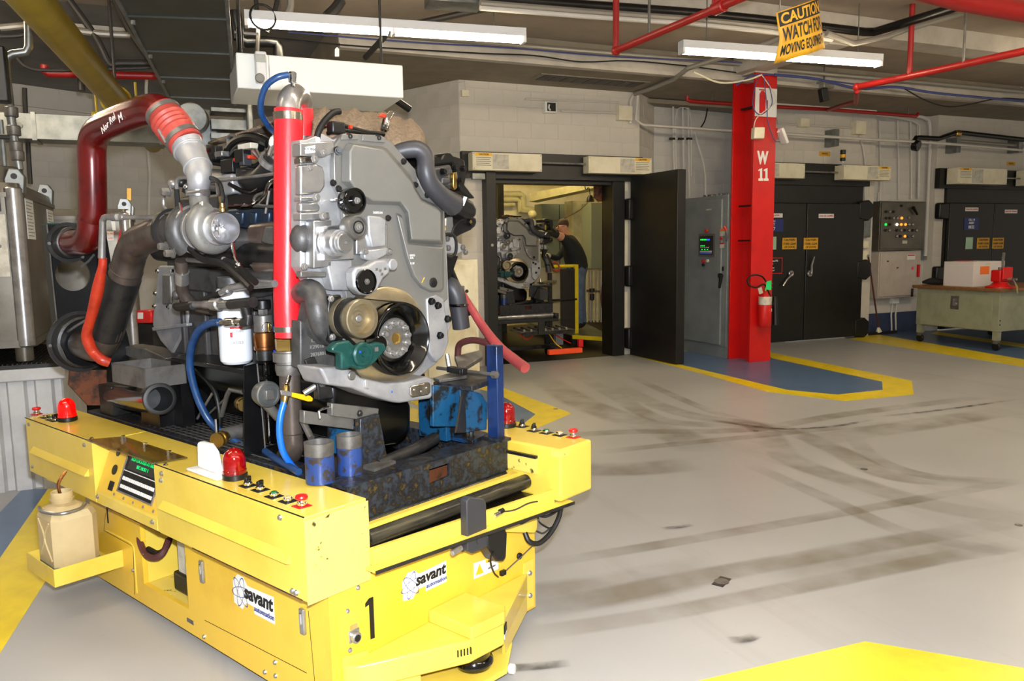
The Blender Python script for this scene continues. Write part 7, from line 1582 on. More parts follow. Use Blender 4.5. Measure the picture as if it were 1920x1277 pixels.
wbox('junction_box', 1161, 197, 1186, 226, .10, 'cream_metal', 'square cream junction box high on the open cell front')
cbx = wbox('camera_box', 1022, 190, 1044, 212, .10, 'white_plastic', 'small open control box high on the open cell front', cat='box'); a, b = py(1026, 192, WY-.102), py(1042, 209, WY-.102); ob('box_opening', G().box(a.x, b.x, WY-.1025, WY-.1005, b.z, a.z), 'ink', cbx, smooth=0); ob('box_wiring', G().tube([py(1030, 196, WY-.104), py(1029, 202, WY-.105), py(1032, 207, WY-.104)], .012, 8, 3), 'label_white', cbx)
wbox('wall_box', 866, 168, 880, 181, .06, 'cream_metal', 'tiny cream box near the corner of the open cell front'); cond([(857, 154), (872, 152), (874, 168)], wy, .008, 'conduit_white', 'tiny conduit curling to the small corner box')
r1 = 10.22
for k, (x, lb) in enumerate(((1262, 'first thin vertical conduit on the recess wall by the open door'), (1280, 'second thin vertical conduit on the recess wall by the open door'), (1290, 'third thin vertical conduit on the recess wall by the open door'))): cond([(x, 188), (x+2, 330), (x+3, 370)], r1, .016, 'conduit_white', lb)
cond([(1268, 330), (1266, 230), (1270, 205), (1280, 200), (1292, 205), (1296, 230), (1296, 330)], r1, .014, 'conduit_white', 'pale conduit hoop on the recess wall')
cond([(1303, 248), (1308, 270), (1318, 300), (1323, 330), (1323, 370)], r1, .018, 'conduit_white', 'bent pale conduit dropping to the grey cabinet')
cond([(1328, 195), (1322, 225), (1312, 242)], r1-.05, .010, 'ink', 'black cable dropping from the red sprinkler pipe', cat='cable', sm=4)
for k, x in enumerate((1256, 1272, 1288)): ob('pipe_clamp', G().box(py(x, 260, r1).x, py(x+9, 260, r1).x, r1-.02, r1+.02, py(x, 262, r1).z, py(x, 258, r1).z), 'ink', label='small black strut clamp on the recess wall conduits', cat='clamp', group='black strut clamps on the recess wall', smooth=0)
cond([(1452, 250), (1610, 260), (1720, 266), (1780, 270), (1920, 282)], WY-.30, .022, 'conduit_white', 'long pale conduit crossing the fronts of the closed cells')
cond([(1452, 203), (1460, 232), (1600, 240)], wy, .014, 'conduit_white', 'thin pale conduit under the red sprinkler pipe over the closed doors')
wbox('wall_box', 1502, 221, 1518, 238, .10, 'cream_metal', 'small beige thermostat box above closed doors'); wbox('junction_box', 1606, 226, 1624, 252, .12, 'cream_metal', 'cream junction box above the door corner near the recess')
cond([(1612, 254), (1618, 275), (1622, 300), (1622, 340), (1622, 400)], wy, .016, 'conduit_white', 'kinked conduit dropping from the junction box beside the beacon', sm=0)
r2 = RY2-.04
for k, (x, y1, lb) in enumerate(((1651, 376, 'first thin vertical conduit down to the operator panel'), (1685, 374, 'second thin vertical conduit down to the operator panel'), (1709, 373, 'third thin vertical conduit down to the operator panel'), (1722, 373, 'fourth thin vertical conduit down to the operator panel'))): cond([(x-2, 226), (x, 300), (x, y1)], r2, .016, 'conduit_white', lb)
cond([(1648, 360), (1645, 478), (1650, 480)], r2, .014, 'conduit_white', 'pale conduit beside the hinges of the operator panel')
cond([(1640, 215), (1700, 224), (1720, 232), (1724, 250), (1722, 370)], r2-.04, .022, 'conduit_white', 'pale conduit bending down behind the third panel conduit', sm=3)
cond([(1715, 218), (1735, 222), (1744, 240), (1742, 330), (1735, 480)], r2-.06, .03, 'conduit_white', 'thick pale conduit turning down at the end of the red sprinkler pipe', sm=3)
for x, lb in ((1672, 'left pipe under the outlet box, dipping into the blue base'), (1680, 'right pipe under the outlet box, dipping into the blue base')): cond([(x+2, 570), (x-1, 590), (x, 623)], r2, .014, 'conduit_white', lb)
cond([(1712, 268), (1718, 258), (1725, 258), (1760, 260), (1795, 248), (1830, 252), (1920, 262)], WY-.25, .04, 'black_paint', 'black pipe with brass valve above the right hand cell doors', cat='pipe', nm='black_pipe')
ob('brass_valve', G().cyl(py(1790, 250, WY-.25), (1, 0, 0), .055, .12, 14, .01), 'brass', bpy.data.objects['black_pipe']); ob('pipe_mouth', G().cyl(py(1712, 272, WY-.25), (.3, -1, -.3), .09, .1, 18, .01), 'black_paint', bpy.data.objects['black_pipe'])
for x, lb in ((1568, 'perforated strut piece above closed doors behind the pale conduit'), (1797, 'perforated strut piece under the brass valve'), (1914, 'perforated strut piece at the picture edge')): ob('strut_piece', G().box(py(x-4, 250, WY-.2).x, py(x+4, 250, WY-.2).x, WY-.22, WY-.005, py(x, 274 if x < 1600 else 286, WY-.2).z, py(x, 242 if x < 1600 else 258, WY-.2).z), 'galvanised', label=lb, cat='strut', smooth=0)
ob('beam_strut', G().tube([py(1800, 264, WY-.15), py(1920, 274, WY-.15)], .03, 8), 'conduit', label='grey strut rail behind the black pipe', cat='strut')
mat('dark_cloth', (.20, .18, .15), .95, 0, (.13, .12, .10), 40, .4, .6, .5, 60)
mat('mesh_dark', (.13, .12, .10), .7, alpha=.80)
mat('cabinet_cell', (.50, .53, .47), .5); mat('cream_cell', (.80, .78, .62), .55, 0, (.70, .67, .52), 6, .4, .7)
# ================================================================== inside the open cell
def copy_tree(root, loc, rz, label):
    r = root.copy(); COL.objects.link(r); r.location = loc; r.rotation_euler = (0, 0, rz); r['label'] = label
    for c in root.children:
        d = c.copy(); COL.objects.link(d); d.parent = r
        for s in c.children: e = s.copy(); COL.objects.link(e); e.parent = d
    return r
RZ = -AG+math.radians(2)
def moved(p):           # where a point of the near engine goes in the cell
    d = V(p)-dc; return V((4.615, 10.44, dc.z-.02))+Matrix.Rotation(RZ, 3, 'Z') @ d
en2 = copy_tree(en, moved(WL[en]), RZ, 'second grey diesel engine inside the open test cell beside the worker')
sk2 = copy_tree(sk, moved(WL[sk]), RZ, 'second blue steel pallet under the engine inside the open test cell')
for o in list(sk2.children):
    if o.name.startswith(('pipe_bracket', 'upright', 'corner_post', 'mesh_wire')):
        for c in list(o.children): bpy.data.objects.remove(c)
        bpy.data.objects.remove(o)
for o in sk2.children:
    if o.name.startswith(('pedestal', 'stand_leg')): o.data = o.data.copy(); o.data.materials[0] = MT['skid_steel']
sz2 = moved(A(2.05, 2.1, SZ0)).z
# roller cart under it
ct_ = thing('transfer_cart', (4.6, 11.0, 0), 'dark roller transfer cart under the engine in the open cell', 'cart')
cxa, cxb, cya, cyb_ = 4.12, 5.16, 10.28, 12.2
ob('cart_deck', G().box(cxa, cxb, cya, cyb_, .50, .545), 'dark_iron', ct_, bevel=.006)
for k in range(9): ob('cart_roller', G().cyl((cxa+.05, cya+.12+k*.21, sz2-.046), (1, 0, 0), .045, cxb-cxa-.1, 16), 'steel', ct_)
for x in (cxa, cxb-.04): ob('cart_side', G().box(x, x+.04, cya, cyb_, .546, sz2-.012), 'dark_iron', ct_, smooth=0)
ob('cart_apron', G().box(cxa+.25, cxb+.02, cya-.45, cya-.02, .40, .42), 'steel', ct_, bevel=.004); ob('cart_apron_edge', G().box(cxa+.25, cxb+.02, cya-.47, cya-.451, .37, .42), 'dark_iron', ct_, smooth=0)
for k in range(7): ob('apron_roller', G().cyl((cxa+.30+k*.11, cya-.40, .435), (0, 1, 0), .018, .34, 10), 'brushed', ct_)
ob('apron_stop', G().box(4.60, 4.70, cya-.49, cya-.472, .38, .60), 'dark_iron', ct_, bevel=.003)
for x in (cxa+.1, cxb-.16): 
    for y in (cya+.1, cyb_-.16): ob('cart_leg', G().box(x, x+.07, y, y+.07, .16, .4995), 'dark_iron', ct_, smooth=0); 
ob('cart_frame', G().box(cxa+.05, cxb-.05, cya+.05, cyb_-.05, .10, .16), 'dark_iron', ct_, bevel=.004)
for x in (cxa+.12, cxb-.12):
    for y in (cya+.15, cyb_-.15): ob('cart_wheel', G().cyl((x-.02, y, .05), (1, 0, 0), .05, .04, 16), 'black_rubber', ct_)
ob('cart_bumper', G().box(4.70, 5.22, cya-.62, cya-.55, .10, .17), 'orange_bar', ct_, bevel=.006); ob('bumper_arm', G().box(4.9, 4.96, cya-.549, cya+.05, .12, .155), 'dark_iron', ct_, smooth=0)
ob('red_lamp', G().box(5.20, 5.27, cya-.55, cya-.49, .171, .28), 'button_red', ct_, bevel=.004); ob('grey_box', G().box(5.02, 5.14, cya-.18, cya-.1, .17, .395), 'cabinet_grey', ct_, bevel=.004)
for pts, m in (([(4.85, .36), (4.95, .22), (5.05, .14)], 'lever_yellow'), ([(4.95, .34), (5.1, .25), (5.2, .2)], 'button_red'), ([(4.4, .38), (4.5, .30), (4.62, .36)], 'button_red')): ob('cart_cable', G().tube([V((x, cya-.3, z)) for x, z in pts], .008, 6, 4), m, ct_)
ob('engine_manifold_cap', G().tube([py(925, 440, 10.7), py(925, 412, 10.7)], .055, 16), 'red_hose', label='short red hose stub at the back of the engine inside the cell', cat='hose')
ob('vent_pipe', G().tube([py(905, 404, 10.75), py(925, 404, 10.75), py(928, 414, 10.75)], .03, 10), 'steel', label='bent steel vent pipe above the red stub in the cell', cat='pipe')
bk2 = []
vs = []; fs = []
for i in range(13):
    for j in range(7):
        s, t = i/12, j/6; vs.append(V((4.40+.56*s, 10.62+.7*t, 1.985+.05*math.sin(3.1*s)-.08*t+.015*random.random()-(.10 if s in (0, 1) else 0)-(.05 if t == 0 else 0))))
for i in range(12):
    for j in range(6): a = i*7+j; fs.append((a, a+7, a+8, a+1))
b2 = ob('dark_blanket', G().add(vs, fs), 'dark_cloth', label='dark cloth covering the top of the engine inside the cell', cat='blanket', smooth=60); b2.modifiers.new('t', 'SOLIDIFY').thickness = .01
# platform with yellow edge, guard rail
PZ_ = .20
pf = thing('work_platform', (6.3, 11.9, 0), 'low grey work platform with a yellow edge inside the open cell', 'platform')
ob('deck', G().prism([pz(1073, 628, PZ_), pz(1150, 633, PZ_), pz(1150, 633, PZ_)+V((1.0, 3.0, 0)), pz(1073, 628, PZ_)+V((.35, 3.2, 0))], -ez*.02), 'galvanised', pf, smooth=0)
e0_, e1_ = pz(1073, 628, PZ_), pz(1150, 633, PZ_); ob('yellow_edge', G().bar(e0_+ez*-.03-V((0, .015, 0)), e1_+ez*-.03-V((0, .015, 0)), .02, .062), 'floor_yellow', pf, smooth=0)
for t in (.05, .95): p = e0_.lerp(e1_, t)+V((.05, .12, 0)); ob('platform_leg', G().box(p.x-.03, p.x+.03, p.y-.03, p.y+.03, 0, PZ_-.021), 'dark_iron', pf, smooth=0)
p = e1_+V((.8, 2.7, 0)); ob('platform_leg', G().box(p.x-.03, p.x+.03, p.y-.03, p.y+.03, 0, PZ_-.021), 'dark_iron', pf, smooth=0)
rl_ = thing('guard_rail', pz(1080, 620, PZ_), 'guard rail with a yellow post and dark mesh panel in front of the worker', 'rail')
gy = 11.05
rp0, rp1 = py(1082, 610, gy), py(1051, 612, gy); zt = py(1082, 496, gy).z; zm = py(1082, 596, gy).z
ob('yellow_post', G().box(rp0.x-.03, rp0.x+.03, gy, gy+.05, PZ_+.0, zt), 'floor_yellow', rl_, bevel=.004); ob('dark_post', G().box(py(1032, 500, gy).x-.03, py(1032, 500, gy).x+.03, gy, gy+.05, .0, zt-.12), 'dark_iron', rl_, bevel=.004)
ob('top_rail', G().tube([V((rp0.x, gy+.025, zt-.02)), V((rp1.x, gy+.025, zt-.02)), V((py(1036, 500, gy).x, gy+.025, zt-.02))], .025, 10), 'floor_yellow', rl_)
ob('mesh_panel', G().box(rp1.x+.01, rp0.x-.031, gy+.01, gy+.02, .25, zt-.07), 'mesh_dark', rl_, smooth=0)
ob('mid_rail', G().tube([V((rp0.x, gy+.005, (zt+PZ_)/2)), V((py(1036, 500, gy).x, gy+.005, (zt+PZ_)/2))], .018, 8), 'dark_iron', rl_)
ob('coiled_hose', G().torus(py(1042, 500, gy-.05), (.3, -1, .4), .075, .014, 24, 8), 'red_sleeve', label='coiled red hose hanging on the guard rail in the cell', cat='hose')
# cabinets and pipes on the cell's right wall
def rwall(x0, y0, x1, y1, Y, d, m, nm, lb, cat='cabinet'):
    a, b = py(x0, y0, Y), py(x1, y1, Y); t = ob(nm, G().box(a.x, b.x, Y, Y+d, b.z, a.z), m, label=lb, cat=cat, bevel=.01); return t
c1 = rwall(1016, 382, 1073, 500, 13.9, .35, 'cabinet_cell', 'wall_cabinet', 'grey green double door wall cabinet behind the worker in the cell')
xx_ = py(1049, 440, 13.9).x; ob('door_gap', G().box(xx_-.006, xx_+.006, 13.895, 13.9, py(1049, 498, 13.9).z, py(1049, 384, 13.9).z), 'dark_iron', c1, smooth=0)
rwall(1074, 376, 1101, 470, 13.3, .35, 'cream_cell', 'wall_cabinet', 'cream wall cabinet between the two grey green ones in the cell')
rwall(1108, 380, 1149, 503, 12.3, .35, 'cabinet_cell', 'wall_cabinet', 'grey green single wall cabinet beside the cell door frame')
td = ob('cell_duct', G().hexa([py(993, 378, 13.6), py(1114, 352, 12.2), py(1114, 352, 12.2)+V((.3, .3, 0)), py(993, 378, 13.6)+V((.3, .3, 0))], [py(993, 362, 13.6), py(1114, 340, 12.2), py(1114, 340, 12.2)+V((.3, .3, 0)), py(993, 362, 13.6)+V((.3, .3, 0))]), 'cream_cell', label='pale lagged duct running along the cell under its ceiling', cat='duct', smooth=0)
for k, (pts, r, lb) in enumerate((([(905, 364), (975, 364), (981, 368), (981, 390), (1000, 394)], .06, 'upper white lagged pipe with a bend in the cell'), ([(905, 374), (968, 374), (974, 378), (974, 395), (1000, 397)], .055, 'lower white lagged pipe with a bend in the cell'), ([(905, 384), (965, 384)], .04, 'short white lagged pipe below the two bent ones'))):
    ob('lagged_pipe', G().tube([py(x, y, 14.52-r) for x, y in pts], r, 14), 'cream_cell', label=lb, cat='pipe')
ob('cell_stanchion', G().box(py(934, 400, 12.6).x, py(945, 400, 12.6).x, 12.6, 12.7, 0, 3.3), 'dark_iron', label='dark steel stanchion behind the engine in the cell', cat='post', smooth=0)
ob('pipe_elbow', G().ball(py(998, 402, 13.4), .085, 14), 'cream_cell', bpy.data.objects['lagged_pipe'])
for k in range(9):
    x = 1088+k*6.5; Y = 13.6-.22*k
    ob('wall_pipe', G().tube([py(x, 508, Y), py(x, 604, Y)], .022, 8), 'cream_cell' if k % 3 else 'conduit', label='pale vertical pipe low on the wall of the open cell behind the worker', cat='pipe', group='vertical pipes low on the cell wall')
for k, x in enumerate((1110, 1131, 1139)): Y = 12.3; f_ = thing('air_filter', py(x, 565, Y), 'small black air filter on the cell wall below the cabinets', 'filter', 'black air filters on the cell wall'); ob('filter_cap', G().cyl(py(x, 548, Y), ez, .05, .07, 14, .008), 'black_plastic', f_); ob('filter_bowl', G().cyl(py(x, 563, Y), ez, .042, .12, 14, .012), 'black_plastic', f_)
ob('air_line', G().tube([py(1100, 545, 12.32), py(1150, 548, 12.32)], .02, 8), 'dull_steel', label='horizontal air line linking the black air filters', cat='pipe')
hr_ = ob('hose_reel', G().cyl(py(1149, 480, 11.6), (0, -1, 0), .16, .12, 20, .02), 'button_red', label='red hose reel with a dark hanging hose just inside the cell door frame', cat='reel')
ob('reel_bracket', G().box(py(1149, 480, 11.6).x, 7.46, 11.52, 11.6, py(1149, 482, 11.6).z, py(1149, 476, 11.6).z), 'dark_iron', hr_, smooth=0)
ob('reel_hose', G().tube([py(x, y, 11.6) for x, y in ((1149, 480), (1140, 495), (1132, 525), (1128, 560), (1133, 585), (1147, 597))], .018, 10, 6), 'maroon_hose', hr_)
hm_ = thing('hanging_lamp', py(1107, 374, 12.0), 'small black lamp hanging in front of the cell cabinets', 'lamp')
ob('shade', G().lathe(py(1107, 374, 12.0), ez, [(-.04, .07), (.03, .06), (.07, .03), (.075, 0)], 16), 'black_plastic', hm_); ob('cord', G().tube([py(1107, 370, 12.0), py(1104, 352, 12.0), py(1096, 346, 12.0), V((py(1094, 335, 12.0).x, 12.0, 3.66))], .008, 6, 4), 'black_rubber', hm_)
ob('slack_wire', G().tube([py(1017, 412, 13.89), py(1050, 412, 13.2), py(1085, 395, 12.4), py(1106, 376, 12.0)], .006, 6, 4), 'bronze', label='thin brown wire sagging across the cell cabinets', cat='wire')
ob('lintel_flap', G().prism([py(x, y, WY+.27) for x, y in ((1114, 340), (1150, 340), (1150, 378), (1122, 378), (1114, 370))], V((0, .02, 0))), 'rust', label='brown curtain flap in the upper corner of the open doorway', cat='flap', smooth=0)
# white cabinet standing left of the door post, behind the engine
wc = thing('white_locker', (3.25, 8.6, 0), 'white steel locker left of the open doorway behind the engine', 'locker')
a, b = py(838, 488, 8.6), py(898, 700, 8.6)
ob('locker_body', G().box(2.55, py(897, 560, 8.5).x, 8.5, 9.1, .02, py(870, 487, 8.5).z), 'cream_metal', wc, bevel=.006); ob('locker_door', G().box(2.6, py(890, 560, 8.5).x, 8.485, 8.499, .12, py(870, 496, 8.5).z), 'cream_metal', wc, bevel=.004)
ob('locker_lock', G().cyl(py(875, 546, 8.485), (0, -1, 0), .02, .01, 14), 'ink', wc); ob('locker_plate', G().box(py(864, 540, 8.48).x, py(871, 540, 8.48).x, 8.482, 8.4845, py(867, 548, 8.48).z, py(867, 536, 8.48).z), 'galvanised', wc, smooth=0); ob('locker_base', G().box(2.57, py(895, 560, 8.5).x, 8.52, 9.08, 0, .0195), 'ink', wc, smooth=0)
# ================================================================== the worker
pw = thing('person', V((6.0, 11.55, PZ_)), 'person in dark shirt, blue jeans and gloves reaching towards the engine in the cell', 'person')
Yw = 11.5
def J(x, y, dy=0.): return py(x, y, Yw+dy)
ft1, ft2 = J(1086, 613, -.06), J(1093, 611, .12); ft1.z = ft2.z = PZ_+.05
jn_ = {'pel': J(1084, 508), 'waist': J(1082, 492), 'chest': J(1074, 465), 'neckb': J(1066, 447), 'neck': J(1060, 438), 'head': J(1054, 428), 'crown': J(1053, 420),
       'shR': J(1062, 449, -.17), 'elR': J(1040, 438, -.24), 'wrR': J(1021, 435, -.22), 'haR': J(1013, 435, -.20),
       'shL': J(1068, 455, .17), 'elL': J(1046, 484, .20), 'wrL': J(1028, 480, .10), 'haL': J(1021, 477, .06),
       'hpR': J(1085, 516, -.09), 'knR': J(1087, 562, -.08), 'anR': J(1089, 604, -.06), 'toR': J(1078, 612, -.08), 'hpL': J(1086, 516, .10), 'knL': J(1090, 560, .10), 'anL': J(1095, 603, .12), 'toL': J(1086, 610, .12)}
jn_['toR'].z = PZ_+.035; jn_['toL'].z = PZ_+.035; jn_['anR'].z = PZ_+.09; jn_['anL'].z = PZ_+.09
rad_ = dict(pel=.18, waist=.195, chest=.215, neckb=.10, neck=.062, head=.095, crown=.088, shR=.085, elR=.055, wrR=.042, haR=.045, shL=.085, elL=.055, wrL=.042, haL=.045, hpR=.115, knR=.075, anR=.05, toR=.04, hpL=.115, knL=.075, anL=.05, toL=.04)
eds = [('pel', 'waist'), ('waist', 'chest'), ('chest', 'neckb'), ('neckb', 'neck'), ('neck', 'head'), ('head', 'crown'), ('chest', 'shR'), ('shR', 'elR'), ('elR', 'wrR'), ('wrR', 'haR'), ('chest', 'shL'), ('shL', 'elL'), ('elL', 'wrL'), ('wrL', 'haL'),
       ('pel', 'hpR'), ('hpR', 'knR'), ('knR', 'anR'), ('anR', 'toR'), ('pel', 'hpL'), ('hpL', 'knL'), ('knL', 'anL'), ('anL', 'toL')]
names = list(jn_); org = WL[pw]
# five fingers of each gloved hand, rooted in the palm
for hand, wr, s in (('haR', 'wrR', 1), ('haL', 'wrL', -1)):
    d = (jn_[hand]-jn_[wr]).normalized(); side = d.cross(ez).normalized(); dn = side.cross(d)
    for k in range(4):
        b0 = jn_[hand]+side*(-.03+.02*k)+d*.02; m_ = b0+d*.045+dn*.004; e2 = m_+d*(.03+.008*(1 if k in (1, 2) else 0))-ez*.015
        n0, n1 = f'{hand}f{k}a', f'{hand}f{k}b'; jn_[n0] = m_; jn_[n1] = e2; rad_[n0] = .010; rad_[n1] = .009; eds += [(hand, n0), (n0, n1)]
    t0_ = jn_[hand]+side*.045*s+d*.005-ez*.01; t1_ = t0_+d*.03-ez*.01; jn_[hand+'ta'] = t0_; jn_[hand+'tb'] = t1_; rad_[hand+'ta'] = .012; rad_[hand+'tb'] = .010; eds += [(hand, hand+'ta'), (hand+'ta', hand+'tb')]
names = list(jn_)
me = bpy.data.meshes.new('body_skeleton'); me.from_pydata([jn_[n]-org for n in names], [(names.index(a), names.index(b)) for a, b in eds], [])
tmp = bpy.data.objects.new('tmp_body', me); COL.objects.link(tmp)
sm_ = tmp.modifiers.new('skin', 'SKIN'); sm_.use_smooth_shade = True; tmp.modifiers.new('sub', 'SUBSURF').levels = 2; tmp.modifiers['sub'].render_levels = 2
for i, n in enumerate(names):
    sv = me.skin_vertices[0].data[i]; r = rad_[n]; sv.radius = (r, r); sv.use_root = (n == 'pel')
bpy.context.view_layer.update()
dg = bpy.context.evaluated_depsgraph_get(); bm2 = bpy.data.meshes.new_from_object(tmp.evaluated_get(dg)); bpy.data.objects.remove(tmp)
bm2.name = 'body'; bm2.materials.clear()
for n in ('skin', 'shirt', 'jeans', 'glove', 'ink_dark'): bm2.materials.append(MT[n])
rel = {k: v-org for k, v in jn_.items()}
for f in bm2.polygons:
    c = f.center; i = 1
    if c.z < .12: i = 4
    elif c.z < rel['pel'].z+.05 and (c-rel['haL']).length > .3: i = 2
    if min((c-rel['haR']).length, (c-rel['haL']).length) < .12: i = 3
    if c.z > rel['neck'].z-.03 and (c-rel['head']).length < .24 and c.x < rel['neckb'].x+.03: i = 0
    if abs((c-rel['shR']).length-.17) < .045 and c.x < rel['shR'].x-.08: i = 0
    f.material_index = i; f.use_smooth = True
bo = bpy.data.objects.new('body', bm2); put(bo, pw, org)
hc = jn_['head'].lerp(jn_['crown'], .5)
ob('hair', G().ball(hc+V((.034, .01, .034)), .092, 16, (1.0, .92, 1.0)), 'hair', pw)
fdx = V((-1, -.15, -.15)).normalized(); fs_d = V((-.15, 1, 0)).normalized()
ob('nose', G().ball(hc+fdx*.098-ez*.02, .018, 8, (1.2, .8, 1.2)), 'skin', pw)
for s in (-1, 1):
    ob('ear', G().ball(hc+fs_d*.092*s+V((.01, 0, -.02)), .026, 10, (.9, .4, 1.2)), 'skin', pw); ob('eye', G().ball(hc+fdx*.088+fs_d*.032*s+ez*.004, .010, 8), 'ink', pw)
    ob('glasses_lens', G().torus(hc+fdx*.103+fs_d*.034*s+ez*.002, fdx, .024, .003, 16, 6), 'ink', pw); ob('glasses_arm', G().tube([hc+fdx*.10+fs_d*.058*s, hc+fs_d*.092*s+V((.0, 0, .0))], .003, 6), 'ink', pw)
ob('mouth', G().obox(hc+fdx*.090-ez*.055, fs_d, fdx, ez, .022, .006, .004), 'maroon_hose', pw, bevel=.002)
mat('tube_cell', (1, .93, .72), .4, emit=42, ecol=(1, .90, .62))
# ================================================================== lamps and services under the ceiling
def fixture(p, q, label, gap=None):
    p, q = V(p), V(q); d = (q-p).normalized(); s = V((-d.y, d.x, 0)); L_ = (q-p).length
    t = thing('strip_lamp', (p+q)/2, label, 'ceiling lamp', 'fluorescent strip lamps')
    ob('housing', G().bar(p+ez*.06, q+ez*.06, .11, .075), 'white_paint', t, bevel=.004)
    h = L_/2
    for k in range(2):
        for w_ in (-.035, .035):
            a = p+d*(h*k+.03)+s*w_; b = p+d*(h*(k+1)-.03)+s*w_; ob('tube', G().cyl(a, b-a, .019, (b-a).length, 12), 'tube_light', t)
        ob('socket', G().bar(p+d*(h*k+.0), p+d*(h*k+.028), .10, .05), 'white_plastic', t, smooth=0)
    ob('socket', G().bar(q-d*.028, q, .10, .05), 'white_plastic', t, smooth=0)
    for f in (.12, .88):
        c = p.lerp(q, f)+ez*.0976; ob('hanger_chain', G().tube([c, c+ez*(4.02-c.z)], .006, 6), 'dull_steel', t)
LZ = 3.43
fixture(pz(459, 44, LZ), pz(984, 76, LZ), 'long fluorescent strip lamp above the white air handler')
fixture(pz(1276, 96, LZ), pz(1649, 121, LZ), 'long fluorescent strip lamp behind the yellow caution sign')
fixture(pz(1795, 6, LZ), pz(1795, 6, LZ)+V((2.4, -.3, 0)), 'fluorescent strip lamp partly cut off at the upper edge of the picture')
for k, (x, y) in enumerate(((-2.6, 3.1), (.8, 2.6), (4.3, 2.1), (-2.2, -.8), (1.2, -1.3), (4.7, -1.8), (9.2, 6.0), (-3.2, 7.1))):  # unseen strip lamps, added overhead to raise the light in the hall
    fixture((x, y, LZ), (x+2.38, y-.33, LZ), 'unseen fluorescent strip lamp added out of view to light the hall')
# lamp inside the open cell
lc_ = thing('cell_lamp', (5.4, 12.3, 3.4), 'fluorescent lamp fixed under the ceiling of the open cell', 'ceiling lamp')
ob('housing', G().box(4.3, 6.7, 12.25, 12.40, 3.55, 3.655), 'white_paint', lc_, bevel=.004)
for w_ in (12.29, 12.36): ob('tube', G().cyl((4.33, w_, 3.525), (1, 0, 0), .02, 2.34, 12), 'tube_cell', lc_)
# red sprinkler pipes
sp = thing('sprinkler_pipe', pz(1155, 95, 3.3), 'red sprinkler pipe with an upright riser near the middle of the ceiling', 'pipe', 'red sprinkler pipes')
a = pz(1155, 95, 3.3); b = pz(1345, 15, 3.3); c = b+(b-a)*1.6
ob('run', G().tube([a, c], .030, 14), 'red_sprinkler', sp); ob('riser', G().tube([a, V((a.x, a.y, 4.02))], .028, 12), 'red_sprinkler', sp); ob('elbow', G().ball(a, .042, 14), 'red_sprinkler', sp); ob('coupling', G().cyl(b-(b-a)*.03, b-a, .045, .12, 16, .006), 'red_sprinkler', sp); ob('branch', G().tube([b, b+ez*.5], .04, 12), 'red_sprinkler', sp)
h = a.lerp(b, .37); ob('hanger', G().tube([h, V((h.x, h.y, 4.02))], .012, 8), 'dull_steel', sp)
sp2 = thing('sprinkler_pipe', pz(1605, 165, 3.3), 'red sprinkler pipe with a swan neck dropping to the cell fronts', 'pipe', 'red sprinkler pipes')
a = pz(1607, 163, 3.3); b = pz(1705, 143, 3.3); e = pz(1920, 96, 3.3); e2 = e+(e-b)*.6
sy = 9.45; m0 = py(1606, 190, 8.9); m1 = py(1552, 206, sy)
ob('run', G().tube([e2, e, b, a], .035, 14), 'red_sprinkler', sp2); ob('drop', G().tube([a, V((a.x, a.y, a.z-.04)), py(1605, 193, 8.0)], .03, 12), 'red_sprinkler', sp2)
ob('branch', G().tube([py(1605, 190, 8.0), m1], .03, 12), 'red_sprinkler', sp2); ob('riser', G().tube([b, V((b.x, b.y, 4.02))], .028, 12), 'red_sprinkler', sp2)
ob('cross_main', G().tube([py(1288, 180, sy), py(1288, 187, sy), py(1296, 190, sy), py(1450, 200, sy), py(1550, 205, sy), py(1718, 218, sy), py(1722, 213, sy)], .028, 12), 'red_sprinkler', sp2)
ob('swan_elbow', G().ball(a, .045, 12), 'red_sprinkler', sp2)
for x, y in ((1335, 190), (1703, 215)): p = py(x, y, sy); ob('hanger', G().cyl(p, ez, .01, WT-p.z, 8), 'dull_steel', sp2)
p = pz(1806, 120, 3.3); ob('hanger', G().cyl(p, ez, .012, 4.02-p.z, 8), 'dull_steel', sp2)
ob('fat_red_pipe', G().tube([pz(1690, -30, 3.2), pz(1800, 0, 3.2), pz(1920, 22, 3.2), pz(2060, 50, 3.2)], .07, 18), 'red_sprinkler', label='fat red main pipe at the upper right of the ceiling', cat='pipe')
# black and white conduits along the cross beam
Yb = 6.55
ob('black_conduit', G().tube([py(x, y, Yb) for x, y in ((900, -6), (960, 0), (1100, 10), (1300, 24), (1440, 38), (1620, 60))]+[pz(1640, 60, py(1620, 60, Yb).z), pz(1790, 14, py(1620, 60, Yb).z), pz(1850, -6, py(1620, 60, Yb).z)], .045, 12), 'black_paint', label='black conduit along the cross beam turning towards the fat red pipe', cat='conduit')
for k, (dy, r, m, lb) in enumerate(((12, .03, 'conduit', 'grey conduit directly below the black one on the cross beam'), (21, .022, 'conduit_white', 'pale thin conduit low on the cross beam'))):
    ob('beam_conduit', G().tube([py(x, y+dy, Yb-.02) for x, y in ((900, -6), (1100, 10), (1300, 24), (1440, 38), (1560, 54))], r, 10), m, label=lb, cat='conduit')
Ys = 8.48
ob('soffit_conduit', G().tube([py(x, y, Ys) for x, y in ((560, 52), (860, 76), (1100, 96), (1300, 112), (1410, 122))], .03, 10), 'conduit', label='grey conduit along the soffit edge over the open cell', cat='conduit')
ob('soffit_cable', G().tube([py(x, y, Ys-.04) for x, y in ((520, 72), (640, 84), (760, 92), (900, 100), (1000, 104), (1090, 116), (1180, 114), (1290, 124), (1380, 136))], .008, 6, 4), 'ink', label='thin black cable sagging along the soffit edge', cat='cable')
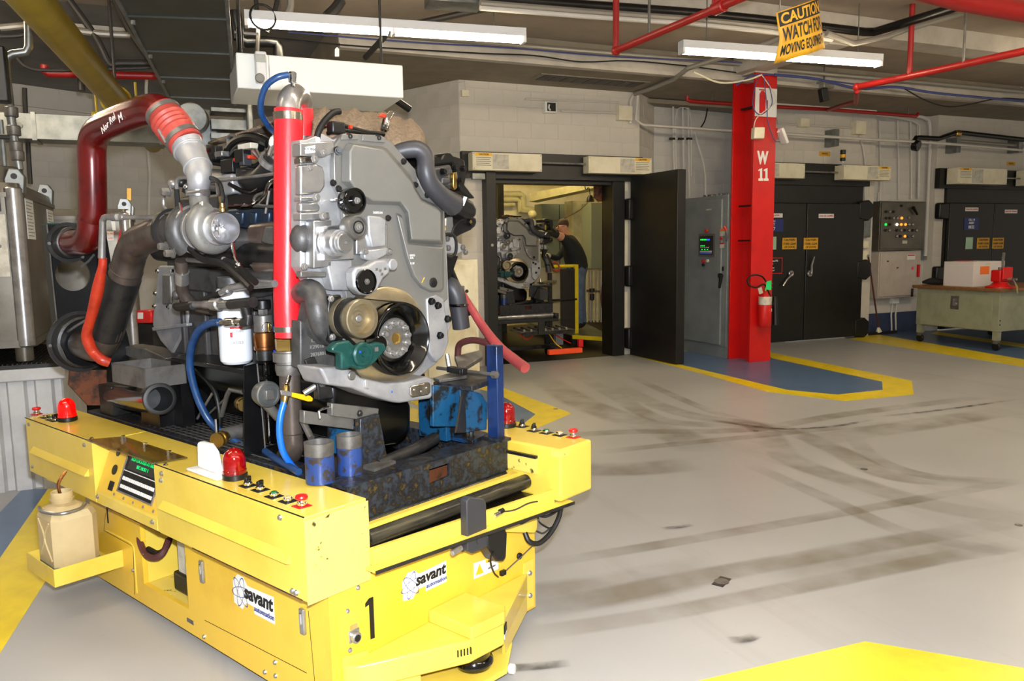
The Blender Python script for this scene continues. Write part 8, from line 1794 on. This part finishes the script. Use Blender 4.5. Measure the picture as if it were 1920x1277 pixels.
ob('soffit_cable', G().tube([py(x, y, Ys-.05) for x, y in ((540, 60), (760, 78), (960, 90), (1150, 106), (1390, 118), (1410, 132))], .008, 6, 4), 'ink_blue', label='thin blue cable strung along the soffit edge to the column', cat='cable')
ob('slant_conduit', G().tube([pz(985, 0, 3.9), py(730, 55, 7.9), py(720, 70, 8.0), py(685, 108, 8.4)], .03, 10), 'conduit_dark', label='slanting dark conduit behind the first strip lamp', cat='conduit')
ob('slant_conduit', G().tube([py(x, y, Yq) for x, y, Yq in ((1480, 62, 7.0), (1440, 80, 7.3), (1290, 128, 8.2), (1265, 148, 8.6), (1215, 168, 9.4), (1190, 176, 9.7))], .03, 10), 'conduit', label='slanting grey conduit rising from the cell corner to the beam', cat='conduit')
gb_ = pz(806, 14, 3.75); bxx = ob('ceiling_box', G().obox(pz(851, 8, 3.72)+ez*.06, V((1, -.14, 0)).normalized(), V((.14, 1, 0)).normalized(), ez, .24, .14, .08), 'galvanised', label='grey steel box under the cross beam above the first strip lamp', cat='box', bevel=.006)
for k, (x0, y0, x1, y1, r, m, lb) in enumerate(((520, 0, 500, 60, .02, 'conduit_dark', 'first dark drop cable at the end of the strip lamp'), (480, 0, 482, 100, .018, 'conduit_dark', 'second dark drop cable at the end of the strip lamp'), (545, 0, 538, 28, .03, 'conduit', 'pale conduit stub over the strip lamp'), (640, 0, 612, 32, .045, 'conduit_dark', 'thick dark pipe stub over the strip lamp'))):
    ob('drop_cable', G().tube([py(x0, y0, 7.0), py((x0+x1)/2+3, (y0+y1)/2, 7.0), py(x1, y1, 7.0)], r, 8, 3), m, label=lb, cat='cable')
ob('cable_coil', G().torus(py(493, 32, 6.85), (.1, -1, .1), .10, .010, 24, 8), 'black_rubber', label='coiled black cable hanging over the end of the strip lamp', cat='cable')
vb = thing('valve_actuator', py(451, 66, 6.0), 'small dark valve actuator between the duct and the strip lamp', 'actuator'); a, b = py(444, 48, 6.0), py(458, 92, 6.0); ob('actuator_body', G().box(a.x, b.x, 6.0, 6.12, b.z, a.z), 'black_plastic', vb, bevel=.01); ob('actuator_label', G().box(a.x+.01, b.x-.02, 5.997, 5.9995, a.z-.06, a.z-.03), 'label_white', vb, smooth=0); ob('actuator_rod', G().cyl(py(440, 60, 6.06), (1, 0, 0), .01, .16, 8), 'steel', vb)
ob('dark_elbow', G().tube([py(440, 20, 7.2), py(448, 72, 7.2), py(462, 79, 7.2), py(500, 78, 7.2), py(518, 80, 7.2), py(523, 90, 7.2), py(523, 105, 7.2), py(523, 118, 7.2)], .05, 14), 'black_paint', label='black pipe elbow behind the white air handler', cat='pipe')
# cables over the closed cells, paging speaker
for k, (pts, m, r) in enumerate((([(1452, 140), (1530, 148), (1610, 166), (1680, 163), (1760, 175), (1920, 190)], 'ink_blue', .018), ([(1380, 160), (1420, 140), (1500, 145), (1620, 160)], 'ink_blue', .010), ([(1690, 163), (1740, 190), (1790, 200), (1870, 185), (1920, 186)], 'ink', .009), ([(1300, 135), (1350, 155), (1400, 150), (1428, 140)], 'cream_metal', .012))):
    ob('cable_run', G().tube([py(x, y, 8.25) for x, y in pts], r, 8, 5), m, label=('thick blue cable bundle strung past the top of the red column', 'thin blue cable leaving the top of the red column', 'thin black cable sagging below the swan neck pipe', 'cream cable arriving at the top of the red column')[k], cat='cable')
for k, (pts, Yq, lb) in enumerate((([(1550, 62), (1600, 82), (1660, 70), (1700, 55), (1820, 20)], 6.2, 'bent pale conduit under the second strip lamp\'s end'), ([(1680, 75), (1800, 88), (1920, 102)], 7.4, 'straight pale conduit above the right red pipe'), ([(1452, 130), (1700, 152), (1920, 172)], 8.45, 'pale conduit along the soffit edge right of the column'))):
    ob('pale_conduit', G().tube([py(x, y, Yq) for x, y in pts], .03, 10), 'conduit', label=lb, cat='conduit')
ps = thing('paging_speaker', py(1543, 175, 8.6), 'dark paging speaker hanging from the soffit right of the column', 'speaker'); ob('speaker_box', G().obox(py(1545, 160, 8.55), V((1, 0, 0)), V((0, 1, 0)), ez, .09, .10, .05), 'conduit', ps, bevel=.01); ob('speaker_horn', G().obox(py(1544, 178, 8.5), V((.97, 0, .25)), V((0, 1, 0)), V((-.25, 0, .97)), .055, .04, .09), 'black_plastic', ps, bevel=.008); ob('speaker_rod', G().cyl(py(1545, 154, 8.55), ez, .012, .25, 8), 'dull_steel', ps)
# hanging caution sign, curled sheet
SY = 4.0
sg = thing('caution_placard', py(1500, 60, SY), 'curled yellow and black CAUTION WATCH FOR MOVING EQUIPMENT placard hanging from chains', 'sign')
tl2, tr2, br2, bl2 = py(1455, 24, SY), py(1533, -4, SY-.02), py(1547, 90, SY-.02), py(1468, 116, SY)
nx, nz = 14, 10
def SP(s, t, k=0.):      # s along, t down
    p = tl2.lerp(tr2, s).lerp(bl2.lerp(br2, s), t); cur = .05*math.sin(math.pi*s)*(1-.2*t)-.05*max(0, t-.55)*max(0, .5-s)*6
    return p+V((-.2, 1, 0))*(-cur)+V((.25, -1, 0))*k
def sheet(s0, s1, t0, t1, k, m, nm, parent):
    vs = [SP(s0+(s1-s0)*i/nx, t0+(t1-t0)*j/nz, k) for i in range(nx+1) for j in range(nz+1)]
    o = ob(nm, G().add(vs, [(i*(nz+1)+j, (i+1)*(nz+1)+j, (i+1)*(nz+1)+j+1, i*(nz+1)+j+1) for i in range(nx) for j in range(nz)]), m, parent, smooth=60); return o
o = sheet(0, 1, 0, 1, 0, 'sign_yellow', 'sheet', sg); o.modifiers.new('t', 'SOLIDIFY').thickness = .003
sheet(.02, .98, .02, .30, .003, 'ink', 'black_panel', sg)
def bent(s, t0, t1, m, s0=.05, s1=.95):
    cu = bpy.data.curves.new('t', 'FONT'); cu.body = s; cu.size = 1; cu.offset = .028; to = bpy.data.objects.new('t', cu); me = bpy.data.meshes.new_from_object(to); bpy.data.objects.remove(to)
    xs_ = [v.co.x for v in me.vertices]; ys_ = [v.co.y for v in me.vertices]; x0, x1, y0, y1 = min(xs_), max(xs_), min(ys_), max(ys_)
    vs = [SP(s0+(s1-s0)*(v.co.x-x0)/(x1-x0), t1+(t0-t1)*(v.co.y-y0)/(y1-y0), .005) for v in me.vertices]; fs = [tuple(p.vertices) for p in me.polygons]
    ob('lettering', G().add(vs, fs), m, sg, smooth=0)
bent('CAUTION', .05, .27, 'sign_yellow'); bent('WATCH FOR', .34, .62, 'ink'); bent('MOVING EQUIPMENT', .68, .92, 'ink')
for s in (.06, .9):
    p = SP(s, 0); ob('sign_chain', G().tube([p, V((p.x, p.y, 4.02))], .005, 6), 'dull_steel', sg)
